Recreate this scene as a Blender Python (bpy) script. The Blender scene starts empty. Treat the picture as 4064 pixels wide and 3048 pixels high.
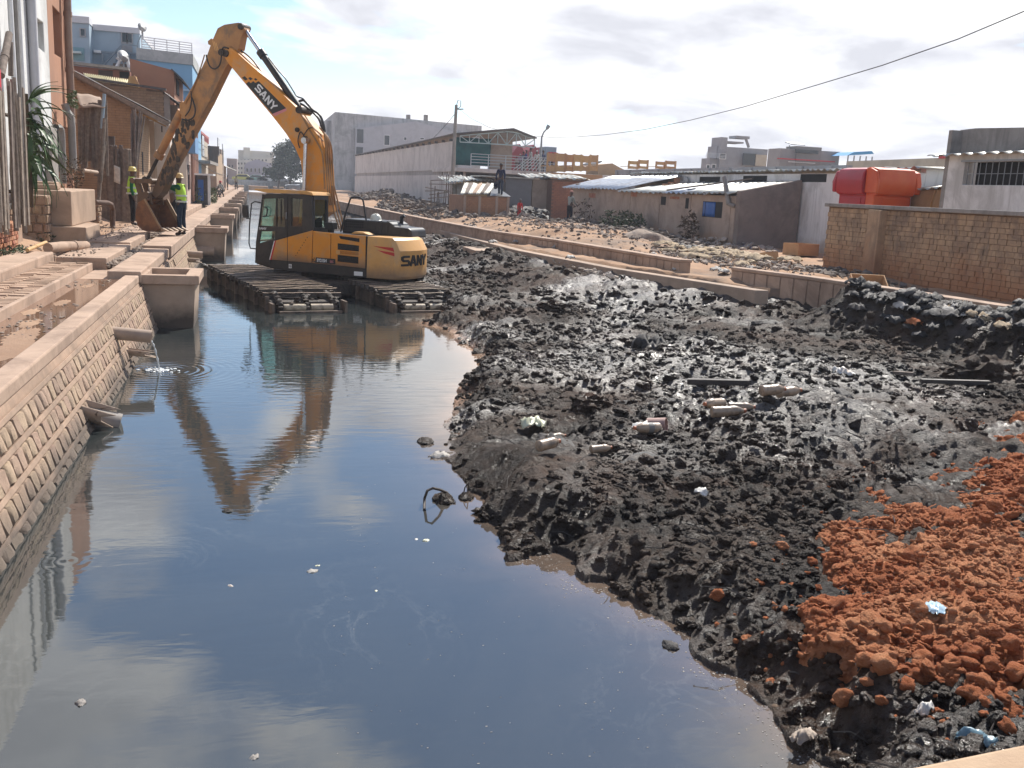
import bpy, bmesh, math, random
import numpy as np
from mathutils import Vector, Matrix, noise as mnoise
from mathutils.geometry import tessellate_polygon

SC = bpy.context.scene
COL = SC.collection
R = math.radians

# ------------------------------------------------------------------ camera
FPX = 3800.0; CAM_Z = 2.7            # focal length in photo pixels, eye height over the water
PSI = R(15.2); PITCH = math.atan(770 / FPX); ROLL = 0.048
f0 = Vector((math.sin(PSI) * math.cos(PITCH), math.cos(PSI) * math.cos(PITCH), -math.sin(PITCH)))
r0 = Vector((math.cos(PSI), -math.sin(PSI), 0))
u0 = r0.cross(f0)
CR = r0 * math.cos(ROLL) + u0 * math.sin(ROLL)
CU = -r0 * math.sin(ROLL) + u0 * math.cos(ROLL)
CAM = Vector((0, 0, CAM_Z))
cd = bpy.data.cameras.new('camera'); cam = bpy.data.objects.new('camera', cd); COL.objects.link(cam)
cd.sensor_fit = 'HORIZONTAL'; cd.sensor_width = 36.0; cd.lens = 36.0 * FPX / 4064.0
cd.clip_start = 0.05; cd.clip_end = 5000
m = Matrix((CR, CU, -f0)).transposed().to_4x4(); m.translation = CAM
cam.matrix_world = m
SC.camera = cam

# ------------------------------------------------------------------ sky, sun, exposure
SUN_AZ = R(38); SUN_EL = R(47)        # azimuth from +Y towards +X
w = bpy.data.worlds.new('World'); SC.world = w; w.use_nodes = True
nt = w.node_tree; nt.nodes.clear()
def N(t, x, **k):
    n = t.nodes.new(x)
    for a, b in k.items(): setattr(n, a, b)
    return n
out = N(nt, 'ShaderNodeOutputWorld')
sky = N(nt, 'ShaderNodeTexSky', sky_type='NISHITA', sun_disc=False)
sky.sun_elevation = SUN_EL; sky.sun_rotation = SUN_AZ
sky.air_density = 1.0; sky.dust_density = 0.5; sky.altitude = 1200
bg = N(nt, 'ShaderNodeBackground'); bg.inputs[1].default_value = 0.12
nt.links.new(sky.outputs[0], bg.inputs[0])
tc = N(nt, 'ShaderNodeTexCoord')
sp = N(nt, 'ShaderNodeSeparateXYZ'); nt.links.new(tc.outputs['Generated'], sp.inputs[0])
def M_(op, a, b=None, c=None, t=nt):
    n = N(t, 'ShaderNodeMath', operation=op)
    for i, v in enumerate((a, b, c)):
        if v is None: continue
        if isinstance(v, (int, float)): n.inputs[i].default_value = v
        else: t.links.new(v, n.inputs[i])
    return n.outputs[0]
zc = M_('MAXIMUM', sp.outputs[2], 0.0)
den = M_('ADD', zc, 0.22)
cx = N(nt, 'ShaderNodeCombineXYZ')
nt.links.new(M_('DIVIDE', sp.outputs[0], den), cx.inputs[0]); nt.links.new(M_('DIVIDE', sp.outputs[1], den), cx.inputs[1])
def noi(scale, detail, rough, dist=0.0, off=0.0, sx=1, sy=1):
    mp = N(nt, 'ShaderNodeMapping'); mp.inputs[1].default_value = (off, off * .37, off * .7); mp.inputs[3].default_value = (sx, sy, 1)
    nt.links.new(cx.outputs[0], mp.inputs[0])
    n = N(nt, 'ShaderNodeTexNoise'); n.inputs['Scale'].default_value = scale; n.inputs['Detail'].default_value = detail
    n.inputs['Roughness'].default_value = rough; n.inputs['Distortion'].default_value = dist
    nt.links.new(mp.outputs[0], n.inputs['Vector']); return n.outputs[0]
def ramp(t, fac, stops):
    r = N(t, 'ShaderNodeValToRGB'); e = r.color_ramp.elements
    while len(e) < len(stops): e.new(0.5)
    for i, (p, c) in enumerate(stops):
        e[i].position = p; e[i].color = (c[0], c[1], c[2], 1) if not isinstance(c, (int, float)) else (c, c, c, 1)
    t.links.new(fac, r.inputs[0]); return r.outputs[0]
n1 = noi(1.35, 8, 0.5, 0.2, 1.7)
n2 = noi(2.6, 7, 0.52, 0.25, 7.7)
# cover: the deck closes towards the horizon because one looks through it sideways
cov = M_('MULTIPLY_ADD', M_('POWER', M_('SUBTRACT', 1.0, zc), 9.0), 0.26, -0.015)
mask = ramp(nt, M_('ADD', n1, cov), [(0.486, 0.0), (0.55, 1.0)])
shade = ramp(nt, n2, [(0.36, (0.55, 0.56, 0.61)), (0.49, (0.74, 0.75, 0.79)), (0.60, (0.93, 0.93, 0.93))])
bg2 = N(nt, 'ShaderNodeBackground'); bg2.inputs[1].default_value = 1.0
nt.links.new(shade, bg2.inputs[0])
mx = N(nt, 'ShaderNodeMixShader'); nt.links.new(mask, mx.inputs[0]); nt.links.new(bg.outputs[0], mx.inputs[1]); nt.links.new(bg2.outputs[0], mx.inputs[2])
nt.links.new(mx.outputs[0], out.inputs[0])

sd = bpy.data.lights.new('sun', 'SUN'); sd.energy = 5.0; sd.angle = R(0.6); sd.color = (1.0, 0.95, 0.87)
sun = bpy.data.objects.new('sun', sd); COL.objects.link(sun)
sdir = Vector((math.sin(SUN_AZ) * math.cos(SUN_EL), math.cos(SUN_AZ) * math.cos(SUN_EL), math.sin(SUN_EL)))
sun.rotation_euler = sdir.to_track_quat('Z', 'Y').to_euler(); sun.location = sdir * 50
SC.view_settings.view_transform = 'Standard'; SC.view_settings.look = 'None'
SC.view_settings.gamma = 1.0; SC.view_settings.use_curve_mapping = False
SC.view_settings.exposure = 0.52
SC.render.engine = 'CYCLES'
SC.cycles.max_bounces = 6

# ------------------------------------------------------------------ placing helpers (photo pixel -> place in the world)
def ray(x, y): return f0 * FPX + CR * (x - 2032) - CU * (y - 1524)
def onZ(x, y, z):
    d = ray(x, y); return CAM + d * ((z - CAM_Z) / d.z)
def onY(x, y, Y):
    d = ray(x, y); return CAM + d * (Y / d.y)
def onX(x, y, X):
    d = ray(x, y); return CAM + d * (X / d.x)
def onP(x, y, p, n):
    d = ray(x, y); return CAM + d * ((Vector(p) - CAM).dot(n) / d.dot(n))
def c1(x, y): return x / 1.659, y / 1.659
def c2(x, y): return 500 + x / 2.212, y / 2.212
def c3(x, y): return 700 + x / 1.8433, 650 + y / 1.8433
def c5(x, y): return 1250 + x / 2.212, 350 + y / 2.212
def c6(x, y): return 2200 + x / 2.458, 450 + y / 2.458
def c7(x, y): return 3000 + x / 2.073, 450 + y / 2.073

# ------------------------------------------------------------------ numeric noise
_rs = np.random.RandomState(11)
_T = _rs.rand(256, 256)
_J = _rs.rand(256, 256, 2)
def vnoise(x, y):
    xi = np.floor(x).astype(int); yi = np.floor(y).astype(int); fx = x - xi; fy = y - yi
    fx = fx * fx * (3 - 2 * fx); fy = fy * fy * (3 - 2 * fy)
    a = _T[xi & 255, yi & 255]; b = _T[(xi + 1) & 255, yi & 255]; c = _T[xi & 255, (yi + 1) & 255]; d = _T[(xi + 1) & 255, (yi + 1) & 255]
    return (a * (1 - fx) + b * fx) * (1 - fy) + (c * (1 - fx) + d * fx) * fy - 0.5
def fbm(x, y, o=4, g=0.5, l=2.03):
    s = 0; a = 1.0
    for i in range(o):
        s = s + a * vnoise(x + 17.3 * i, y - 9.1 * i); a *= g; x = x * l; y = y * l
    return s
def worley(x, y):
    xi = np.floor(x).astype(int); yi = np.floor(y).astype(int)
    best = np.full(x.shape, 9.0)
    for i in (-1, 0, 1):
        for j in (-1, 0, 1):
            p = _J[(xi + i) & 255, (yi + j) & 255]
            d = (xi + i + p[..., 0] - x) ** 2 + (yi + j + p[..., 1] - y) ** 2
            best = np.minimum(best, d)
    return np.sqrt(best)

# ------------------------------------------------------------------ things, parts, tags
def tag(o, label=None, cat=None, group=None, kind=None):
    if label: o['label'] = label
    if cat: o['category'] = cat
    if group: o['group'] = group
    if kind: o['kind'] = kind
    return o
def thing(name, label, cat, loc=(0, 0, 0), group=None):
    o = bpy.data.objects.new(name, None); COL.objects.link(o); o.location = loc; o.empty_display_size = 0.2
    return tag(o, label, cat, group)
def root_loc(p):
    v = Vector((0, 0, 0))
    while p is not None: v += p.location; p = p.parent
    return v
def dup(o, loc=None, rz=None, label=None, parent=None, scale=None):
    c = o.copy(); COL.objects.link(c)
    if parent is not None: c.parent = parent
    if loc is not None: c.location = loc
    if rz is not None: c.rotation_euler.z = rz
    if scale is not None: c.scale = scale if isinstance(scale, (tuple, list)) else (scale,) * 3
    if label: c['label'] = label
    for ch in list(o.children): dup(ch, parent=c)
    return c
def piece(src, name, loc, parent, rot=None, scale=None):
    """one more piece sharing the mesh of src"""
    c = bpy.data.objects.new(name, src); COL.objects.link(c)
    c.parent = parent; c.location = loc
    if rot: c.rotation_euler = rot
    if scale: c.scale = scale if isinstance(scale, (tuple, list)) else (scale,) * 3
    return c

class MB:
    """collects simple shapes and links them as ONE mesh object"""
    def __init__(s): s.v = []; s.f = []; s.mi = []; s.m = 0; s.xf = None
    def add(s, vs, fs):
        o = len(s.v); s.v += [tuple(p) for p in vs]
        for f in fs: s.f.append(tuple(i + o for i in f)); s.mi.append(s.m)
        return s
    def hexa(s, p):       # 0-3 bottom loop, 4-7 top loop
        return s.add(p, [(3, 2, 1, 0), (4, 5, 6, 7), (0, 1, 5, 4), (1, 2, 6, 5), (2, 3, 7, 6), (3, 0, 4, 7)])
    def box(s, x0, x1, y0, y1, z0, z1):
        if x0 > x1: x0, x1 = x1, x0
        if y0 > y1: y0, y1 = y1, y0
        if z0 > z1: z0, z1 = z1, z0
        return s.hexa([(x0, y0, z0), (x1, y0, z0), (x1, y1, z0), (x0, y1, z0), (x0, y0, z1), (x1, y0, z1), (x1, y1, z1), (x0, y1, z1)])
    def obox(s, c, a, b, d):   # centre and three half-axis vectors
        c, a, b, d = Vector(c), Vector(a), Vector(b), Vector(d)
        return s.hexa([c - a - b - d, c + a - b - d, c + a + b - d, c - a + b - d, c - a - b + d, c + a - b + d, c + a + b + d, c - a + b + d])
    def bar(s, p, q, w, h, up=(0, 0, 1)):
        p, q = Vector(p), Vector(q); d = q - p; u = Vector(up)
        x = d.cross(u)
        if x.length < 1e-5: x = d.cross(Vector((1, 0, 0)))
        x.normalize(); y = x.cross(d).normalized()
        return s.obox((p + q) / 2, x * w / 2, d / 2, y * h / 2)
    def prism(s, poly, fn, w0, w1):
        n = len(poly)
        vs = [fn(u, v, w0) for u, v in poly] + [fn(u, v, w1) for u, v in poly]
        tri = tessellate_polygon([[Vector((u, v, 0)) for u, v in poly]])
        fs = [tuple(t) for t in tri] + [tuple(i + n for i in reversed(t)) for t in tri]
        fs += [(i, i + n, (i + 1) % n + n, (i + 1) % n) for i in range(n)]
        return s.add(vs, fs)
    def holed(s, outer, holes, fn, w0, w1):
        loops = [outer] + holes; flat = [p for l in loops for p in l]; n = len(flat)
        tri = tessellate_polygon([[Vector((u, v, 0)) for u, v in l] for l in loops])
        vs = [fn(u, v, w0) for u, v in flat] + [fn(u, v, w1) for u, v in flat]
        fs = [tuple(t) for t in tri] + [tuple(i + n for i in reversed(t)) for t in tri]
        o = 0
        for l in loops:
            k = len(l); fs += [(o + i, o + i + n, o + (i + 1) % k + n, o + (i + 1) % k) for i in range(k)]; o += k
        return s.add(vs, fs)
    def tube(s, pts, r, n=8, caps=True):
        pts = [Vector(p) for p in pts]; k = len(pts)
        rs = r if isinstance(r, (list, tuple)) else [r] * k
        vs = []; ref = None
        for i, p in enumerate(pts):
            t = (pts[min(i + 1, k - 1)] - pts[max(i - 1, 0)])
            if t.length < 1e-9: t = Vector((0, 0, 1))
            t.normalize()
            if ref is None:
                ref = t.cross(Vector((0, 0, 1)))
                if ref.length < 1e-3: ref = t.cross(Vector((1, 0, 0)))
            ref = (ref - t * ref.dot(t)).normalized(); b = t.cross(ref)
            for j in range(n):
                a = 2 * math.pi * j / n; vs.append(p + (ref * math.cos(a) + b * math.sin(a)) * rs[i])
        fs = [(i * n + j, i * n + (j + 1) % n, (i + 1) * n + (j + 1) % n, (i + 1) * n + j) for i in range(k - 1) for j in range(n)]
        if caps: fs += [tuple(reversed(range(n))), tuple(range((k - 1) * n, k * n))]
        return s.add(vs, fs)
    def lathe(s, prof, base, axis=(0, 0, 1), n=12):
        base = Vector(base); ax = Vector(axis).normalized()
        return s.tube([base + ax * h for r, h in prof], [max(r, 1e-4) for r, h in prof], n)
    def pipe(s, p, q, ro, ri, n=14):      # open hollow pipe from p to q
        p, q = Vector(p), Vector(q); t = (q - p).normalized(); a = t.cross(Vector((0, 0, 1)))
        if a.length < 1e-3: a = Vector((1, 0, 0))
        a.normalize(); b = t.cross(a); vs = []
        for c, r in ((p, ro), (q, ro), (q, ri), (p, ri)):
            for j in range(n):
                g = 2 * math.pi * j / n; vs.append(c + (a * math.cos(g) + b * math.sin(g)) * r)
        return s.add(vs, [(i * n + j, ((i + 1) % 4) * n + j, ((i + 1) % 4) * n + (j + 1) % n, i * n + (j + 1) % n) for i in range(4) for j in range(n)])
    def blob(s, c, rad, seed=0, sub=2, amp=0.25, fr=1.6, flat=None):
        bm = bmesh.new(); bmesh.ops.create_icosphere(bm, subdivisions=sub, radius=1.0)
        c = Vector(c); o = Vector((seed * 3.17, seed * 1.7, -seed * 2.3)); vs = []
        for v in bm.verts:
            k = 1 + amp * mnoise.noise(v.co * fr + o) + amp * .45 * mnoise.noise(v.co * fr * 2.7 + o)
            p = Vector((v.co.x * rad[0], v.co.y * rad[1], v.co.z * rad[2])) * k
            if flat is not None and p.z < flat: p.z = flat
            vs.append(c + p)
        fs = [tuple(v.index for v in f.verts) for f in bm.faces]; bm.free()
        return s.add(vs, fs)
    def grid(s, P):       # rows of points
        a, b = len(P), len(P[0]); vs = [p for r in P for p in r]
        return s.add(vs, [(i * b + j, i * b + j + 1, (i + 1) * b + j + 1, (i + 1) * b + j) for i in range(a - 1) for j in range(b - 1)])
    def stroke(s, pts, wd, fn, w0, w1):   # thick 2-D polyline, mitred
        n = len(pts); L = []; Rr = []
        for i in range(n):
            a = Vector(pts[max(i - 1, 0)]); b = Vector(pts[i]); c = Vector(pts[min(i + 1, n - 1)])
            d1 = (b - a).normalized() if i > 0 else (c - b).normalized(); d2 = (c - b).normalized() if i < n - 1 else d1
            t = (d1 + d2).normalized(); nn = Vector((-t.y, t.x)); k = wd / 2 / max(0.35, nn.dot(Vector((-d1.y, d1.x))))
            L.append(b + nn * k); Rr.append(b - nn * k)
        for i in range(n - 1):
            q = [L[i], Rr[i], Rr[i + 1], L[i + 1]]
            vs = [fn(p.x, p.y, w0) for p in q] + [fn(p.x, p.y, w1) for p in q]
            s.hexa(vs)
        return s
    def mesh(s, name, mat=None, off=(0, 0, 0), smooth=False, ang=40):
        me = bpy.data.meshes.new(name); ox, oy, oz = off
        vv = [s.xf(p) for p in s.v] if s.xf else s.v
        me.from_pydata([(p[0] - ox, p[1] - oy, p[2] - oz) for p in vv], [], s.f)
        mats = mat if isinstance(mat, (list, tuple)) else [mat]
        for k in mats:
            if k: me.materials.append(k)
        if len(mats) > 1: me.polygons.foreach_set('material_index', s.mi)
        bm = bmesh.new(); bm.from_mesh(me); bmesh.ops.recalc_face_normals(bm, faces=bm.faces[:]); bm.to_mesh(me); bm.free()
        if smooth:
            me.polygons.foreach_set('use_smooth', [True] * len(me.polygons)); me.set_sharp_from_angle(angle=R(ang))
        me.update(); return me
    def build(s, name, mat, parent=None, smooth=False, bevel=0, origin=None, ang=40, kind=None, solid=0):
        off = root_loc(parent) if parent is not None else Vector(origin or (0, 0, 0))
        o = bpy.data.objects.new(name, s.mesh(name, mat, off, smooth, ang)); COL.objects.link(o)
        if parent is not None: o.parent = parent
        else: o.location = off
        if bevel:
            b = o.modifiers.new('bevel', 'BEVEL'); b.width = bevel; b.segments = 2; b.limit_method = 'ANGLE'; b.angle_limit = R(35)
        if solid:
            b = o.modifiers.new('thick', 'SOLIDIFY'); b.thickness = solid; b.offset = 0
        if kind: o['kind'] = kind
        return o
def roots(o):
    return o

# ------------------------------------------------------------------ materials
def new_mat(name):
    k = bpy.data.materials.new(name); k.use_nodes = True; t = k.node_tree
    return k, t, t.nodes['Principled BSDF']
def mixc(t, fac, a, b, mode='MIX'):
    n = N(t, 'ShaderNodeMix', data_type='RGBA', blend_type=mode)
    for sock, v in ((n.inputs[0], fac), (n.inputs[6], a), (n.inputs[7], b)):
        if isinstance(v, (int, float)): sock.default_value = v
        elif isinstance(v, tuple): sock.default_value = (v[0], v[1], v[2], 1)
        else: t.links.new(v, sock)
    return n.outputs[2]
def tnoise(t, vec, scale, detail=5, rough=0.6, dist=0, sc=None):
    if sc is not None:
        mp = N(t, 'ShaderNodeMapping'); mp.inputs[3].default_value = sc; t.links.new(vec, mp.inputs[0]); vec = mp.outputs[0]
    n = N(t, 'ShaderNodeTexNoise'); n.inputs['Scale'].default_value = scale; n.inputs['Detail'].default_value = detail
    n.inputs['Roughness'].default_value = rough; n.inputs['Distortion'].default_value = dist
    t.links.new(vec, n.inputs['Vector']); return n.outputs[0]
def mk(name, a, b=None, scale=3.0, rough=0.85, bump=0.3, bscale=40, stain=None, sscale=0.9, samt=0.6, streak=None, stamt=0.5,
       base=None, bz=1.0, bh=0.5, metal=0.0, spec=0.4, obj=False, pieces=0.0, dist=0.01):
    """weathered surface: two tones by noise, blotchy stain, vertical streaks, splash of earth at the foot, fine relief"""
    k, t, p = new_mat(name)
    g = N(t, 'ShaderNodeNewGeometry'); vec = g.outputs['Position']
    if obj: vec = N(t, 'ShaderNodeTexCoord').outputs['Object']
    if b is None: b = tuple(min(1, v * 0.72) for v in a)
    col = mixc(t, ramp(t, tnoise(t, vec, scale, 6, 0.65), [(0.35, 0.0), (0.65, 1.0)]), a, b)
    if pieces:
        oi = N(t, 'ShaderNodeObjectInfo'); hs = N(t, 'ShaderNodeHueSaturation')
        t.links.new(M_('MULTIPLY_ADD', oi.outputs['Random'], pieces * 2, 1 - pieces, t), hs.inputs['Value'])
        t.links.new(M_('MULTIPLY_ADD', oi.outputs['Random'], 0.02, 0.49, t), hs.inputs['Hue'])
        t.links.new(col, hs.inputs['Color']); col = hs.outputs[0]
    if stain: col = mixc(t, M_('MULTIPLY', ramp(t, tnoise(t, vec, sscale, 7, 0.7, 0.6), [(0.47, 0.0), (0.62, 1.0)]), samt, None, t), col, stain)
    if streak: col = mixc(t, M_('MULTIPLY', ramp(t, tnoise(t, vec, 2.2, 6, 0.7, 0.3, (1.6, 1.6, 0.16)), [(0.5, 0.0), (0.68, 1.0)]), stamt, None, t), col, streak)
    if base:
        s = N(t, 'ShaderNodeSeparateXYZ'); t.links.new(g.outputs['Position'], s.inputs[0])
        h = M_('DIVIDE', M_('SUBTRACT', s.outputs[2], bz, None, t), bh, None, t)
        h = M_('ADD', h, M_('MULTIPLY_ADD', tnoise(t, vec, 1.3, 6, 0.7), 1.6, -0.8, t), None, t)
        col = mixc(t, ramp(t, h, [(0.2, 0.85), (1.0, 0.0)]), col, base)
    t.links.new(col, p.inputs['Base Color'])
    p.inputs['Metallic'].default_value = metal; p.inputs['Specular IOR Level'].default_value = spec
    rr = tnoise(t, vec, scale * 2.3, 4, 0.6)
    t.links.new(M_('MULTIPLY_ADD', rr, 0.3, rough - 0.15, t), p.inputs['Roughness'])
    if bump:
        bn = N(t, 'ShaderNodeBump'); bn.inputs['Strength'].default_value = bump; bn.inputs['Distance'].default_value = dist
        t.links.new(tnoise(t, vec, bscale, 6, 0.7), bn.inputs['Height']); t.links.new(bn.outputs[0], p.inputs['Normal'])
    return k
def plain(name, c, rough=0.5, metal=0.0, spec=0.5, bump=0.0):
    return mk(name, c, tuple(v * 0.85 for v in c), 4, rough, bump, 60, metal=metal, spec=spec)

CONC = mk('dusty_concrete', (.47, .335, .25), (.37, .26, .19), 1.7, .92, .45, 55, stain=(.24, .165, .122), sscale=1.3, samt=.7)
CONCG = mk('grey_concrete', (.33, .30, .27), (.26, .235, .21), 1.4, .92, .3, 45, stain=(.15, .135, .12), samt=.5, streak=(.12, .11, .1), stamt=.5)
CONCB = mk('chamber_concrete', (.40, .30, .225), (.33, .245, .18), 1.8, .92, .3, 50, stain=(.2, .15, .115), samt=.45, base=(.035, .03, .027), bz=.02, bh=.42)
STONE = mk('wall_stone', (.43, .305, .22), (.34, .24, .17), 6, .95, .9, 45, stain=(.27, .2, .15), sscale=2.0, samt=.5, pieces=.08, base=(.115, .095, .078), bz=.0, bh=.3, dist=.02)
MORTAR = mk('wall_mortar', (.41, .285, .205), (.31, .215, .155), 4, .95, .6, 60, stain=(.19, .14, .105), samt=.65, base=(.065, .056, .05), bz=.0, bh=.2)
PAVER = mk('paver_clay', (.45, .31, .22), (.36, .24, .17), 5, .95, .4, 60, stain=(.3, .215, .155), samt=.5)
EARTH = mk('dry_earth', (.42, .275, .18), (.33, .2, .125), 1.2, .98, .6, 25, stain=(.24, .15, .1), sscale=.6, samt=.6, dist=.03)
RUBBLE = mk('rubble', (.36, .28, .22), (.2, .155, .125), 5, .95, .6, 30, stain=(.12, .1, .09), sscale=3, samt=.7, dist=.02)
BRICK = mk('red_brick', (.40, .17, .095), (.31, .125, .07), 5, .92, .5, 60, stain=(.45, .3, .2), sscale=2.5, samt=.5, pieces=.18)
BRICKT = mk('tan_brick', (.46, .30, .19), (.34, .22, .14), 5, .95, .7, 50, stain=(.19, .135, .1), sscale=1.0, samt=.75, streak=(.13, .1, .08), stamt=.6, base=(.38, .165, .075), bz=.95, bh=1.0, pieces=.1, dist=.02)
WOODG = mk('grey_wood', (.27, .215, .175), (.16, .125, .1), 9, .9, .5, 50, stain=(.1, .08, .065), sscale=3, samt=.5, pieces=.22)
WOODY = mk('pale_wood', (.50, .30, .14), (.42, .245, .11), 6, .7, .2, 60, pieces=.12)
WHITEW = mk('old_whitewash', (.78, .76, .73), (.70, .68, .65), .9, .9, .25, 30, stain=(.36, .34, .31), sscale=.55, samt=.55, streak=(.3, .28, .25), stamt=.45, base=(.4, .28, .2), bz=1.0, bh=.55)
PINKW = mk('pinkish_render', (.68, .61, .56), (.61, .54, .49), .7, .9, .2, 30, stain=(.36, .31, .28), sscale=.4, samt=.5, streak=(.28, .24, .22), stamt=.35)
HUTW = mk('mud_render', (.43, .34, .275), (.35, .27, .215), .9, .93, .35, 30, stain=(.19, .15, .12), sscale=.8, samt=.55, base=(.33, .185, .105), bz=1.0, bh=.55)
HUTD = mk('dark_and_shade_render', (.26, .215, .185), (.205, .165, .145), 1.0, .93, .35, 30, stain=(.12, .1, .09), samt=.5)
ORANW = mk('orange_render', (.42, .215, .13), (.36, .18, .105), .9, .9, .25, 30, stain=(.29, .16, .105), sscale=.8, samt=.4, streak=(.24, .14, .1), stamt=.3)
BLUEW = mk('blue_render', (.34, .43, .50), (.29, .38, .45), .8, .85, .15, 30, stain=(.26, .33, .38), samt=.35)
BLUEB = mk('bright_blue_render', (.22, .42, .60), (.19, .37, .54), .8, .85, .15, 30, stain=(.2, .33, .45), samt=.3)
GREYW = mk('grey_render', (.36, .36, .37), (.31, .31, .32), .8, .88, .15, 30, stain=(.2, .2, .2), samt=.35)
PALEW = mk('pale_block', (.48, .47, .46), (.42, .41, .4), .5, .88, .1, 30, stain=(.2, .2, .19), sscale=.35, samt=.6, streak=(.16, .16, .155), stamt=.6)
CREAMW = mk('cream_render', (.55, .49, .38), (.48, .42, .32), .7, .9, .15, 30, stain=(.34, .3, .24), samt=.4)
TIN = mk('bare_tin', (.55, .57, .6), (.45, .47, .5), 3, .42, .1, 40, stain=(.3, .24, .19), sscale=1.2, samt=.45, metal=.75, spec=.5)
TINW = mk('weathered_tin', (.52, .52, .47), (.42, .42, .38), 3, .55, .15, 40, stain=(.24, .18, .14), sscale=1.3, samt=.6, metal=.3)
TIND = mk('dark_tin', (.10, .095, .095), (.065, .06, .06), 3, .6, .2, 40, stain=(.17, .12, .09), samt=.5, metal=.3)
RUST = mk('rust', (.26, .12, .055), (.17, .075, .04), 6, .8, .4, 60, stain=(.09, .05, .035), sscale=3, samt=.6, spec=.4)
DARK = plain('dark_void', (.012, .011, .011), .9)
GLASSD = plain('dark_glass', (.02, .025, .03), .08)
BLACKP = mk('black_plastic', (.018, .018, .02), (.028, .027, .027), 6, .42, .1, 60, stain=(.10, .085, .07), sscale=1.6, samt=.25)
STEEL = plain('grey_steel', (.30, .31, .32), .45, .6)
PVC = mk('old_pvc', (.42, .31, .23), (.34, .245, .18), 5, .6, .15, 60, stain=(.25, .19, .15), samt=.4)
PVCG = mk('grey_pvc', (.26, .24, .22), (.21, .195, .18), 5, .55, .15, 60, stain=(.15, .12, .1), samt=.4)
WHITEP = plain('white_paint', (.75, .75, .74), .5)
REDP = plain('red_paint', (.5, .03, .035), .5)
BLUEP = mk('blue_paint', (.02, .11, .38), (.02, .09, .31), 3, .5, .1, 40)
WIRE = plain('wire', (.03, .03, .032), .6)
LEAF = mk('green_leaf', (.055, .10, .025), (.035, .07, .02), 8, .5, .1, 40, pieces=.2)
SHRUB = mk('shrub_leaf', (.05, .075, .025), (.035, .05, .02), 5, .7, .1, 40)
DRYLEAF = mk('dry_leaf', (.10, .06, .03), (.06, .04, .025), 5, .8, .1, 40)
SKIN = plain('skin', (.10, .05, .03), .55)
# ================================================================== WATER
SPL = (-1.32, 13.94, 0)                     # where the jet from the pipe falls in
k, t, p = new_mat('murky_water')
g = N(t, 'ShaderNodeNewGeometry'); vec = g.outputs['Position']
col = mixc(t, ramp(t, tnoise(t, vec, .35, 6, .6, .5), [(.4, 0.0), (.7, 1.0)]), (.022, .028, .030), (.040, .045, .042))
film = M_('MULTIPLY', ramp(t, tnoise(t, vec, .9, 7, .62, 2.6), [(.485, 0.0), (.50, .10), (.515, 0.0)]), ramp(t, tnoise(t, vec, .5, 3, .5), [(.45, 0.0), (.62, 1.0)]), None, t)
col = mixc(t, film, col, (.42, .42, .38))
# pale silt stirred up along the shore of the mud, drifting as a film
vc = N(t, 'ShaderNodeVertexColor'); vc.layer_name = 'silt'
col = mixc(t, M_('MULTIPLY', vc.outputs[0], ramp(t, tnoise(t, vec, 1.1, 6, .7, .8), [(.3, .35), (.6, 1.0)]), None, t), col, (.46, .29, .19))
t.links.new(col, p.inputs['Base Color']); p.inputs['Roughness'].default_value = .03; p.inputs['IOR'].default_value = 2.25
p.inputs['Specular IOR Level'].default_value = .5
calm = ramp(t, tnoise(t, vec, .22, 4, .5, .6), [(.4, .12), (.62, .8)])
s = N(t, 'ShaderNodeSeparateXYZ'); t.links.new(vec, s.inputs[0])
far = M_('MULTIPLY', M_('MAXIMUM', M_('SUBTRACT', s.outputs[1], 7.0, None, t), 0.0, None, t), .07, None, t)
far = M_('MINIMUM', M_('ADD', far, .18, None, t), 1.3, None, t)
h1 = M_('MULTIPLY', M_('MULTIPLY', tnoise(t, vec, 3.2, 3, .5, .3, (.8, 2.4, 1)), calm, None, t), far, None, t)
def rings(cx_, cy_, fr, fall, amp):
    dx = M_('SUBTRACT', s.outputs[0], cx_, None, t); dy = M_('SUBTRACT', s.outputs[1], cy_, None, t)
    d = M_('SQRT', M_('ADD', M_('MULTIPLY', dx, dx, None, t), M_('MULTIPLY', dy, dy, None, t), None, t), None, None, t)
    d2 = M_('ADD', d, M_('MULTIPLY', tnoise(t, vec, 2.0, 2, .5), .06, None, t), None, t)
    return M_('MULTIPLY', M_('MULTIPLY', M_('SINE', M_('MULTIPLY', d2, fr, None, t), None, None, t), amp, None, t), M_('POWER', 2.718, M_('MULTIPLY', d, -fall, None, t), None, t), None, t)
hh = M_('ADD', h1, rings(SPL[0], SPL[1], 52, 2.0, .42), None, t)
hh = M_('ADD', hh, rings(-1.3, 6.9, 66, 5.5, .025), None, t)
bn = N(t, 'ShaderNodeBump'); bn.inputs['Strength'].default_value = .25; bn.inputs['Distance'].default_value = .035
t.links.new(hh, bn.inputs['Height']); t.links.new(bn.outputs[0], p.inputs['Normal'])
WATER = k

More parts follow.
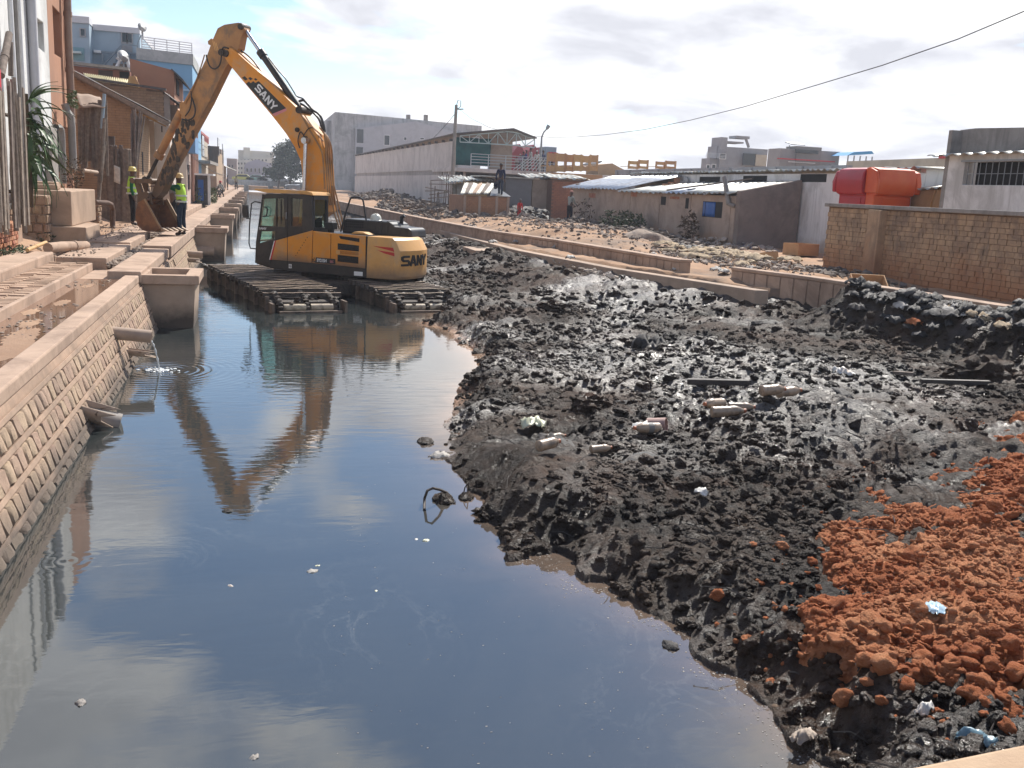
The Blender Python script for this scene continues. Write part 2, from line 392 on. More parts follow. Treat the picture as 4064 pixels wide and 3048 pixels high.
# shoreline of the mud, from far to near (each a point on the water surface)
shore = [Vector((1.6, 150, 0)), Vector((1.8, 70, 0)), Vector((2.4, 40, 0)), Vector((2.9, 31, 0)), Vector((3.1, 26, 0)), Vector((3.4, 22.5, 0)), Vector((3.9, 20.6, 0))] + \
    [onZ(x, y, 0) for x, y in ((1760, 1262), (1690, 1285), (1800, 1320), (1850, 1380), (1900, 1450), (1850, 1530), (1800, 1640), (1770, 1720), (1760, 1810), (1830, 1870), (1905, 1960), (1890, 2040), (1985, 2110), (2065, 2215), (2200, 2190), (2290, 2330), (2420, 2330), (2560, 2440), (2750, 2510), (2830, 2640), (2960, 2690), (3080, 2790), (3150, 2920), (3290, 3060))] + [Vector((2.2, 2.9, 0)), Vector((1.9, 1.0, 0)), Vector((1.9, -8, 0))]
SH = np.array([(p.x, p.y) for p in shore])
def seg_dist(X, Y, L, closed=False):
    best = np.full(X.shape, 1e9); n = len(L)
    for i in range(n if closed else n - 1):
        ax, ay = L[i]; bx, by = L[(i + 1) % n]; dx, dy = bx - ax, by - ay
        tt = np.clip(((X - ax) * dx + (Y - ay) * dy) / (dx * dx + dy * dy + 1e-9), 0, 1)
        best = np.minimum(best, (X - ax - tt * dx) ** 2 + (Y - ay - tt * dy) ** 2)
    return np.sqrt(best)
def inside(X, Y, L):
    c = np.zeros(X.shape, bool); n = len(L)
    for i in range(n):
        ax, ay = L[i]; bx, by = L[(i + 1) % n]
        k = ((ay > Y) != (by > Y)) & (X < (bx - ax) * (Y - ay) / ((by - ay) if by != ay else 1e-9) + ax); c ^= k
    return c
MUDPOLY = [tuple(p) for p in SH] + [(60, -8), (60, 150)]
def mud_sd(X, Y):
    d = seg_dist(X, Y, [tuple(p) for p in SH]); return np.where(inside(X, Y, MUDPOLY), d, -d)
def sstep(a, b, x):
    x = np.clip((x - a) / (b - a), 0, 1); return x * x * (3 - 2 * x)
redpoly = [onZ(x, y, z) for x, y, z in ((4500, 1560, .45), (4064, 1650, .45), (3880, 1750, .45), (3750, 1850, .44), (3590, 1960, .42), (3440, 1910, .40), (3330, 2030, .38), (3260, 2180, .36), (3240, 2330, .33), (3180, 2380, .30), (3200, 2460, .30), (3270, 2560, .30), (3420, 2620, .33), (3600, 2640, .36), (3760, 2680, .38), (3900, 2740, .40), (4064, 2760, .42), (4500, 2800, .45))]
RP = [(p.x, p.y) for p in redpoly]
PILE = [(10.7, 15.3), (10.95, 14.2), (11.1, 13.0), (11.25, 11.8), (11.4, 9.8)]
LIPY = np.array([17.4, 22, 27.7, 37, 46, 56, 76, 120, 200.]); LIPX = np.array([9.7, 8.3, 7.45, 7.2, 7.15, 6.75, 6.05, 5.2, 4.6])
def mud_base(X, Y):
    sd = mud_sd(X, Y) + fbm(X * 1.7, Y * 1.7, 3) * .20 + fbm(X * 6, Y * 6, 2) * .07
    h = np.where(sd > 0, .02 + .22 * sstep(0, .45, sd) + .16 * sstep(.6, 5, sd), sd * .7 - .01)
    return sd, h
def mud_h(X, Y):
    sd, h = mud_base(X, Y)
    k = sstep(-.15, .25, sd)
    h = h + k * (fbm(X * .55, Y * .55, 3) * .22)
    wx = X + fbm(X * 2.1, Y * 2.1, 2) * .25; wy = Y + fbm(X * 2.1 + 40, Y * 2.1, 2) * .25
    ruf = .30 + .85 * sstep(-.22, .15, fbm(X * .33 + 9, Y * .33, 3))
    rr_ = np.sqrt(X * X + Y * Y); fade = lambda lam: sstep(2.2, 3.6, lam / (.0030 * rr_ + .004))
    dome = lambda a, b: .45 - worley(a, b) ** 2 * 1.1
    h = h + k * ruf * (.13 * dome(wx * 1.4, wy * 1.9) + .08 * dome(wx * 3.7, wy * 4.1) + .075 * dome(wx * 8.3, wy * 8.9) * fade(.12) + .045 * dome(wx * 19, wy * 20) * fade(.05))
    h = h + k * (.09 * np.abs(fbm(wx * 4, wy * 7, 3)) + .035 * fbm(X * 13, Y * 15, 2) * fade(.07) + .02 * fbm(X * 33, Y * 35, 2) * fade(.03))
    lip = np.interp(Y, LIPY, LIPX) - X
    h = h + (.34 - .2 * sstep(30, 50, Y)) * sstep(2.6, .3, lip) * sstep(14.5, 19.5, Y)
    dp = seg_dist(X, Y, PILE)
    h = h + .72 * np.exp(-(dp / .72) ** 2) * (1 + fbm(X * 1.2, Y * 1.2, 2) * .45)
    return h
def polar(az0, az1, na, r0_, r1_, nr):
    az = np.radians(np.linspace(az0, az1, na)); r = r0_ * (r1_ / r0_) ** np.linspace(0, 1, nr)
    return np.outer(r, np.sin(az)), np.outer(r, np.cos(az))
def field_mesh(name, X, Y, Z, mat, keep=None, attr=None):
    a, b = X.shape; vs = np.stack([X, Y, Z], -1).reshape(-1, 3)
    idx = np.arange(a * b).reshape(a, b)
    q = np.stack([idx[:-1, :-1], idx[:-1, 1:], idx[1:, 1:], idx[1:, :-1]], -1).reshape(-1, 4)[:, ::-1]
    if keep is not None:
        kk = keep[:-1, :-1] | keep[:-1, 1:] | keep[1:, 1:] | keep[1:, :-1]
        q = q[kk.reshape(-1)]
        used = np.unique(q); mp = np.full(a * b, -1); mp[used] = np.arange(len(used)); vs = vs[used]; q = mp[q]
    else: used = np.arange(a * b)
    me = bpy.data.meshes.new(name); me.vertices.add(len(vs)); me.vertices.foreach_set('co', vs.astype(np.float32).ravel())
    me.loops.add(q.size); me.loops.foreach_set('vertex_index', q.astype(np.int32).ravel())
    me.polygons.add(len(q)); me.polygons.foreach_set('loop_start', np.arange(0, q.size, 4, dtype=np.int32)); me.polygons.foreach_set('loop_total', np.full(len(q), 4, np.int32))
    me.update(calc_edges=True); me.polygons.foreach_set('use_smooth', [True] * len(q))
    if attr:
        for an, A in attr.items():
            ca = me.color_attributes.new(an, 'FLOAT_COLOR', 'POINT'); v = A.reshape(-1)[used]
            ca.data.foreach_set('color', np.stack([v, v, v, np.ones_like(v)], -1).astype(np.float32).ravel())
    me.materials.append(mat); o = bpy.data.objects.new(name, me); COL.objects.link(o); return o
xs = np.concatenate([np.linspace(-2.6, 8, 100), np.linspace(9, 30, 8)]); ys = np.concatenate([np.linspace(-40, 2.5, 18), np.linspace(2.7, 40, 260), np.linspace(41, 190, 60)])
X, Y = np.meshgrid(xs, ys, indexing='ij')
sd = mud_sd(X, Y)
silt = np.exp(-np.maximum(-sd, 0) / .28) * (.35 + .65 * sstep(9, 13, Y) * (1 - sstep(21, 24, Y))) * .9
o = field_mesh('water', X, Y, np.zeros_like(X), WATER, attr={'silt': silt}); o['kind'] = 'structure'

# ================================================================== MUD
k, t, p = new_mat('wet_black_mud')
g = N(t, 'ShaderNodeNewGeometry'); vec = g.outputs['Position']
col = mixc(t, ramp(t, tnoise(t, vec, 1.3, 8, .7, .4), [(.35, 0.0), (.66, 1.0)]), (.012, .0085, .0062), (.070, .045, .030))
col = mixc(t, ramp(t, tnoise(t, vec, 9, 5, .7), [(.55, 0.0), (.75, .5)]), col, (.085, .066, .054))
col = mixc(t, ramp(t, tnoise(t, vec, .7, 6, .75, .5), [(.50, 0.0), (.66, .75)]), col, (.085, .046, .028))
vs_ = N(t, 'ShaderNodeVertexColor'); vs_.layer_name = 'rim'
col = mixc(t, M_('MULTIPLY', vs_.outputs[0], ramp(t, tnoise(t, vec, 5, 4, .7), [(.3, .2), (.6, 1.0)]), None, t), col, (.52, .31, .2))
t.links.new(col, p.inputs['Base Color'])
t.links.new(ramp(t, tnoise(t, vec, .9, 8, .8), [(.40, .18), (.58, .52)]), p.inputs['Roughness'])
p.inputs['Specular IOR Level'].default_value = .5
b1 = N(t, 'ShaderNodeBump'); b1.inputs['Strength'].default_value = 1.0; b1.inputs['Distance'].default_value = .05
hsum = M_('ADD', tnoise(t, vec, 14, 6, .72, .4), M_('MULTIPLY', tnoise(t, vec, 48, 4, .7), .35, None, t), None, t)
t.links.new(hsum, b1.inputs['Height'])
# rough broken ground never mirrors the sky as a flat sheet does: diffuse mud under a thin wet film
df = N(t, 'ShaderNodeBsdfDiffuse'); t.links.new(col, df.inputs['Color']); t.links.new(b1.outputs[0], df.inputs['Normal']); gls = N(t, 'ShaderNodeBsdfGlossy'); t.links.new(b1.outputs[0], gls.inputs['Normal'])
t.links.new(ramp(t, tnoise(t, vec, .9, 8, .8), [(.36, .17), (.56, .55)]), gls.inputs['Roughness']); fr = N(t, 'ShaderNodeFresnel'); fr.inputs[0].default_value = 1.36; t.links.new(b1.outputs[0], fr.inputs['Normal'])
mxm = N(t, 'ShaderNodeMixShader'); t.links.new(M_('MINIMUM', fr.outputs[0], M_('MULTIPLY_ADD', ramp(t, tnoise(t, vec, .26, 4, .6, .5), [(.45, 0.0), (.6, 1.0)]), .15, .045, t), None, t), mxm.inputs[0]); t.links.new(df.outputs[0], mxm.inputs[1]); t.links.new(gls.outputs[0], mxm.inputs[2]); t.links.new(mxm.outputs[0], t.nodes['Material Output'].inputs[0])
MUD = k
X, Y = polar(-7, 56, 740, 2.0, 95, 1300)
H = mud_h(X, Y); sdm = mud_sd(X, Y)
rim = np.exp(-np.maximum(sdm, 0) / .22) * sstep(9.5, 12.5, Y) * (1 - sstep(21, 23, Y)) * sstep(.14, .02, H) 
rim = np.clip(rim, 0, 1)
o = field_mesh('mud_bank', X, Y, H, MUD, keep=(H > -.35) & (X < 13.2), attr={'rim': rim}); o['kind'] = 'structure'

# churned clods of mud, scattered where the surface is rough
def clod_field(name, pts, scl, seed, mat):
    me = bpy.data.meshes.new(name); me.vertices.add(len(pts)); me.vertices.foreach_set('co', pts.astype(np.float32).ravel())
    rs = np.random.RandomState(seed); a = me.attributes.new('scl', 'FLOAT_VECTOR', 'POINT'); v = scl[:, None] * rs.uniform(.65, 1.35, (len(pts), 3)); v[:, 2] *= .62; a.data.foreach_set('vector', v.astype(np.float32).ravel())
    a = me.attributes.new('rot', 'FLOAT_VECTOR', 'POINT'); a.data.foreach_set('vector', (rs.uniform(-1, 1, (len(pts), 3)) * np.array([.7, .7, 3.14])).astype(np.float32).ravel())
    me.materials.append(mat); o = bpy.data.objects.new(name, me); COL.objects.link(o); o['kind'] = 'stuff'
    gt = bpy.data.node_groups.new(name, 'GeometryNodeTree'); gt.interface.new_socket('Geometry', in_out='INPUT', socket_type='NodeSocketGeometry'); gt.interface.new_socket('Geometry', in_out='OUTPUT', socket_type='NodeSocketGeometry')
    L = gt.links.new; gi = N(gt, 'NodeGroupInput'); go = N(gt, 'NodeGroupOutput'); ico = N(gt, 'GeometryNodeMeshIcoSphere'); ico.inputs['Subdivisions'].default_value = 4
    ps = N(gt, 'GeometryNodeInputPosition'); sep = None; off = None
    for sc_, am in ((1.1, 1.3), (2.9, .8), (7.0, .35)):
        nz = N(gt, 'ShaderNodeTexNoise', noise_dimensions='4D'); nz.inputs['W'].default_value = seed * 3.1 + sc_; nz.inputs['Scale'].default_value = sc_; nz.inputs['Detail'].default_value = 2; L(ps.outputs[0], nz.inputs['Vector'])
        m_ = M_('MULTIPLY_ADD', nz.outputs[0], am, -am / 2, gt); off = m_ if off is None else M_('ADD', off, m_, None, gt)
    vm = N(gt, 'ShaderNodeVectorMath', operation='SCALE'); L(ps.outputs[0], vm.inputs[0]); L(off, vm.inputs['Scale'])
    sp_ = N(gt, 'GeometryNodeSetPosition'); L(ico.outputs[0], sp_.inputs['Geometry']); L(vm.outputs[0], sp_.inputs['Offset'])
    sm_ = N(gt, 'GeometryNodeSetMaterial'); sm_.inputs['Material'].default_value = mat; L(sp_.outputs[0], sm_.inputs['Geometry'])
    ss = N(gt, 'GeometryNodeSetShadeSmooth'); L(sm_.outputs[0], ss.inputs['Geometry'])
    def attr(nm): n_ = N(gt, 'GeometryNodeInputNamedAttribute', data_type='FLOAT_VECTOR'); n_.inputs['Name'].default_value = nm; return n_.outputs[0]
    mp = N(gt, 'GeometryNodeMeshToPoints'); L(gi.outputs[0], mp.inputs[0]); ip = N(gt, 'GeometryNodeInstanceOnPoints'); L(mp.outputs[0], ip.inputs['Points']); L(ss.outputs[0], ip.inputs['Instance']); L(attr('scl'), ip.inputs['Scale'])
    try: er = N(gt, 'FunctionNodeEulerToRotation'); L(attr('rot'), er.inputs[0]); L(er.outputs[0], ip.inputs['Rotation'])
    except Exception: L(attr('rot'), ip.inputs['Rotation'])
    L(ip.outputs[0], go.inputs[0]); md = o.modifiers.new('scatter', 'NODES'); md.node_group = gt; return o
rs = np.random.RandomState(23)
for q in range(3):
    n_ = 24000; az = np.radians(rs.uniform(-3, 52, n_)); r = 2.6 * (15.0 ** (rs.rand(n_) ** .85)); px_, py_ = r * np.sin(az), r * np.cos(az)
    s_ = mud_sd(px_, py_); nz = fbm(px_ * .45 + 9, py_ * .45, 3) + .6 * fbm(px_ * 2.2, py_ * 2.2, 2); ok = (s_ > -.035) & (nz > rs.uniform(-.45, .25, n_)) & ~inside(px_, py_, RP) & ~((py_ > 17.4) & (px_ > np.interp(py_, LIPY, LIPX) - .1)) & (px_ < 11.6)
    px_, py_, r = px_[ok], py_[ok], r[ok]; sz = (.008 + .0012 * r) * (.5 + rs.exponential(.75, len(r))); sz = np.minimum(sz, .04 + .0032 * r)
    clod_field('mud_clods', np.stack([px_, py_, mud_h(px_, py_) + sz * .02], -1), sz, q + 1, MUD)

# red earth tipped on the mud
SOIL = mk('red_earth', (.50, .170, .066), (.34, .098, .035), 9, .97, 1.0, 90, stain=(.60, .27, .13), sscale=1.3, samt=.85, dist=.03)
def red_h(X, Y):
    d = seg_dist(X, Y, RP, True); d = np.where(inside(X, Y, RP), d, -d) + fbm(X * 3.2, Y * 3.2, 3) * .16
    sd, mb_ = mud_base(X, Y)
    h = mb_ + .05 + .34 * sstep(-.05, 1.7, d) + fbm(X * 1.1, Y * 1.1, 3) * .12
    near = 1 - .75 * sstep(.5, 1.7, d)
    wx = X + fbm(X * 4, Y * 4, 2) * .08; wy = Y + fbm(X * 4 + 9, Y * 4, 2) * .08
    dm = lambda a, b: .45 - worley(a, b) ** 2 * 1.1
    h = h + (.035 * near + .012) * dm(wx * 5.5, wy * 5.5) + .024 * (.3 + near) * dm(wx * 12, wy * 12) + .016 * dm(wx * 24 + fbm(X * 20, Y * 20, 2) * .5, wy * 24) + .02 * fbm(X * 22, Y * 22, 3)
    q = sstep(-.12, .06, d)
    return np.where(d > -.14, h * q + (1 - q) * (mb_ - .12), -1), d
X, Y = polar(20, 56, 440, 3.2, 11, 520)
H, d = red_h(X, Y)
o = field_mesh('red_earth', X, Y, H, SOIL, keep=d > -.1); o['kind'] = 'structure'
rnd = random.Random(5)
def at_red(x, y):
    a, b = red_h(np.array([x]), np.array([y])); return float(a[0])
def at_mud(x, y): return float(mud_h(np.array([float(x)]), np.array([float(y)]))[0])
clod_meshes = []
for i in range(6):
    b = MB(); b.blob((0, 0, 0), (1, rnd.uniform(.8, 1), rnd.uniform(.68, .85)), 30 + i, 3, .5, 1.25); clod_meshes.append(b.mesh('earth_clod', SOIL, smooth=True, ang=180))
def clod(x, y, z, r, label, group='loose clods of red earth'):
    o = bpy.data.objects.new('earth_clod', clod_meshes[rnd.randrange(6)]); COL.objects.link(o); o.location = (x, y, z + r * .35); o.scale = (r, r, r * rnd.uniform(.85, 1)); o.rotation_euler = (rnd.uniform(-.4, .4), rnd.uniform(-.4, .4), rnd.uniform(0, 6.28))
    tag(o, label, 'clod', group); return o
def cz(x, y):    # pixel of the 2600..4064 x 1900..3048 crop
    return 2600 + x / 1.4454, 1900 + y / 1.4454
big = [(625, 790, 62, 'large red earth clod lying alone on the black mud left of the heap'), (1040, 920, 52, 'pointed red clod at the foot of the heap above the wide split clod'), (985, 1030, 60, 'wide split red clod at the lower left foot of the heap'), (1220, 1035, 40, 'round red clod on the heap foot right of the wide split clod'),
       (1440, 1180, 52, 'cone shaped red clod lowest on the black mud'), (1695, 1065, 44, 'pale topped red clod at the foot beneath the blue plastic bag'), (1930, 1060, 52, 'big round red clod near the right edge of the photo'), (2070, 1110, 66, 'largest red clod at the right edge of the photo'), (1645, 985, 38, 'red clod just above the pale topped clod'),
       (1310, 835, 46, 'tall red clod in the middle of the heap left of the blue bag'), (1510, 740, 48, 'shadowed red clod touching the blue plastic bag'), (2040, 940, 54, 'red clod topped by a torn white scrap')]
for x, y, rpx, lab in big:
    P = onZ(*cz(x, y), .34); r = rpx / 1.4454 * (P - CAM).dot(f0) / FPX
    z = max(at_mud(P.x, P.y), at_red(P.x, P.y)); P = onZ(*cz(x, y + rpx * .4), z)
    clod(P.x, P.y, z, r, lab, 'large clods of red earth')
n = 0
while n < 110:
    i = rnd.choice((9, 10, 11, 12, 13, 14, 15, 16, 12, 13, 14, 15, 7, 8)); a, b = RP[i], RP[i + 1]; q = rnd.random(); x = a[0] + (b[0] - a[0]) * q + rnd.gauss(0, .22); y = a[1] + (b[1] - a[1]) * q + rnd.gauss(.16, .25)
    z = max(at_mud(x, y), at_red(x, y)); r = min(.06, .014 + rnd.expovariate(1 / .013))
    clod(x, y, z, r, 'small rounded red earth clod among many at the foot of the heap', 'small clods of red earth'); n += 1
# crumbs of the heap nobody could count
b = MB()
for i in range(700):
    j = rnd.randrange(3, len(RP) - 3); c = RP[j]; q = rnd.random() ** .6; x = c[0] * q + 5.2 * (1 - q) + rnd.gauss(0, .35); y = c[1] * q + 5.1 * (1 - q) + rnd.gauss(0, .35)
    a, dd = red_h(np.array([x]), np.array([y]))
    if dd[0] < -.05: continue
    r = .006 + rnd.expovariate(1 / .008); b.blob((x, y, float(a[0]) + r * .2), (r, r * .9, r * .75), i, 1, .6, 1.5)
o = b.build('earth_crumbs', SOIL, smooth=True, ang=180, kind='stuff')
n_ = 60000; px_, py_ = rs.uniform(2.4, 8.5, n_), rs.uniform(2.6, 8.6, n_); hz, dd = red_h(px_, py_); ok = (dd > -.4) & (rs.rand(n_) < np.where(dd < -.05, .05 * np.exp((dd + .05) * 6), .35 + .65 * (1 - sstep(.2, 1.8, dd)))); px_, py_, hz = px_[ok], py_[ok], hz[ok]; dd = dd[ok]; hz = np.where(dd < -.1, mud_h(px_, py_), hz); sz = np.minimum(.004 + rs.exponential(.0085, len(hz)), .055)
clod_field('earth_crumbs', np.stack([px_, py_, hz + sz * .15], -1), sz, 7, SOIL)
# ================================================================== GROUND, LEFT QUAY
def lground(X, Y):
    h = 1.06 + .9 * sstep(4.2, 6.2, -X) * sstep(19, 24, Y) + .12 * fbm(X * .8, Y * .8, 3) * sstep(3.8, 4.6, -X) - .10 * sstep(3.75, 2.9, -X)
    return h + .03 * fbm(X * 4, Y * 4, 3)
xs = np.concatenate([-np.geomspace(420, 12, 22), np.linspace(-11, -3.72, 60)]); ys = np.concatenate([np.linspace(-60, 8, 12), np.linspace(8.5, 60, 170), np.geomspace(61, 620, 40)])
X, Y = np.meshgrid(xs, ys, indexing='ij')
o = field_mesh('ground', X, Y, lground(X, Y), EARTH); o['kind'] = 'structure'
def slab(name, boxes, mat, kind='structure', bevel=.012):
    b = MB()
    for q in boxes: b.box(*q)
    o = b.build(name, mat, bevel=bevel); o['kind'] = kind; return o
# canal wall: battered, stones between flush mortar bands
def wallp(y, z, d=0.0):           # point on the battered face, d outwards
    x = -1.72 - z * .33; return (x + d * .95, y, z + d * .31)
wall = thing('canal_wall', 'long battered stone retaining wall with mortar bands along the left bank of the canal', 'retaining wall', (-2.0, 10, 0))
b = MB()
prof = [(-1.55, -.5), (-1.72, 0), (-1.99, .80), (-2.55, .80), (-2.55, -.5)]
b.prism(prof, lambda u, v, w_: (u, w_, v), -6, 160); b.build('core', MORTAR, wall)
b = MB()
for z in (.07, .285, .50, .715):
    for i in range(-2, 28):
        y0 = i * .9; c = [wallp(y0, z - .022), wallp(y0 + .9, z - .022), wallp(y0 + .9, z - .022, .028), wallp(y0, z - .022, .028), wallp(y0, z + .022), wallp(y0 + .9, z + .022), wallp(y0 + .9, z + .022, .026), wallp(y0, z + .022, .026)]
        b.hexa(c)
    b.hexa([wallp(24.2, z - .02), wallp(120, z - .02), wallp(120, z - .02, .028), wallp(24.2, z - .02, .028), wallp(24.2, z + .02), wallp(120, z + .02), wallp(120, z + .02, .026), wallp(24.2, z + .02, .026)])
b.build('mortar_band', MORTAR, wall, bevel=.004)
sm = []
for i in range(7):
    b = MB(); hw, hh_ = .165, .086; rr = random.Random(i)
    P = []
    for a in range(5):
        row = []
        for c in range(6):
            u = -hw + 2 * hw * (0, .07, .35, .65, .93, 1)[c] + rr.uniform(-.012, .012); v = -hh_ + 2 * hh_ * (0, .09, .5, .91, 1)[a] + rr.uniform(-.01, .01)
            edge = a in (0, 4) or c in (0, 5)
            row.append((-.002 if edge else .026 + rr.uniform(-.005, .007), u + .006 * (a - 2), v))
        P.append(row)
    b.grid(P); sm.append(b.mesh('stone', STONE, smooth=True, ang=50))
tilt = math.atan(.33); rnd = random.Random(8)
for row, z in enumerate((.178, .393, .608)):
    y = 5.6 + .17 * row
    while y < 24.0:
        w_ = rnd.uniform(.17, .23)
        if not 17.75 < y < 19.6:
            q = Vector(wallp(y, z, .003)) - root_loc(wall)
            piece(sm[rnd.randrange(7)], 'stone', q, wall, (rnd.uniform(-.05, .05), -tilt, 0), (1.0, w_ / .365, 1))
        y += w_
y = 5.7                      # lowest course: rounder boulders standing in the silt
while y < 17.7:
    w_ = rnd.uniform(.2, .30); q = Vector(wallp(y, rnd.uniform(-.06, -.01), .0)) - root_loc(wall)
    piece(sm[rnd.randrange(7)], 'stone', q, wall, (rnd.uniform(-.12, .12), -tilt - .1, 0), (1.5, w_ / .36, 1.1)); y += w_
b = MB()
for row, z in enumerate((.178, .393, .608)):
    y = 24.3
    while y < 120:
        w_ = .36 * rnd.uniform(.9, 1.1) * max(1, y / 45); k_ = .012
        b.hexa([wallp(y + k_, z - .08, 0), wallp(y + w_ - k_, z - .08, 0), wallp(y + w_ - k_ * 2, z - .07, .028), wallp(y + k_ * 2, z - .07, .028), wallp(y + k_, z + .08, 0), wallp(y + w_ - k_, z + .08, 0), wallp(y + w_ - k_ * 2, z + .07, .028), wallp(y + k_ * 2, z + .07, .028)]); y += w_
b.build('far_stones', STONE, wall, kind='stuff')
# coping, trough, walkway
slab('coping', [(-2.22, -1.985, -6, 17.8, .80, .935), (-2.5, -1.95, 17.8, 23.5, .80, 1.0), (-2.55, -1.90, 23.5, 31.2, .8, 1.06), (-2.55, -1.90, 31.2, 160, .8, 1.06)], CONC, bevel=.02)
slab('drain_channel', [(-2.96, -2.22, -6, 17.75, .60, .80), (-2.95, -2.5, 17.75, 160, .60, .86), (-3.02, -2.955, -6, 19.3, .6, 1.0)], CONC)
k, t, p = new_mat('puddle_water'); p.inputs['Base Color'].default_value = (.20, .115, .075, 1); p.inputs['Roughness'].default_value = .05; p.inputs['Specular IOR Level'].default_value = .9; p.inputs['IOR'].default_value = 1.5; PUD = k
b = MB(); b.grid([[(-2.955, y, .868), (-2.222, y, .868)] for y in np.linspace(-6, 17.7, 30)]); o = b.build('puddle', PUD); o['kind'] = 'structure'
b = MB(); rnd = random.Random(3)
for cy, cx_, s_ in ((16.6, -2.62, .22), (14.4, -2.62, .26), (13.4, -2.82, .24), (12.4, -2.62, .28), (11.4, -2.5, .45), (10.6, -2.4, .5)):
    n_ = 46; P = []
    pts = [(cx_, cy, .874)] + [(max(-2.95, min(-2.23, cx_ + math.cos(6.28 * i / n_) * s_ * .42 * rnd.uniform(.6, 1.1))), cy + math.sin(6.28 * i / n_) * s_ * 1.5 * rnd.uniform(.7, 1.1), .8695) for i in range(n_)]
    b.add(pts, [(0, 1 + i, 1 + (i + 1) % n_) for i in range(n_)])
b.build('silt_patches', EARTH, kind='stuff')
b = MB()
for i in range(90):
    x = rnd.uniform(-2.93, -2.3); y = rnd.choice((17.2, 16.6, 13.6, 12.0)) + rnd.gauss(0, .5); r = rnd.uniform(.008, .03)
    if y < 17.6: b.blob((x, y, .874), (r, r * 1.4, r * .4), i, 1, .4)
b.build('leaf_litter', RUBBLE, kind='stuff')
slab('walkway_bed', [(-3.72, -3.02, -6, 19.4, .7, .955)], MORTAR)
b = MB(); rnd = random.Random(4); y = 8.0
while y < 19.35:
    for j in range(3):
        x0 = -3.70 + j * .226
        if rnd.random() < .04: continue
        z = .985 + rnd.uniform(-.009, .012); yy = y + rnd.uniform(-.006, .006); b.hexa([(x0 + .006, yy, .95), (x0 + .218, yy, .95), (x0 + .218, yy + .094, .95), (x0 + .006, yy + .094, .95), (x0 + .012, yy + .006, z), (x0 + .212, yy + .006, z + rnd.uniform(-.005, .005)), (x0 + .212, yy + .088, z), (x0 + .012, yy + .088, z)])
    y += .108
o = b.build('paving_bricks', PAVER, kind='stuff')
slab('kerb', [(-4.35, -3.72, -6, 19.9, .8, 1.14), (-4.02, -3.72, 20.0, 22.6, .8, 1.07)], CONC, bevel=.03)
slab('path_slab', [(-3.62, -2.74, 19.5, 23.4, .7, 1.08), (-3.7, -2.78, 23.46, 27.9, .7, 1.12), (-3.72, -2.98, 28.0, 46, .7, 1.10), (-4.6, -3.0, 46.1, 160, .7, 1.08)], CONC, bevel=.02)
b = MB(); rnd = random.Random(6)
for i in range(700):
    y = rnd.uniform(19.4, 31); x = rnd.uniform(-2.75, -2.5) if y < 28 else rnd.uniform(-2.98, -2.55); r = rnd.uniform(.015, .07)
    b.blob((x, y, .90 + rnd.uniform(0, .08)), (r, r * 1.2, r * .7), i, 1, .4)
for i in range(420):
    y = rnd.uniform(19, 31); x = rnd.uniform(-4.6, -3.1); r = rnd.uniform(.008, .03)
    b.blob((x, y, 1.14 if y > 23.4 else 1.09), (r, r * 1.2, r * .6), i, 1, .4)
b.build('gravel', RUBBLE, kind='stuff')

# concrete chambers stepping out of the wall
chy = [(17.85, 1.55, .94, 1.03), (32.4, 1.6, 1.06, 1.12), (43.6, 1.6, 1.06, 1.1), (53.4, 1.6, 1.06, 1.1), (62.0, 1.6, 1.06, 1.1), (71.5, 1.6, 1.06, 1.1), (82, 1.6, 1.06, 1.1), (93, 1.6, 1.06, 1.1), (104, 1.6, 1.06, 1.1), (115, 1.6, 1.06, 1.1)]
names = ['nearest large open topped concrete chamber jutting into the canal with a dark waterline stain', 'second concrete chamber from the camera, beside the green vested worker', 'third concrete chamber from the camera along the left bank', 'fourth concrete chamber from the camera along the left bank', 'fifth concrete chamber from the camera along the left bank', 'sixth concrete chamber along the left bank', 'seventh concrete chamber along the left bank', 'third from last concrete chamber far down the left bank', 'second from last concrete chamber far down the left bank', 'farthest concrete chamber on the left bank']
for (y, L, zt, wd), lab in zip(chy, names):
    x0, x1 = -2.02, -2.02 + wd
    r_ = thing('concrete_chamber', lab, 'chamber', ((x0 + x1) / 2, y + L / 2, 0), 'concrete chambers along the canal wall')
    b = MB(); i_ = .06
    b.hexa([(x0 - .2, y + i_, -.5), (x1 - .14, y + i_ + .02, -.5), (x1 - .14, y + L - i_, -.5), (x0 - .2, y + L - i_, -.5), (x0 - .2, y + i_, zt - .16), (x1 - .07, y + i_, zt - .16), (x1 - .07, y + L - i_, zt - .16), (x0 - .2, y + L - i_, zt - .16)])
    b.build('body', CONCB, r_, bevel=.012)
    b = MB(); z0, z1 = zt - .16, zt
    b.box(x0 - .06, x1, y, y + .22, z0, z1); b.box(x0 - .06, x1, y + L - .22, y + L, z0, z1); b.box(x1 - .24, x1 - .001, y + .22, y + L - .22, z0, z1 - .002); b.box(x0 - .06, x0 + .12, y + .22, y + L - .22, z0, z1 - .002)
    b.build('rim', CONC, r_, bevel=.012)
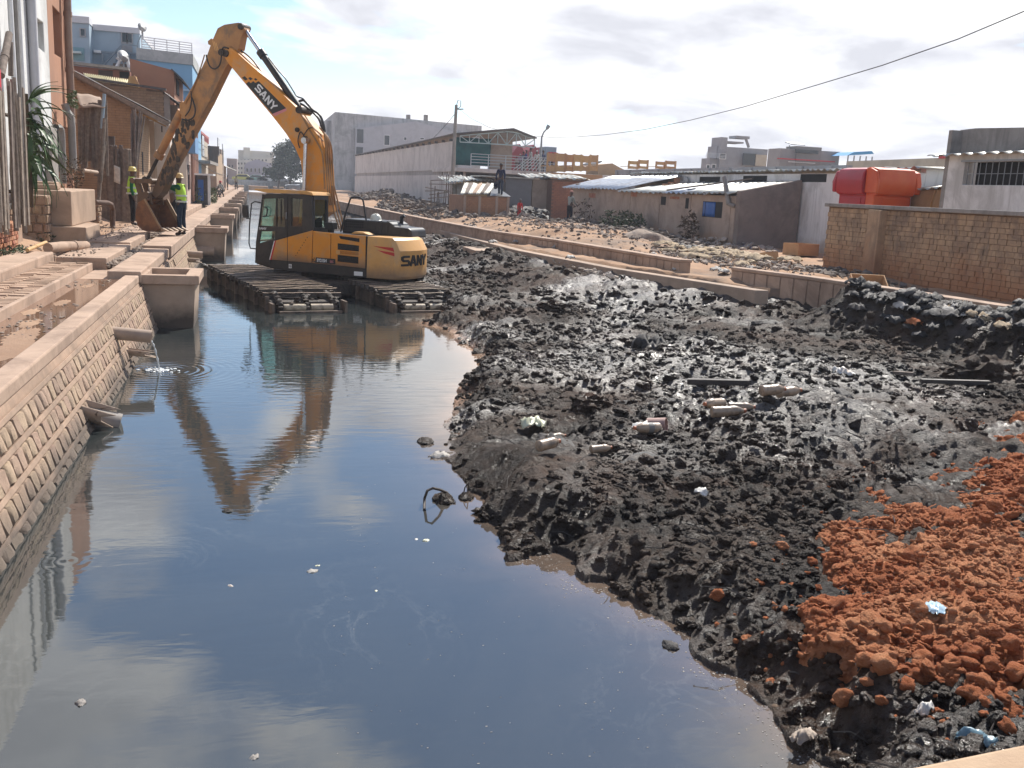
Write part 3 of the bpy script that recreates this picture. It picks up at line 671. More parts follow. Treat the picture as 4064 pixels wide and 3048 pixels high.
# pipes through the wall
pw = lambda x, y: onP(x, y, (-1.72, 0, 0), Vector((.85, 0, .28)).normalized())
def c8(x, y): return x / 1.58, 1250 + y / 1.58
def c4(x, y): return x / 2.2122, 750 + y / 2.2122
def stub(lab, P, length, r, mat=PVC, drop=.06, broken=False, ang=0.0):
    P = Vector(P); q = P + Vector((length * math.cos(ang), length * math.sin(ang), -drop)); P0 = P - (q - P) * .5
    b = MB()
    if not broken: b.pipe(P0, q, r, r * .86)
    else:
        d = (q - P0); a = d.normalized(); s1 = a.cross(Vector((0, 0, 1))).normalized(); u1 = s1.cross(a); n_ = 9; rows = []
        for i in range(7):
            f = i / 6; rows.append([P0 + d * f * (1 - .28 * abs(math.sin(j * 2.1)) * (f > .8)) + (s1 * math.cos(R(170 + 200 * j / n_ * (1 if f < .5 else 1))) + u1 * math.sin(R(170 + 200 * j / n_))) * r for j in range(n_ + 1)])
        b.grid(rows)
    o = b.build('drain_pipe', mat, smooth=True, origin=tuple(P), solid=.012 if broken else 0); tag(o, lab, 'pipe', 'drain pipes through the canal wall'); return q
e1_ = stub('tan drain pipe pouring a jet of water below the near chamber', pw(*c8(705, 112)), .50, .088, drop=.05)
stub('broken open drain pipe just under the pouring pipe', pw(*c8(785, 215)), .42, .075, drop=.05, broken=True)
stub('large split drain pipe lowest on the wall just above the water', pw(*c8(510, 560)), .36, .15, mat=PVC, drop=.12, broken=True)
b = MB(); P = Vector(pw(*c8(560, 640))); b.tube([P + Vector((-.1, 0, .02)), P + Vector((.30, .02, -.10))], [.11, .13], 12); o = b.build('drain_pipe', PVCG, smooth=True, origin=tuple(P)); tag(o, 'dirty lower half of the split drain pipe touching the water', 'pipe', 'drain pipes through the canal wall')
stub('short fat tan pipe beside the second chamber', pw(*c4(1735, 540)), .5, .15, drop=.02, ang=.1)
stub('tan pipe pair upper one left of the fat pipe', pw(*c4(1640, 570)), .42, .10, drop=.02)
stub('half round gutter pipe under the tan pipe pair', pw(*c4(1635, 612)), .42, .085, drop=.02, broken=True)
JET = mk('foamy_water', (.72, .74, .74), (.6, .62, .62), 20, .1, .3, 60, spec=.8)
b = MB(); e1_ = Vector(e1_) + Vector((-.01, 0, -.06)); T = Vector((SPL[0], SPL[1], .0)); pts = []
for i in range(13):
    f = i / 12; pts.append(e1_.lerp(T, f) * 1.0 + Vector((0, 0, (e1_.z) * (f - f * f) * .75)))
b.tube(pts, [.012 + .006 * math.sin(i * 2.2) for i in range(13)], 6); o = b.build('water_jet', JET, smooth=True); tag(o, 'thin jet of water falling from the tan pipe into the canal', 'water jet')
b = MB(); rnd = random.Random(2)
for i in range(90):
    a = rnd.uniform(0, 6.28); d = abs(rnd.gauss(0, .10)); r = rnd.uniform(.006, .02); b.blob((T.x + math.cos(a) * d * 1.2, T.y + math.sin(a) * d, .004), (r * 1.5, r * 1.5, r * .6), i, 1, .3)
b.build('splash_foam', JET, smooth=True, kind='stuff')
# ================================================================== AMPHIBIOUS EXCAVATOR
PAINT = mk('machine_orange', (.70, .27, .022), (.62, .225, .018), 1.4, .45, .08, 60, stain=(.46, .29, .15), sscale=2.2, samt=.6, spec=.45, base=(.17, .115, .08), bz=.66, bh=.30)
PAINTC = mk('machine_cream_orange', (.66, .36, .12), (.60, .31, .09), 1.4, .42, .06, 60, stain=(.42, .27, .15), sscale=2.0, samt=.5, base=(.22, .15, .1), bz=.45, bh=.35)
ARMP = mk('arm_dirty_orange', (.44, .215, .075), (.36, .175, .07), 2.0, .62, .3, 40, stain=(.20, .125, .075), sscale=2.4, samt=.85, base=(.075, .05, .036), bz=2.0, bh=1.7)
CABB = mk('cab_black', (.022, .021, .022), (.03, .028, .027), 4, .4, .06, 60, stain=(.12, .09, .065), sscale=1.4, samt=.22)
MUDDY = mk('mud_caked_steel', (.085, .062, .047), (.035, .027, .021), 3, .7, .7, 22, stain=(.02, .017, .015), sscale=2.6, samt=.85, dist=.03)
CLEAT_LIT = mk('track_cleat', (.50, .38, .28), (.34, .25, .18), 5, .5, .6, 40, stain=(.03, .024, .02), sscale=5, samt=.6, pieces=.2, dist=.02)  # pale tone for the cleat tops, standing in for sunlight
HOSE = plain('hose_rubber', (.02, .02, .022), .5)
CHROME = plain('chrome_rod', (.6, .6, .63), .2, .9)
PIPEO = mk('hydraulic_pipe', (.36, .19, .075), (.24, .13, .06), 5, .6, .1, 60)
LWHITE = plain('letter_white', (.78, .78, .78), .5)
LBLACK = plain('letter_black', (.014, .014, .015), .5)
DRED = plain('decal_red', (.55, .03, .025), .4)
DPINK = plain('decal_pink', (.62, .22, .24), .5)
k, t, p = new_mat('cab_glass'); tr = N(t, 'ShaderNodeBsdfTransparent'); tr.inputs[0].default_value = (.72, .86, .80, 1); gl = N(t, 'ShaderNodeBsdfGlossy'); gl.inputs['Roughness'].default_value = .02
mxs = N(t, 'ShaderNodeMixShader'); mxs.inputs[0].default_value = .10; t.links.new(tr.outputs[0], mxs.inputs[1]); t.links.new(gl.outputs[0], mxs.inputs[2]); t.links.new(mxs.outputs[0], t.nodes['Material Output'].inputs[0]); GLASS = k

S0 = Vector((1.7, 24.7, 0)); HD = R(-56)
E1 = Vector((math.sin(HD), math.cos(HD), 0)); E2 = Vector((-math.cos(HD), math.sin(HD), 0)); EZ = Vector((0, 0, 1))
def WX(p): return S0 + E1 * p[0] + E2 * p[1] + EZ * p[2]
def lp(px, off=0.0):                 # photo pixel -> (e1, z) on the machine's plane e2 = off
    P = onP(px[0], px[1], S0 + E2 * off, E2) - S0; return (P.dot(E1), P.z)
ex = thing('amphibious_excavator', 'orange amphibious excavator on two muddy tracked pontoons, boom raised over the canal', 'excavator', S0)
def mb():
    b = MB(); b.xf = WX; return b
side = lambda u, v, w_: (u, w_, v)
# --- pontoons
D1 = Vector((-.2235, .9747, 0)); D2 = Vector((.9747, .2235, 0))
def pontoon(o0, lab, wd, L=7.5):
    xf = lambda p_: o0 + D1 * p_[0] + D2 * p_[1] + EZ * p_[2]
    b = MB(); b.xf = xf
    prof = [(.42, -.5), (.30, -.1), (.36, .20), (.75, .26), (L - .6, .28), (L - .1, .2), (L, -.1), (L - .3, -.5)]
    b.prism(prof, lambda u, v, w_: (u, w_, v), .06, wd - .06)
    po = b.build('pontoon', MUDDY, ex, bevel=.02); po['label'] = lab
    rr = random.Random(wd)
    a = .62; i = 0
    while a < L - .2:
        sag = rr.uniform(-.012, .012); z = .385 if a > .9 else .33
        if a > L - .6: z = .33
        b = MB(); b.xf = xf
        n_ = 9; top = []
        vs = []
        for j in range(n_):
            f = j / (n_ - 1); bb = -.05 + (wd + .1) * f; dz = rr.uniform(-.008, .01); da = rr.uniform(-.012, .012)
            vs += [(a - .05 + da, bb, z - .07), (a + .05 + da, bb, z - .07), (a + .03 + da, bb, z + .03 + dz), (a - .03 + da, bb, z + .03 + dz)]
        b.add(vs, [(j * 4 + q, j * 4 + (q + 1) % 4, j * 4 + 4 + (q + 1) % 4, j * 4 + 4 + q) for j in range(n_ - 1) for q in range(4)] + [(3, 2, 1, 0), tuple((n_ - 1) * 4 + q for q in range(4))])
        for q in range(n_ - 1): b.mi[q * 4 + 2] = 1  # top faces painted lighter than the sides, as if sunlit
        b.build('track_cleat', [MUDDY, CLEAT_LIT], po); a += .30; i += 1
    b = MB(); b.xf = xf
    for bb in (.22, wd * .5, wd - .22):                # three chains wrapping down round the near end
        b = MB(); b.xf = xf
        path = [(L - .3, .33), (4, .345), (.75, .34), (.5, .30), (.28, .20), (.17, .06), (.2, -.12)]
        for q in range(len(path) - 1):
            (a0, z0), (a1, z1) = path[q], path[q + 1]; n_ = max(2, int(math.hypot(a1 - a0, z1 - z0) / .13))
            for m_ in range(n_):
                f = (m_ + .5) / n_; aa = a0 + (a1 - a0) * f; zz = z0 + (z1 - z0) * f
                b.blob((aa, bb + rr.uniform(-.012, .012), zz), (.075, .075, .05), rr.randrange(99), 1, .5)
        b.build('track_chain', MUDDY, po, smooth=True)
    b = MB(); b.xf = xf
    for q in range(30):
        b.blob((rr.uniform(.15, .9), rr.uniform(.0, wd), rr.uniform(.02, .32)), (rr.uniform(.03, .08), rr.uniform(.04, .1), rr.uniform(.02, .06)), q, 1, .5)
    for q in range(200):
        b.blob((rr.uniform(.6, L), rr.choice((rr.uniform(-.05, .12), rr.uniform(.1, wd))), rr.uniform(.32, .36)), (rr.uniform(.03, .12), rr.uniform(.03, .09), rr.uniform(.015, .04)), q + 40, 1, .5)
    b.build('mud_clumps', MUD, po, smooth=True, kind='stuff')
    b = MB(); b.xf = xf
    for b0, b1_ in ((.28, wd * .5 - .05), (wd * .5 + .06, wd - .26)): b.tube([(.20, b0, .10), (.20, b1_, .10)], .075, 14)
    b.build('idler_drum', mk('drum_tan', (.50, .42, .30), (.36, .28, .2), 5, .6, .2, 40, stain=(.06, .045, .035), sscale=4, samt=.7), po, smooth=True)
    b = MB(); b.xf = xf
    PLB = bpy.data.materials.get('plate_brown') or mk('plate_brown', (.20, .14, .10), (.10, .07, .052), 4, .7, .4, 40, stain=(.03, .025, .02), sscale=3, samt=.85)
    for q in range(7): b2 = MB(); b2.xf = xf; b2.box(.5 + q * 1.0, .56 + q * 1.0, -.02, .06, -.3, .3); b2.build('side_rib', PLB, po)
    for q in ((.0, .05, .2), (wd - .05, wd, .24)): b2 = MB(); b2.xf = xf; b2.box(.0, .34, q[0], q[1], -.2, q[2]); b2.build('side_cheek', PLB, po)
    b.box(.02, .09, .16, wd - .1, -.08, .045)
    b.build('end_plate', PLB, po, bevel=.008)
    return po
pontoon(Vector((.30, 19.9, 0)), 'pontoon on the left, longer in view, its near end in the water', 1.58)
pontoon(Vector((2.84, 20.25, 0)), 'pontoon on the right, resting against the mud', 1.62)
b = MB(); xf = lambda p_: Vector((.30, 19.9, 0)) + D1 * p_[0] + D2 * p_[1] + EZ * p_[2]; b.xf = xf
b.box(2.6, 3.1, .7, 4.0, .05, .36); b.box(5.4, 5.9, .7, 4.0, .05, .36); b.box(2.9, 5.6, 1.62, 2.7, .0, .34)
b.build('cross_frame', MUDDY, ex, bevel=.02)
b = mb(); b.tube([(0, 0, .3), (0, 0, .52)], .62, 28); b.build('slew_ring', MUDDY, ex, smooth=True)
# --- house
b = mb(); b.prism([(1.44, .60), (1.44, .74), (-2.3, .70), (-2.3, .50), (-1.2, .47), (.9, .50)], side, -.93, .935); b.build('deck_frame', CABB, ex, bevel=.02)
b = mb(); b.box(-1.62, -.14, -.93, .925, .69, 1.46); b.box(-.14, 1.25, -.93, -.40, .69, 1.30); b.build('house_body', CABB, ex)
def panel(name, poly, mat, e0=.93, e1_=.955, parent=ex, bev=.008, lab=None):
    b = mb(); b.prism(poly, side, e0, e1_); o = b.build(name, mat, parent, bevel=bev)
    if lab: o['label'] = lab
    return o
dp = panel('door_panel', [(.535, .73), (.535, 1.305), (.885, 1.20), (1.02, .73)], PAINT)
panel('side_panel', [(-.15, .73), (-.17, 1.515), (.525, 1.31), (.525, .73)], PAINT, lab='panel behind the cab door')
panel('side_panel', [(-.66, .725), (-.66, 1.48), (-.185, 1.50), (-.165, .73)], PAINT, lab='plain panel above the model badge')
gp = panel('side_panel', [(-1.60, .70), (-1.60, 1.465), (-.675, 1.48), (-.675, .725)], PAINT, lab='rear panel with the vent grilles')
b = mb(); b.prism([(-.93, 1.36), (-.89, 1.43), (-1.44, 1.40), (-1.44, 1.31)], side, .95, .957); b.prism([(-.86, 1.10), (-.86, 1.25), (-1.43, 1.23), (-1.43, 1.09)], side, .95, .957); b.prism([(-.86, .815), (-.86, .975), (-1.42, .96), (-1.42, .80)], side, .95, .957); b.build('vent_grille', DARK, gp)
b = mb()
for z in (1.125, 1.15, 1.175, 1.20): b.box(-1.42, -.87, .955, .963, z, z + .008)
for z in (.83, .86, .89, .92): b.box(-1.41, -.87, .955, .963, z, z + .008)
b.build('vent_slat', CABB, gp)
b = mb()
for i in range(17):
    for j in range(4): b.box(-.95 - i * .029, -.935 - i * .029, .955, .958, .995 + j * .022 - i * .0005, 1.008 + j * .022 - i * .0005)
b.build('vent_mesh', DARK, gp)
b = mb(); b.prism([(-1.46, .985), (-1.46, .995), (-.84, 1.0), (-.84, .99)], side, .955, .972); b.box(-.92, -.82, .955, .965, 1.0, 1.08); b.build('panel_latch', PAINTC, gp)
b = mb()
for z in range(8): b.box(.30 - z * .045, .28 - z * .045, .955, .957, .87 + z * .065, .893 + z * .065)
b.build('vent_dot', DARK, ex)
b = mb(); b.prism([(1.02, .73), (.885, 1.20), (.845, 1.213), (.975, .73)], side, .956, .959); b.build('red_stripe', DRED, dp)
b = mb(); b.prism([(1.045, .73), (.905, 1.2), (.885, 1.2), (1.022, .73)], side, .956, .960); b.build('white_stripe', LWHITE, dp)
# model badge
bd = panel('model_badge', [(-.24, .745), (-.27, .875), (-.80, .87), (-.80, .745)], LBLACK, .955, .962, bev=0)
def text_obj(s, size, place, mat, parent, name='lettering', depth=.004, bold=.012, shear=0):
    cu = bpy.data.curves.new('txt', 'FONT'); cu.body = s; cu.size = size; cu.extrude = depth; cu.offset = bold * size; cu.shear = shear
    to = bpy.data.objects.new('txt', cu); COL.objects.link(to)
    dg = bpy.context.evaluated_depsgraph_get(); me = to.evaluated_get(dg).to_mesh()
    b = MB(); b.add([place(v.co.x, v.co.y, v.co.z) for v in me.vertices], [tuple(p_.vertices) for p_ in me.polygons])
    to.evaluated_get(dg).to_mesh_clear(); bpy.data.objects.remove(to); bpy.data.curves.remove(cu)
    return b.build(name, mat, parent)
text_obj('SY215H', .105, lambda x, y, z: WX((-.30 - x * .78, .964 + z, .775 + y - x * .0)), LWHITE, bd, bold=.03)
text_obj('S2C', .075, lambda x, y, z: WX((-.655 - x * .8, .964 + z, .775 + y)), DPINK, bd, bold=.02)
b = mb()
for i, (u, v) in enumerate(((-.235, .76), (-.215, .80), (-.235, .84), (-.195, .765), (-.185, .81))): b.box(u, u + .025, .956, .96, v, v + .028)
b.build('badge_square', LBLACK, bd)
b = mb(); b.box(.50, .42, .935, .94, .56, .66); b.build('deck_sticker', LWHITE, ex)
b = mb(); b.box(.474, .446, .94, .942, .575, .645); b.box(.495, .425, .94, .942, .6, .62); b.build('sticker_cross', STEEL, ex)
b = mb(); b.box(-1.30, -1.53, .935, .94, .51, .61); b.build('deck_sticker', LWHITE, ex)
# counterweight
cw_pl = [(-1.64, .955), (-2.36, .955), (-2.47, .90), (-2.57, .68), (-2.63, .38), (-2.66, .05), (-2.62, -.30), (-2.50, -.60), (-2.32, -.85), (-2.12, -.95), (-1.64, -.95)]
lev = [(.475, .05), (.55, .0), (1.16, .0), (1.40, .15), (1.46, .24)]
def cw_at(i, inset):
    x, y = cw_pl[i]
    if i in (0, 10): return (x, y * (1 - inset * .12))
    k_ = inset; cx_, cy_ = -1.5, 0.0
    return (x + k_ * (.9 if x < -2.3 else .3), y * (1 - k_ * .22))
b = mb(); n_ = len(cw_pl); vs = []
for z, ins in lev: vs += [(*cw_at(i, ins), z) for i in range(n_)]
fs = [(l * n_ + i, l * n_ + (i + 1) % n_, (l + 1) * n_ + (i + 1) % n_, (l + 1) * n_ + i) for l in range(len(lev) - 1) for i in range(n_)]
fs += [tuple(reversed(range(n_))), tuple(range((len(lev) - 1) * n_, len(lev) * n_))]
b.add(vs, fs); cw = b.build('counterweight', PAINTC, ex, smooth=True, bevel=.015, ang=22)
b = mb()
b.prism([(-1.80, 1.245), (-2.33, 1.235), (-2.36, 1.15), (-2.36, 1.145)], side, .955, .960); b.prism([(-1.92, 1.155), (-2.36, 1.12), (-2.37, 1.04), (-2.1, 1.09)], side, .955, .960)
b.build('tail_reflector', DRED, cw)
def rear(u, v, w_):       # u 0..1 across the rear face, v height
    e2v = .90 - 1.36 * u
    pts = cw_pl[2:8]
    for (xa, ya), (xb, yb) in zip(pts[:-1], pts[1:]):
        if ya >= e2v >= yb: f = (ya - e2v) / (ya - yb); return (xa + (xb - xa) * f - w_, e2v, v)
    return (pts[-1][0] - w_, e2v, v)
def sany(b, fn, w0, w1, wd=.21):
    """the four blocky letters in a box 4.3 wide and 1 high"""
    h = wd / 2
    b.stroke([(.92, 1 - h), (.28, 1 - h), (h * .9, .82), (h * .9, .62), (.24, .5), (.70, .5), (.88, .40), (.88, .2), (.72, h), (.0, h)], wd * .95, fn, w0, w1)
    b.stroke([(1.12, 0), (1.50, .98)], wd * 1.1, fn, w0, w1); b.stroke([(1.52, .98), (1.92, 0)], wd * 1.1, fn, w0, w1); b.stroke([(1.32, .30), (1.78, .30)], wd * .8, fn, w0, w1)
    b.stroke([(2.22, 0), (2.22, 1)], wd * 1.05, fn, w0, w1); b.stroke([(2.22, .95), (2.86, .05)], wd * 1.05, fn, w0, w1); b.stroke([(2.88, 0), (2.88, 1)], wd * 1.05, fn, w0, w1)
    b.stroke([(3.14, 1), (3.56, .46)], wd * 1.05, fn, w0, w1); b.stroke([(3.98, 1), (3.56, .46)], wd * 1.05, fn, w0, w1); b.stroke([(3.56, .50), (3.56, 0)], wd * 1.05, fn, w0, w1)
b = mb(); sany(b, lambda u, v, w_: rear(.035 + u / 4.15 * .80, .805 + v * .25, w_), -.05, .022); b.build('lettering', LBLACK, cw)
# hood, rail, lamp box
hd_ = [(-.48, 1.46), (-.53, 1.78), (-.60, 1.81), (-1.78, 1.79), (-1.88, 1.74), (-1.92, 1.68), (-2.30, 1.665), (-2.37, 1.62), (-2.40, 1.44)]
b = mb(); b.prism(hd_, side, -.78, .08); hood = b.build('engine_hood', BLACKP, ex, bevel=.035)
b = mb()
for u in (-1.18, -1.36, -1.52, -1.70): b.box(u, u - .05, .08, .098, 1.47, 1.775); b.box(u, u - .05, -.78, .07, 1.79, 1.803)
for u in (-2.05, -2.2): b.box(u, u - .04, .08, .095, 1.47, 1.65)
b.build('hood_rib', BLACKP, hood, bevel=.008)
b = mb()
for i in range(9):
    for j in range(3): b.box(-.60 - i * .055, -.635 - i * .055, .08, .085, 1.60 + j * .06, 1.64 + j * .06)
b.build('hood_vent', DARK, hood)
b = mb(); b.tube([(-.47, .12, 1.48), (-.60, .12, 1.95), (-.72, .12, 2.28), (-.76, .12, 2.33), (-.83, .12, 2.345), (-.98, .12, 2.345), (-1.06, .12, 2.31), (-1.09, .12, 2.22), (-1.17, .12, 1.79)], .022, 8); b.build('handrail', HOSE, ex, smooth=True)
b = mb(); b.tube([(-1.85, -.45, 1.7), (-1.85, -.45, 1.9), (-1.93, -.45, 1.95)], .05, 10); b.build('exhaust_pipe', HOSE, ex, smooth=True)
b = mb(); b.obox((-.30, .30, 1.62), (.11, 0, 0), (0, .12, 0), (0, 0, .085)); b.obox((-.30, .30, 1.50), (.06, 0, 0), (0, .06, 0), (0, 0, .05)); b.build('work_lamp', CABB, ex, bevel=.01)
b = mb(); b.prism([(-1.0, 1.47), (-1.1, 1.53), (-1.35, 1.53), (-1.5, 1.475)], side, .25, .6); b.build('filler_cover', PAINTC, ex, bevel=.02)
# --- cab
b = mb(); b.box(-.12, 1.05, .21, .93, .72, 1.02); b.box(-.12, .28, .23, .60, 1.0, 1.35); cabi = b.build('cab', CABB, ex)
outer = [(1.46, .62), (1.43, 1.15), (1.25, 2.24), (1.12, 2.33), (-.05, 2.355), (-.14, 2.30), (-.17, 1.52), (.885, 1.205), (1.02, .62)]
wins = [[(1.25, 2.20), (.64, 2.235), (.60, 1.55), (1.34, 1.55)], [(.42, 2.25), (.12, 2.24), (.12, 1.60), (.42, 1.58)], [(1.29, 1.405), (.88, 1.43), (.90, 1.25), (1.345, 1.11)]]
b = mb(); b.holed(outer, wins, side, .895, .95)
outr = [(1.46, .62), (1.43, 1.15), (1.25, 2.24), (1.12, 2.33), (-.05, 2.355), (-.14, 2.30), (-.17, .75)]
b.holed(outr, [[(1.27, 2.20), (.02, 2.235), (.02, 1.45), (1.36, 1.35)]], side, .17, .215)
rearf = lambda u, v, w_: (w_, u, v)
b.holed([(.895, .8), (.215, .8), (.215, 2.34), (.895, 2.34)], [[(.83, 1.57), (.29, 1.57), (.29, 2.24), (.83, 2.24)]], rearf, -.165, -.11)
for (ea, za), (eb, zb) in (((1.45, .64), (1.42, 1.15)), ((1.42, 1.15), (1.25, 2.25))):
    for e2v in (.235, .872): b.bar((ea, e2v, za), (eb, e2v, zb), .05, .05)
b.bar((1.25, .21, 2.27), (1.25, .9, 2.27), .07, .07); b.bar((1.42, .21, 1.17), (1.42, .9, 1.17), .05, .04); b.bar((1.45, .21, .66), (1.45, .9, .66), .05, .08)
b.build('frame', CABB, cabi, bevel=.012)
for wn in wins:
    b = mb(); b.prism(wn, side, .918, .922); b.build('window', GLASS, cabi)
b = mb(); b.prism([(1.27, 2.20), (.02, 2.235), (.02, 1.45), (1.36, 1.35)], side, .19, .194); b.build('window', GLASS, cabi)
b = mb(); b.prism([(.83, 1.57), (.29, 1.57), (.29, 2.24), (.83, 2.24)], rearf, -.14, -.136); b.build('window', GLASS, cabi)
b = mb(); b.hexa([(1.43, .26, 1.19), (1.43, .85, 1.19), (1.434, .85, 1.19), (1.434, .26, 1.19), (1.26, .26, 2.24), (1.26, .85, 2.24), (1.264, .85, 2.24), (1.264, .26, 2.24)]); b.build('windscreen', GLASS, cabi)
b = mb(); b.prism([(1.44, 2.395), (1.43, 2.43), (1.0, 2.445), (.0, 2.44), (-.16, 2.41), (-.20, 2.345), (-.10, 2.345), (.1, 2.365), (1.05, 2.345), (1.2, 2.36)], side, .15, .985); b.build('roof', PAINTC, cabi, bevel=.02)
b = mb(); b.box(.86, .84, .925, .945, 1.55, 2.23); b.box(.73, .715, .925, .94, 1.62, 2.2); b.build('window_bar', CABB, cabi)
b = mb(); b.tube([(1.18, .96, 2.0), (1.10, 1.0, 2.0), (1.06, 1.0, 1.95), (1.09, 1.0, 1.80), (1.15, 1.0, 1.77), (1.22, .96, 1.78)], .016, 7); b.build('grab_handle', HOSE, cabi, smooth=True)
b = mb(); b.tube([(1.28, .95, 2.10), (1.42, 1.0, 2.12), (1.50, 1.02, 2.07), (1.52, 1.02, 1.9), (1.56, 1.02, 1.55), (1.58, 1.02, 1.1), (1.54, 1.02, .98), (1.44, .95, .97)], .016, 7); b.build('mirror_bar', HOSE, cabi, smooth=True)
b = mb(); b.obox((1.67, 1.02, 1.87), (.075, 0, 0), (0, .03, 0), (.01, 0, .155)); b.tube([(1.55, 1.02, 1.70), (1.66, 1.02, 1.70)], .014, 6); b.build('mirror', BLACKP, cabi, bevel=.02)
b = mb(); b.tube([(.72, .90, 1.28), (.72, .935, 1.28)], .10, 16); b.build('cab_speaker', HOSE, cabi, smooth=True)
b = mb(); b.prism([(.10, 1.05), (.16, 1.45), (.10, 1.95), (.19, 2.0), (.27, 1.9), (.30, 1.45), (.75, 1.38), (.75, 1.25), (.2, 1.2)], side, .38, .74); b.build('seat', BLACKP, cabi, bevel=.03)
b = mb(); b.tube([(.555, .95, 1.76), (.555, .97, 1.76), (.555, .97, 1.90), (.555, .95, 1.90)], .014, 6); b.build('door_handle', STEEL, cabi)
b = mb(); b.box(.533, .525, .951, .958, .62, 2.28); b.build('door_seam', DARK, cabi)
text_obj('SANY', .085, lambda x, y, z: WX((1.335 - x * 1.0, .952 + z, 1.455 + y * .9)), LWHITE, cabi, bold=.02)
# --- boom
bo = .22
bp = [lp(c2(*q), bo) for q in ((862, 440), (885, 415), (930, 425), (1000, 485), (1100, 575), (1200, 665), (1310, 765), (1400, 850), (1500, 948), (1600, 1075), (1680, 1180), (1722, 1300), (1745, 1450), (1757, 1660), (1765, 1860), (1650, 1940), (1545, 1860), (1547, 1660), (1545, 1490), (1528, 1400), (1480, 1290), (1400, 1168), (1300, 1040), (1150, 860), (1000, 680), (900, 560), (862, 500))]
b = mb(); b.prism(bp, side, -bo, bo); boom = b.build('boom', PAINT, ex, bevel=.012)
b = mb()
for q in ((878, 470), (1523, 965), (1575, 1225), (1508, 1140)):
    b = mb(); u, v = lp(c2(*q), bo); b.tube([(u, -bo - .05, v), (u, bo + .05, v)], .085 if q[1] != 1140 else .055, 16); b.build('pivot_pin', MUDDY, boom, smooth=True)
dec = [lp(c2(*q), bo + .002) for q in ((1052, 735), (1080, 715), (1095, 730), (1118, 712), (1135, 728), (1165, 712), (1406, 950), (1285, 1000))]
b = mb(); b.prism(dec, side, bo, bo + .003); b.build('decal_panel', LBLACK, boom)
b = mb()
for q in (((1018, 683), (1042, 668), (1070, 695), (1048, 707)), ((1072, 685), (1092, 676), (1114, 693), (1092, 705)), ((1122, 695), (1138, 685), (1155, 700), (1140, 708))): b.prism([lp(c2(*z), bo) for z in q], side, bo, bo + .003)
b.build('decal_square', LBLACK, boom)
b = mb(); b.prism([lp(c2(*z), bo) for z in ((1285, 1000), (1406, 950), (1408, 972), (1305, 1020))], side, bo, bo + .003); b.build('decal_stripe', DPINK, boom)
A = Vector(lp(c2(1128, 778), bo)); B = Vector(lp(c2(1290, 975), bo)); T_ = Vector(lp(c2(1176, 738), bo))
ax = (B - A) / 4.0; up = (T_ - A); up = up - ax * (up.dot(ax) / ax.dot(ax)) * .8
b = mb(); sany(b, lambda u, v, w_: (A.x + ax.x * u + up.x * v, w_, A.y + ax.y * u + up.y * v), bo + .003, bo + .006); b.build('lettering', LWHITE, boom)
# --- stick
so = .13
spn = [(1432, 185), (1475, 162), (1570, 148), (1600, 165), (1610, 195), (1588, 240), (1573, 320), (1485, 445), (1372, 680), (1256, 890), (1152, 1085), (1062, 1275), (1030, 1305), (995, 1285), (1012, 1230), (1110, 1000), (1192, 785), (1194, 695), (1270, 560), (1350, 400), (1395, 270)]
b = mb(); b.prism([lp(c1(*q), so) for q in spn], side, -so, so); stick = b.build('stick', ARMP, ex, bevel=.012)
b = mb(); rs = random.Random(4)
for i in range(60):
    f = rs.uniform(0, 1); x = 1195 + (1050 - 1195) * f + rs.uniform(-10, 130) * (1 - .5 * f); y = 790 + 420 * f
    u, v = lp(c1(x, y), so); b.blob((u, so, v), (.05, .012, .09), i, 1, .5)
b.build('dried_mud', MUDDY, stick, smooth=True, kind='stuff')
b = mb(); b.prism([lp(c1(*q), so) for q in ((1362, 270), (1385, 250), (1400, 262), (1385, 300), (1365, 290))], side, -.1, .1); b.prism([lp(c1(*q), so) for q in ((1180, 680), (1195, 665), (1225, 690), (1205, 760), (1180, 745))], side, -.12, .12); b.build('cylinder_bracket', ARMP, stick, bevel=.008)
b = mb()
for q in range(3): b.prism([lp(c1(*z), so) for z in ((1398 + q * 11, 290 + q * 8 - 20), (1402 + q * 11, 282 + q * 8 - 20), (1418 + q * 10, 330 - q * 2), (1416 + q * 9, 336 - q * 2))], side, so, so + .003)
b.build('warning_stripe', PAINTC, stick)
u, v = lp(c1(1588, 175), so); b = mb(); b.tube([(u, -so - .05, v), (u, so + .05, v)], .075, 14); u, v = lp(c1(1480, 350), so); b.tube([(u, -.3, v), (u, .3, v)], .08, 14); b.build('pivot_pin', MUDDY, stick, smooth=True)
# --- hydraulic cylinders
def cyl(pa, pb, pc, rr_, rb, off, mat=CABB, rod=CHROME, conv=c2):
    a_, b_, c_ = lp(conv(*pa), off), lp(conv(*pb), off), lp(conv(*pc), off)
    m_ = mb(); m_.tube([(b_[0], off, b_[1]), (c_[0], off, c_[1])], rb, 14)
    d = Vector((a_[0] - b_[0], 0, a_[1] - b_[1])).normalized() * .14; m_.tube([(b_[0] - d.x * .2, off, b_[1] - d.z * .2), (b_[0] + d.x, off, b_[1] + d.z)], rb * 1.28, 14)
    o = m_.build('hydraulic_cylinder', mat, ex, smooth=True)
    m_ = mb(); m_.tube([(a_[0], off, a_[1]), (b_[0], off, b_[1])], rr_, 12); m_.tube([(a_[0], off - .1, a_[1]), (a_[0], off + .1, a_[1])], rb * .95, 12); m_.build('piston_rod', rod, o, smooth=True); return o
o = cyl((1028, 235), (1205, 490), (1515, 945), .05, .085, 0); o['label'] = 'black arm cylinder above the boom'
o = cyl((1578, 1235), (1562, 1720), (1545, 1960), .05, .08, .34, PAINT); o['label'] = 'boom cylinder with pale rod beside the cab'
o = cyl((1578, 1235), (1562, 1720), (1545, 1960), .05, .08, -.34, PAINT)
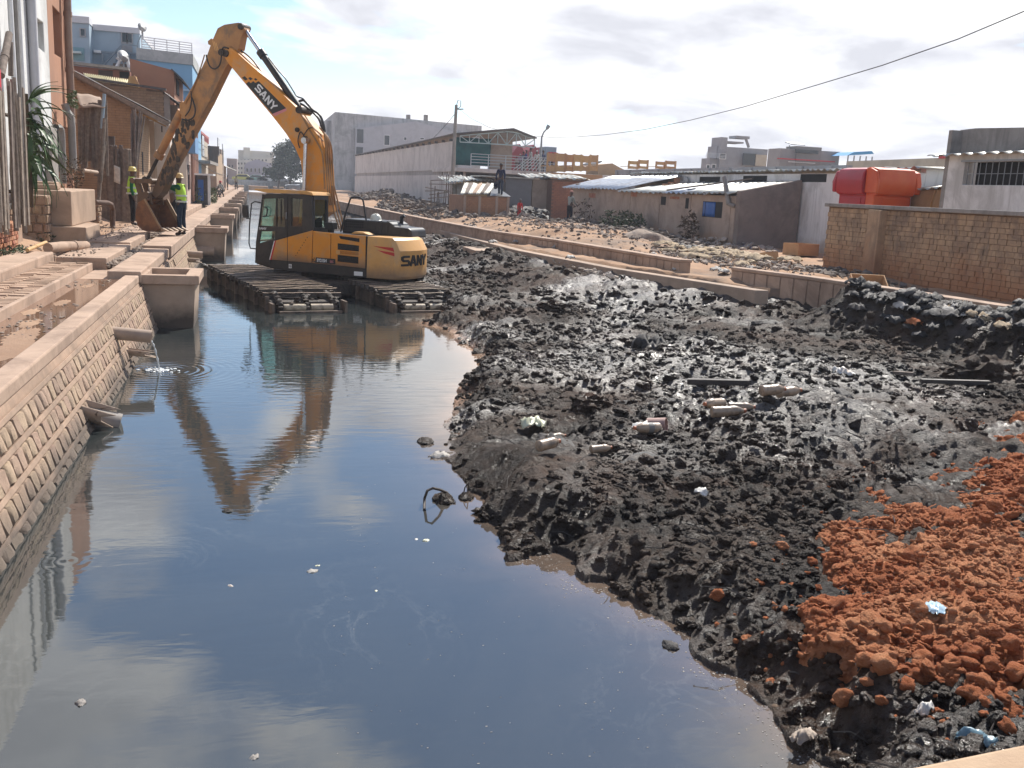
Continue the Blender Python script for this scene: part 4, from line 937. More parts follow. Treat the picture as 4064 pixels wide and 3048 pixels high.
o = cyl((968, 1185), (1055, 1010), (1195, 730), .045, .10, 0, ARMP, MUDDY, c1); o['label'] = 'mud coated bucket cylinder along the stick'
# --- bucket and linkage
bw = .46
near = [lp(c1(*q), bw) for q in ((945, 1312), (905, 1335), (893, 1395), (892, 1440), (905, 1485), (935, 1515), (975, 1527), (1030, 1522), (1052, 1508))]
b = mb(); b.prism(near, side, bw - .03, bw); b.prism(near, side, -bw, -bw + .03)
shell = near; n_ = len(shell); cx_ = sum(q[0] for q in near) / n_; cz_ = sum(q[1] for q in near) / n_
for (a0, z0), (a1, z1) in zip(shell[:-1], shell[1:]):
    ia = (a0 + (cx_ - a0) * .07, z0 + (cz_ - z0) * .07); ib = (a1 + (cx_ - a1) * .07, z1 + (cz_ - z1) * .07)
    b.hexa([(a0, -bw + .03, z0), (a1, -bw + .03, z1), (ib[0], -bw + .03, ib[1]), (ia[0], -bw + .03, ia[1]), (a0, bw - .03, z0), (a1, bw - .03, z1), (ib[0], bw - .03, ib[1]), (ia[0], bw - .03, ia[1])])
buck = b.build('bucket', RUST, ex, bevel=.008)
b = mb(); top, lip = near[0], near[-1]
for s_ in (bw - .02, -bw + .02): b.bar((top[0], s_, top[1]), (lip[0], s_, lip[1]), .035, .09)
b.build('bucket_edge', mk('worn_edge', (.34, .22, .12), (.25, .15, .08), 6, .6, .3, 60), buck)
for i in range(5):
    s_ = -bw + .06 + i * (2 * bw - .12) / 4; b = mb(); d = Vector((lip[0] - near[-2][0], lip[1] - near[-2][1])).normalized()
    b.hexa([(lip[0] - .02, s_ - .05, lip[1] - .045), (lip[0] - .02, s_ + .05, lip[1] - .045), (lip[0] - .02, s_ + .05, lip[1] + .045), (lip[0] - .02, s_ - .05, lip[1] + .045)] + [(lip[0] - .22, s_ - .03, lip[1] - .055), (lip[0] - .22, s_ + .03, lip[1] - .055), (lip[0] - .22, s_ + .03, lip[1] - .03), (lip[0] - .22, s_ - .03, lip[1] - .03)])
    b.build('tooth', mk('tooth_steel', (.4, .3, .22), (.3, .22, .16), 6, .5, .2, 60, metal=.3) if i == 0 else bpy.data.materials['tooth_steel'], buck, bevel=.006)
b = mb()
ea, eb = lp(c1(915, 1190), 0), lp(c1(1035, 1195), 0); hb = lp(c1(965, 1290), 0); sb = lp(c1(1010, 1285), 0)
for s_ in (.2, -.2): b.bar((ea[0], s_, ea[1]), (eb[0], s_, eb[1]), .06, .11); b.bar((ea[0] - .05, s_ * .7, ea[1]), (hb[0], s_ * .7, hb[1] - .1), .07, .16)
for q in (ea, eb, sb): b.tube([(q[0], -.27, q[1]), (q[0], .27, q[1])], .075, 12)
for s_ in (.22, -.22): b.prism([(hb[0] + .12, hb[1] - .2), (hb[0] + .1, hb[1] + .05), (sb[0], sb[1] + .1), (sb[0] - .12, sb[1]), (sb[0] - .15, sb[1] - .25)], side, s_ - .02, s_ + .02)
b.build('bucket_linkage', ARMP, ex, bevel=.008)
# --- hoses and pipes along the boom
def hose(px, off, r=.022, mat=HOSE, parent=boom, conv=c2, name='hose'):
    P = [(lp(conv(*q), off)[0], off, lp(conv(*q), off)[1]) for q in px]
    m_ = mb(); Q = []
    for i in range(len(P) - 1):
        a_, b_, c_, d_ = [Vector(P[max(0, min(len(P) - 1, i + s_))]) for s_ in (-1, 0, 1, 2)]
        for f in (0, .25, .5, .75): Q.append(.5 * ((2 * b_) + (c_ - a_) * f + (2 * a_ - 5 * b_ + 4 * c_ - d_) * f * f + (3 * b_ - a_ - 3 * c_ + d_) * f ** 3))
    Q.append(Vector(P[-1])); m_.tube(Q, r, 7); m_.build(name, mat, parent, smooth=True)
hose([(920, 410), (1000, 465), (1120, 580), (1300, 770), (1450, 900)], .12, .02, PIPEO, name='hydraulic_pipe')
hose([(1005, 440), (1100, 515), (1200, 640), (1330, 770), (1430, 870), (1500, 930)], .0, .022)
hose([(1250, 505), (1330, 610), (1400, 690), (1470, 800), (1500, 845), (1560, 870), (1600, 920)], .1, .018)
hose([(1520, 890), (1560, 880), (1600, 920), (1640, 965), (1700, 1010), (1730, 1080), (1745, 1160)], .1, .032)
hose([(1530, 910), (1570, 930), (1640, 985), (1690, 1040), (1715, 1100), (1735, 1165)], -.05, .03)
hose([(1500, 960), (1570, 1060), (1640, 1150), (1700, 1200), (1730, 1240)], .2, .02, PIPEO, name='hydraulic_pipe')
hose([(1530, 990), (1600, 1120), (1700, 1290), (1730, 1400), (1745, 1660)], .23, .02, PIPEO, name='hydraulic_pipe')
for i, dx in enumerate((0, 17, 34, 52)):
    hose([(1700 + dx * .8, 1120 + i * 18), (1745 + dx * .6, 1185 + i * 10), (1755 + dx, 1320), (1760 + dx, 1500), (1765 + dx * 1.05, 1660), (1790 + dx * .9, 1800)], .16 - i * .1, .022, PIPEO, name='hydraulic_pipe')
hose([(1580, 1225), (1540, 1160), (1520, 1180), (1510, 1240), (1525, 1300)], .26, .014)
hose([(1560, 1190), (1600, 1130), (1640, 1120)], .26, .012)
hose([(900, 425), (860, 415), (838, 450), (835, 520), (815, 580), (775, 605), (735, 580), (712, 520), (705, 480)], .24, .018)
hose([(575, 850), (600, 920), (608, 980), (590, 1030), (545, 1055), (490, 1045)], .22, .02, parent=stick)
hose([(570, 800), (575, 870), (560, 960), (520, 1020)], .19, .016, parent=stick)
hose([(905, 580), (900, 620), (875, 633), (860, 615)], -.2, .014, parent=stick)
hose([(690, 480), (640, 640), (575, 800), (520, 910)], .15, .016, PIPEO, parent=stick, name='hydraulic_pipe')
for q in range(5):
    x, y = 1800 + q * 12, 1700; 
for q, i in (((1300, 190), 0),): pass
for i, dx in enumerate((0, 22, 44)):
    hose([(1135 + dx * .4, 160), (1150 + dx, 330), (1185 + dx * .8, 450), (1195 + dx * .5, 480)], .1 - i * .12, .02, PIPEO, conv=c3, parent=ex, name='hydraulic_pipe')
# white hard hat lying on the engine hood
def helmet_mesh(b, c, r, ax=(0, 0, 1)):
    c = Vector(c); b.lathe([(r * 1.16, -.02), (r * 1.14, 0), (r * 1.0, .012), (r * .98, .05), (r * .86, .10), (r * .6, .14), (r * .3, .158), (.001, .163)], c, ax, 18)
    b.box(c.x - .012, c.x + .012, c.y - r * .7, c.y + r * .7, c.z + .10, c.z + .166)
b = MB(); u = WX((-1.24, -.25, 1.80)); helmet_mesh(b, u, .14); o = b.build('hard_hat', plain('hat_white', (.72, .70, .6), .4), smooth=True, origin=tuple(u)); tag(o, 'white hard hat lying on the black engine hood', 'hard hat')
# ================================================================== RIGHT BANK
def lerp_poly(L, y):
    for (xa, ya), (xb, yb) in zip(L[:-1], L[1:]):
        if min(ya, yb) <= y <= max(ya, yb): return xa + (xb - xa) * (y - ya) / (yb - ya)
    return L[-1][0] if (y - L[-1][1]) * (L[-1][1] - L[0][1]) > 0 else L[0][0]
LIP = [(4.6, 200), (5.2, 120), (6.05, 76), (6.75, 56), (7.15, 46), (7.2, 37), (7.45, 27.7), (8.3, 22), (9.7, 17.4)]
LOWW = [(4.9, 160), (5.75, 72), (7.1, 41), (7.75, 32.2), (8.65, 27.8), (9.5, 20.6)]
LOWN = [(10.2, 19.4), (10.9, 17.4), (11.3, 15.2), (11.6, 12.5), (11.8, 9), (12.0, 4), (12.2, -4)]
EDGE = LIP[:-1] + [(9.75, 18.2)] + LOWN
def rground(X, Y, edge):
    d = X - edge
    h = 1.0 + .10 * sstep(1.2, 2.5, d) + .28 * sstep(.4, 2.2, d) * sstep(-.25, .3, fbm(X * .35 + 3, Y * .35, 3)) * (1 - sstep(13.8, 15.5, X)) * sstep(24, 30, Y) + .07 * fbm(X * 1.6, Y * 1.6, 3) + .035 * fbm(X * 6, Y * 6, 2)
    h = np.where(Y < 19, h - .08, h)
    return h
ys = np.concatenate([np.linspace(-60, 5, 8), np.linspace(6, 62, 230), np.geomspace(63, 620, 40)]); dd = np.concatenate([[.06], np.linspace(.35, 9, 55), np.geomspace(9.6, 480, 22)])
eg = np.array([lerp_poly(EDGE, y) for y in ys]); Yg, Dg = np.meshgrid(ys, dd, indexing='ij'); Xg = Dg + eg[:, None]
Hg = rground(Xg, Yg, eg[:, None]); Hg[:, 0] = .4
SAND = mk('sandy_earth', (.43, .27, .165), (.33, .195, .115), .9, .97, .5, 25, stain=(.21, .15, .11), sscale=.55, samt=.9, dist=.03)
o = field_mesh('ground', Xg[::-1], Yg[::-1], Hg[::-1], SAND); o['kind'] = 'structure'
def rz(x, y): return float(rground(np.array([x]), np.array([y]), np.array([lerp_poly(EDGE, y)]))[0])
# ground far beyond both banks, closing the canal at the far end
b = MB(); b.box(-40, 60, 196, 618, .2, 1.05); o = b.build('far_ground', EARTH); o['kind'] = 'structure'
def ribbon(b, L, o0, o1, z0, z1):
    for (xa, ya), (xb, yb) in zip(L[:-1], L[1:]):
        b.hexa([(xa + o0, ya, z0), (xb + o0, yb, z0), (xb + o1, yb, z0), (xa + o1, ya, z0), (xa + o0, ya, z1), (xb + o0, yb, z1), (xb + o1, yb, z1), (xa + o1, ya, z1)])
CONCD = mk('damp_canal_concrete', (.45, .33, .245), (.36, .265, .195), 1.6, .9, .3, 45, stain=(.2, .155, .12), samt=.5, base=(.05, .04, .034), bz=.3, bh=.35)
b = MB(); ribbon(b, LIP, 0, .32, -.6, .95); o = b.build('quay_edge', CONCD, bevel=.02); o['kind'] = 'structure'
b = MB(); ribbon(b, LIP[:-1], .32, .85, .3, .80); ribbon(b, LIP[:-1], .85, 1.02, .3, .98); o = b.build('drain_channel', CONC, bevel=.015); o['kind'] = 'structure'
# low block wall behind the quay, in two runs
def low_wall(L, lab, z1=1.30, z0=.7, blk=.34):
    r_ = thing('low_wall', lab, 'low wall', (L[len(L) // 2][0], L[len(L) // 2][1], 1.0), 'low block walls along the right bank')
    b = MB(); ribbon(b, L, 0, .26, z0, z1 - .07); b.build('core', MORTAR, r_)
    b = MB(); ribbon(b, L, -.03, .30, z1 - .07, z1); b.build('coping', CONC, r_, bevel=.015)
    b = MB(); rr = random.Random(1)
    for (xa, ya), (xb, yb) in zip(L[:-1], L[1:]):
        n_ = max(1, int(math.hypot(xb - xa, yb - ya) / blk / (1 if min(ya, yb) < 35 else 2)))
        for i in range(n_):
            f, g_ = (i + .06) / n_, (i + .94) / n_; x0, y0, x1, y1 = xa + (xb - xa) * f, ya + (yb - ya) * f, xa + (xb - xa) * g_, ya + (yb - ya) * g_; d = -.018 - rr.uniform(0, .012)
            b.hexa([(x0, y0, z0), (x1, y1, z0), (x1 + d, y1, z0), (x0 + d, y0, z0), (x0, y0, z1 - .09), (x1, y1, z1 - .09), (x1 + d, y1, z1 - .09), (x0 + d, y0, z1 - .09)])
    b.build('block_facing', CONC, r_, kind='stuff'); return r_
low_wall(LOWW, 'long low concrete block wall running beside the right quay before the huts')
low_wall(LOWN, 'low grey block wall at the foot of the tan brick wall', 1.25, .6)
for (x, y, L, lab) in ((7.35, 28.4, 1.7, 'dark concrete chamber on the right bank half buried in mud'), (7.15, 44.2, 1.7, 'dark concrete chamber further along the right bank behind the engine hood')):
    r_ = thing('concrete_chamber', lab, 'chamber', (x - .4, y, 0), 'concrete chambers along the right bank')
    b = MB(); b.box(x - .95, x + .1, y, y + L, -.4, .72); b.build('body', CONCD, r_, bevel=.015); b = MB(); b.box(x - 1.0, x + .005, y - .05, y + L + .05, .72, .86); b.build('rim', CONCD, r_, bevel=.015)

def corr(name, p00, p01, p10, p11, waves, amp, mat, parent, seed=0, wob=.012, nl=5):
    p00, p01, p10, p11 = map(Vector, (p00, p01, p10, p11)); nn = (p01 - p00).cross(p10 - p00).normalized()
    if nn.z < 0: nn = -nn
    b = MB(); rr = random.Random(seed); rows = []; n_ = waves * 6
    for i in range(nl):
        f = i / (nl - 1); row = []
        for j in range(n_ + 1):
            g_ = j / n_; q = (p00.lerp(p01, g_)).lerp(p10.lerp(p11, g_), f); row.append(q + nn * (amp * math.sin(2 * math.pi * waves * g_) + wob * mnoise.noise((g_ * 6 + seed, f * 3, seed)) * 2))
        rows.append(row)
    b.grid(rows); return b.build(name, mat, parent, smooth=True, ang=180, solid=.006)
def xface_box(b, X0, X1, y0, y1, z0, z1): b.box(X0, X1, y0, y1, z0, z1)
def xwin(parent, X, y0, y1, z0, z1, mat=DARK, frame=None, name='window', d=.10):
    """opening in a wall that faces -X at X: a dark recess framed by a sill"""
    b = MB(); b.box(X - .004, X + d, y0, y1, z0, z1); o = b.build(name, mat, parent)
    if frame:
        b = MB(); w_ = .05
        b.box(X - .03, X - .005, y0 - w_, y1 + w_, z1, z1 + w_); b.box(X - .03, X - .005, y0 - w_, y1 + w_, z0 - w_, z0); b.box(X - .03, X - .005, y0 - w_, y0, z0, z1); b.box(X - .03, X - .005, y1, y1 + w_, z0, z1)
        b.build('frame', frame, o)
    return o
def ywin(parent, u0, v0, u1, v1, Y, mat=GLASSD, frame=None, name='window'):
    p, q = onY(u0, v0, Y), onY(u1, v1, Y)
    b = MB(); b.box(p.x, q.x, Y - .004, Y + .12, q.z, p.z); o = b.build(name, mat, parent)
    if frame:
        w_ = max(.06, .1 * abs(q.x - p.x)); b = MB()
        b.box(p.x - w_, q.x + w_, Y - .05, Y - .005, p.z, p.z + w_); b.box(p.x - w_, q.x + w_, Y - .05, Y - .005, q.z - w_, q.z); b.box(p.x - w_, p.x, Y - .05, Y - .005, q.z, p.z); b.box(q.x, q.x + w_, Y - .05, Y - .005, q.z, p.z)
        b.build('frame', frame, o)
    return o
# --- mud hut row (two huts)
HX = 16.2
A1 = thing('mud_hut', 'left mud walled hut with a bright bluish corrugated tin roof', 'hut', (HX + 1, 46, 1.0))
b = MB(); b.box(HX, HX + .18, 41.9, 49.4, .8, 2.93); b.box(HX + .18, HX + 2.2, 49.22, 49.4, .8, 3.2); b.build('wall', HUTW, A1, bevel=.02)
corr('roof_sheet', (HX - .35, 50.1, 2.95), (HX - .28, 45.8, 2.93), (HX + 2.3, 49.4, 3.68), (HX + 2.3, 44.6, 3.66), 9, .035, TIN, A1, 1)
corr('roof_sheet', (HX - .28, 46.0, 2.96), (HX - .22, 42.1, 2.95), (HX + 2.3, 44.9, 3.70), (HX + 2.3, 40.6, 3.68), 8, .035, TIN, A1, 2)
b = MB()
for i in range(5):
    for j in range(9): b.box(HX + .75 + i * .28, HX + 1.0 + i * .28, 40.45 + (j % 2) * .02, 40.55, 2.85 + j * .09, 2.925 + j * .09) if 2.9 + j * .09 < 2.95 + i * .16 else None
b.build('gable_bricks', BRICK, A1, kind='stuff')
xwin(A1, HX, 45.6, 46.6, 2.50, 2.72, BRICK, name='blocked_vent')
A2 = thing('mud_hut', 'right mud walled hut with patched tin roof, blue cloth window and side wall with painted shade', 'hut', (HX + 1, 36, 1.0))
b = MB(); b.box(HX, HX + .2, 31.0, 41.88, .8, 2.86); b.build('wall', HUTW, A2, bevel=.02)
b = MB(); b.prism([(HX, .8), (HX + 2.35, .8), (HX + 2.35, 3.52), (HX, 3.03)], lambda u, v, w_: (u, w_, v), 30.7, 30.98); b.build('side_wall', HUTD, A2, bevel=.02)  # shade on this side is painted in with a darker render
for y in (31.3, 34.6, 37.6, 40.9): b = MB(); b.box(HX - .025, HX, y, y + .16, .9, 2.84); b.build('pilaster', HUTW, A2, bevel=.01)
rr = random.Random(9); y = 42.1; k_ = 0
for dy, mt, zf in ((2.9, TINW, 2.86), (2.6, TINW, 2.84), (2.3, TIN, 2.88), (1.7, TINW, 2.9), (2.0, TINW, 2.92)):
    corr('roof_sheet', (HX - .22 - rr.uniform(0, .1), y, zf), (HX - .22, y - dy, zf + rr.uniform(-.02, .03)), (HX + 2.32, y - .3, 3.36 + .02 * k_), (HX + 2.32, y - dy - .15, 3.38 + .02 * k_), 5, .035, mt, A2, k_ + 5, .02); y -= dy - .12; k_ += 1
b = MB(); b.bar((HX - .2, 36.5, 2.98), (HX + 2.2, 34.0, 3.55), .16, .05); b.build('roof_plank', WOODG, A2)
xwin(A2, HX, 37.0, 37.5, 2.38, 2.72); xwin(A2, HX, 34.6, 35.1, 2.30, 2.70); xwin(A2, HX, 35.7, 36.6, 2.64, 2.74, BRICK, name='blocked_vent'); xwin(A2, HX, 40.2, 41.1, 2.66, 2.86, BRICK, name='blocked_vent')
o = xwin(A2, HX, 31.95, 33.55, 2.05, 2.62, DARK); b = MB(); P = [[(HX - .012 + .015 * math.sin(j * 1.7), 33.5 - .17 * j, 2.60 - .53 * i / 4) for j in range(7)] for i in range(5)]; b.grid(P); b.build('blue_cloth', BLUEP, o, smooth=True, solid=.01)
b = MB(); pa, pb = onX(*c6(1660, 622), HX - .12), onX(*c6(1700, 885), HX - .12); b.tube([pa, pb], .085, 10); b.tube([pb, pb + Vector((.12, -.25, -.06))], .07, 8); o = b.build('vent_pipe', PVCG, A2, smooth=True)
tag_ = lambda o, *a: tag(o, *a)
b = MB(); P = [[onX(*c6(960 + 55 * j + 6 * i, 600 + 22 * i + 14 * math.sin(j * 1.3 + i)), HX + 2.34 - .08 * math.sin(j * 2 + i)) for j in range(7)] for i in range(6)]; b.grid(P); o = b.build('tarpaulin', mk('pale_tarp', (.5, .48, .45), (.4, .38, .36), 4, .8, .2, 30), smooth=True, solid=.01); tag(o, 'pale crumpled tarpaulin hung on the wall above the patched tin roof', 'tarpaulin')
# --- long whitewashed store behind
WX_ = 18.62
wh = thing('white_store', 'long whitewashed store with a wavy tin roof and dark slot windows behind the huts', 'building', (WX_ + 2, 36, 1.0))
b = MB(); b.box(WX_, WX_ + .25, 24.6, 46.5, .8, 3.74); b.box(WX_ + .25, WX_ + 5, 24.6, 24.85, .8, 3.9); b.box(WX_ + .25, WX_ + 5, 46.25, 46.5, .8, 3.9); b.build('wall', WHITEW, wh, bevel=.02)
for i in range(8): corr('roof_sheet', (WX_ - .16, 47 - i * 2.82, 3.80 + .008 * i), (WX_ - .16, 44.1 - i * 2.82, 3.82 + .008 * i), (WX_ + 5.4, 47 - i * 2.82, 4.02), (WX_ + 5.4, 44.1 - i * 2.82, 4.04), 8, .035, TINW, wh, 40 + i, .03)
for u0, v0, u1, v1 in ((1420, 618, 1612, 690), (1845, 608, 2072, 668)):
    p, q = onX(*c6(u0, v0), WX_), onX(*c6(u1, v1), WX_); xwin(wh, WX_, q.y, p.y, q.z, p.z)
p, q = onX(*c7(370, 500), WX_), onX(*c7(578, 566), WX_); xwin(wh, WX_, q.y, p.y, q.z, p.z)
# grey parapet wall on the flat roof behind
pw_ = thing('parapet_wall', 'long grey concrete parapet wall above the wavy tin roof', 'wall', (24.5, 36, 1.0))
b = MB(); za = onX(2600, 686, 24.5).z; zb = onX(3360, 655, 24.5).z; ya = onX(2440, 690, 24.5).y; yb_ = onX(3360, 655, 24.5).y
b.hexa([(24.5, yb_, .9), (24.8, yb_, .9), (24.8, ya, .9), (24.5, ya, .9), (24.5, yb_, zb), (24.8, yb_, zb), (24.8, ya, zb), (24.5, ya, zb)]); b.build('panel', GREYW, pw_)
y = yb_ + 1
while y < ya: b = MB(); b.box(24.40, 24.5, y, y + .35, .9, zb - .02); b.build('buttress', GREYW, pw_); y += 2.4
# --- beige long building far right, with red capped roof line
bb_ = thing('beige_building', 'long plain beige building behind the kiosk with a thin red roof edge', 'building', (33, 36, 1.0))
b = MB(); p, q = onX(3360, 640, 33), onX(3765, 624, 33); b.hexa([(33, q.y - 3, .9), (34, q.y - 3, .9), (34, p.y, .9), (33, p.y, .9), (33, q.y - 3, q.z), (44, q.y - 3, q.z), (44, p.y, p.z), (33, p.y, p.z)]); b.build('wall', CREAMW, bb_)
b = MB(); b.hexa([(32.9, q.y - 3, q.z), (33.3, q.y - 3, q.z), (33.3, p.y - 8, p.z), (32.9, p.y - 8, p.z), (32.9, q.y - 3, q.z + .12), (33.3, q.y - 3, q.z + .12), (33.3, p.y - 8, p.z + .12), (32.9, p.y - 8, p.z + .12)]); b.build('roof_edge', REDP, bb_)
# --- red and orange kiosk
ki = thing('food_kiosk', 'bulging kiosk of two shells, crimson left half and orange right half, behind the brick wall', 'kiosk', (17.6, 24.3, 1.0))
REDK = mk('crimson_fibreglass', (.40, .012, .022), (.33, .012, .02), 1.5, .35, .05, 50, stain=(.28, .03, .03), samt=.4)
ORK = mk('orange_fibreglass', (.62, .085, .012), (.54, .07, .012), 1.5, .4, .05, 50, stain=(.62, .16, .05), samt=.35)
prof = [(0, 1.0), (0, 3.02), (-.10, 3.06), (-.15, 3.18), (-.16, 3.42), (-.14, 3.64), (-.05, 3.77), (.2, 3.82), (1.6, 3.82), (1.6, 1.0)]
xk = lambda u, v, w_: (17.0 + u, w_, v)
Yc = onX(3478, 700, 17.0).y; X1 = onY(3626, 700, Yc).x; PE = [(u, v) for u, v in prof if u < .21]
b = MB(); b.prism(PE + [(.5, 3.82), (.5, 1.0)], xk, Yc + .42, 26.0); b.prism([(-.17, 3.1), (-.2, 3.4), (-.1, 3.7), (.2, 3.8), (.5, 3.8), (.5, 3.1)], xk, 26.0, 26.14); r_ = b.build('red_shell', REDK, ki, smooth=True, bevel=.05)
b = MB(); yk = lambda u, v, w_: (w_, Yc + u, v)
b.prism(PE + [(.4, 3.82), (.4, 1.0)], yk, 17.0, X1); b.prism([(-.17, 3.1), (-.2, 3.4), (-.1, 3.7), (.2, 3.8), (.39, 3.8), (.39, 3.1)], yk, 16.93, 17.0); b.prism([(-.17, 3.1), (-.2, 3.4), (-.1, 3.7), (.2, 3.8), (.39, 3.8), (.39, 3.1)], yk, X1, X1 + .16); b.box(17.5, X1, Yc + .41, 25.9, 1.0, 3.8)
o_ = b.build('orange_shell', ORK, ki, smooth=True, bevel=.04)
b = MB(); b.box(16.975, 16.998, Yc + .6, 25.85, 2.45, 2.96); b.box(16.96, 16.998, Yc + .57, 25.88, 2.70, 2.73); b.box(16.97, 16.998, Yc + .6, 25.85, 1.2, 2.4); b.build('serving_hatch', REDK, r_, bevel=.01)
b = MB(); b.box(17.25, X1 - .08, Yc - .025, Yc - .002, 1.2, 2.97); b.build('side_panel', ORK, o_, bevel=.012)
# --- timber shed between kiosk and right building
sh = thing('timber_shed', 'low brown boarded shed with a pale tin roof right of the kiosk', 'shed', (19, 21, 1.0))
X = 18.4; b = MB(); p, q = onX(*c7(1285, 640), X), onX(*c7(1560, 590), X); b.hexa([(X, q.y - 2, 1), (X + 2, q.y - 2, 1), (X + 2, p.y, 1), (X, p.y, 1), (X, q.y - 2, q.z), (X + 2, q.y - 2, q.z + .3), (X + 2, p.y, p.z + .3), (X, p.y, p.z)]); b.build('wall', mk('brown_boards', (.36, .22, .11), (.29, .17, .085), 3, .85, .3, 30, streak=(.2, .12, .06)), sh)
corr('roof_sheet', (X - .15, p.y + .1, p.z + .03), (X - .15, q.y - 2, q.z + .03), (X + 2.2, p.y + .1, p.z + .36), (X + 2.2, q.y - 2, q.z + .36), 10, .03, TINW, sh, 3)
b = MB(); b.bar((X - .03, p.y - .9, 2.7), (X - .03, p.y - 1.05, 3.25), .05, .02); b.build('batten', WOODY, sh)
# --- plastered building with barred window, right edge
RX = 17.0
rb = thing('plastered_building', 'white plastered building with a barred slot window at the right edge', 'building', (RX + 2, 17, 1.0))
b = MB(); b.holed([(21.35, .9), (21.35, 4.12), (10.0, 4.12), (10.0, .9)], [[(20.75, 3.35), (20.75, 3.90), (14.5, 3.90), (14.5, 3.35)]], lambda u, v, w_: (w_, u, v), RX, RX + .22)
b.box(RX + .22, RX + 6, 21.1, 21.34, .9, 4.1); b.build('wall', WHITEW, rb, bevel=.015)
b = MB(); b.box(RX + .5, RX + .7, 10, 20.9, 3.0, 4.0); b.build('dark_interior', DARK, rb)
b = MB(); b.prism([(21.45, 4.12), (21.45, 4.72), (20.9, 4.74), (10, 4.35), (10, 4.12)], lambda u, v, w_: (w_, u, v), RX + .3, RX + .55); b.build('back_wall', CONCG, rb)
b = MB(); b.box(RX + .01, RX + .6, 21.36, 21.5, .9, 4.70); b.build('corner_column', CONCG, rb)
corr('roof_sheet', (RX - .25, 21.9, 4.06), (RX - .25, 16, 4.10), (RX + .6, 21.9, 4.16), (RX + .6, 16, 4.2), 14, .03, TINW, rb, 8); corr('roof_sheet', (RX - .25, 16.1, 4.12), (RX - .25, 9.8, 4.16), (RX + .6, 16.1, 4.22), (RX + .6, 9.8, 4.26), 14, .03, TINW, rb, 9)
for i in range(30):
    b = MB(); y = 20.65 - i * .205; b.box(RX + .03, RX + .045, y - .008, y + .008, 3.35, 3.90); b.build('window_bar', STEEL, rb)
b = MB(); b.box(RX + .03, RX + .04, 14.5, 20.75, 3.61, 3.625); b.box(RX - .04, RX, 14.4, 20.85, 3.90, 3.94); b.build('window_crossbar', STEEL, rb)
# --- tan brick wall
bw_ = thing('brick_wall', 'tall weathered tan brick wall with a flat cement coping and one buttress', 'wall', (14.3, 16, 1.0))
b = MB(); b.box(14.27, 14.45, 6, 22.2, .5, 2.66); b.build('core', mk('wall_joint', (.27, .18, .115), (.2, .135, .09), 4, .95, .4, 50, base=(.26, .12, .06), bz=.9, bh=.7), bw_)
b = MB(); b.box(14.16, 14.52, 6, 22.26, 2.66, 2.75); b.build('coping', CONCG, bw_, bevel=.015)
b = MB(); b.box(14.05, 14.26, 19.75, 20.22, .5, 2.64); b.build('buttress', BRICKT, bw_, bevel=.02)
b = MB(); rr = random.Random(12); z = .82; row = 0
while z < 2.6:
    y = 22.2 - (.11 if row % 2 else 0); h_ = rr.uniform(.105, .125)
    while y > 8.2:
        L_ = rr.choice((.22, .24, .13, .25)); d = rr.uniform(.0, .018); y1 = y - L_ + .012
        b.hexa([(14.255 - d, y1, z), (14.28, y1, z), (14.28, y, z), (14.255 - d, y, z), (14.255 - d + rr.uniform(0, .006), y1 + .004, z + h_ - .014), (14.28, y1, z + h_ - .014), (14.28, y, z + h_ - .014), (14.255 - d + rr.uniform(0, .006), y - .004, z + h_ - .014)]); y -= L_
    z += h_; row += 1
b.build('bricks', BRICKT, bw_, kind='stuff')
# --- brick hut with loose roof, grey shacks behind it
bh = thing('brick_hut', 'small roofless looking brick hut with loose tin sheets, a man standing on it', 'hut', (11.3, 46.5, 1.0))
zt = onY(2010, 783, 46).z; x0, x1 = onY(1838, 783, 46).x, onY(2023, 783, 46).x
b = MB(); b.box(x0, x1, 46, 46.2, .6, zt); b.box(x1 - .2, x1, 46.2, 49.5, .6, zt); b.box(x0, x0 + .2, 46.2, 49.5, .6, zt); b.build('wall', mk('hut_brick_core', (.31, .19, .12), (.24, .15, .1), 4, .95, .4, 40), bh)
b = MB(); rr = random.Random(2); z = .7; row = 0
while z < zt - .1:
    x = x0 + (.1 if row % 2 else 0)
    while x < x1 - .2: b.box(x + .008, min(x + .205, x1), 45.975 - rr.uniform(0, .015), 46.0, z, z + .078); x += .215
    z += .088; row += 1
b.build('bricks', mk('hut_brick', (.42, .235, .135), (.34, .18, .105), 5, .93, .4, 40, stain=(.28, .18, .12), samt=.5), bh, kind='stuff')
for x in (x0 + .02, x0 + .75, x0 + 1.6, x1 - .14): b = MB(); b.box(x, x + .12, 45.93, 45.998, .7, zt + .01); b.build('pier', HUTW, bh)
rr = random.Random(3)
for i in range(7):
    xa = x0 - .2 + i * .19; corr('roof_sheet', (xa, 45.8, zt + .04 + .01 * i), (xa + .24, 45.8, zt + .05 + .01 * i), (xa + 1.0 + .05 * i, 49.6, zt + .62 + rr.uniform(-.04, .06)), (xa + 1.22 + .05 * i, 49.6, zt + .62 + rr.uniform(-.04, .06)), 3, .02, (TINW, WOODG, TINW, CONC)[i % 4], bh, i)
b = MB(); b.add([(x0 + 1.3, 45.9, zt + .03), (x1 + .05, 45.9, zt + .03), (x1 + .05, 49.6, zt + .55), (x0 + 2.3, 49.6, zt + .6)], [(0, 1, 2, 3)]); b.build('black_sheet', BLACKP, bh, solid=.02)
gs = thing('grey_shack', 'dark blue grey walled shack behind the brick hut', 'shack', (15.8, 57, 1.0))
p, q = onY(2028, 706, 57), onY(2112, 712, 57); b = MB(); b.box(p.x - .3, q.x, 57, 60, .8, p.z - .02); b.build('wall', mk('dark_grey_render', (.17, .165, .17), (.14, .135, .14), 2, .9, .2, 30), gs)
b = MB(); b.box(p.x - 1.8, q.x + .1, 56.8, 60.3, p.z, p.z + .06); b.build('roof', TINW, gs)
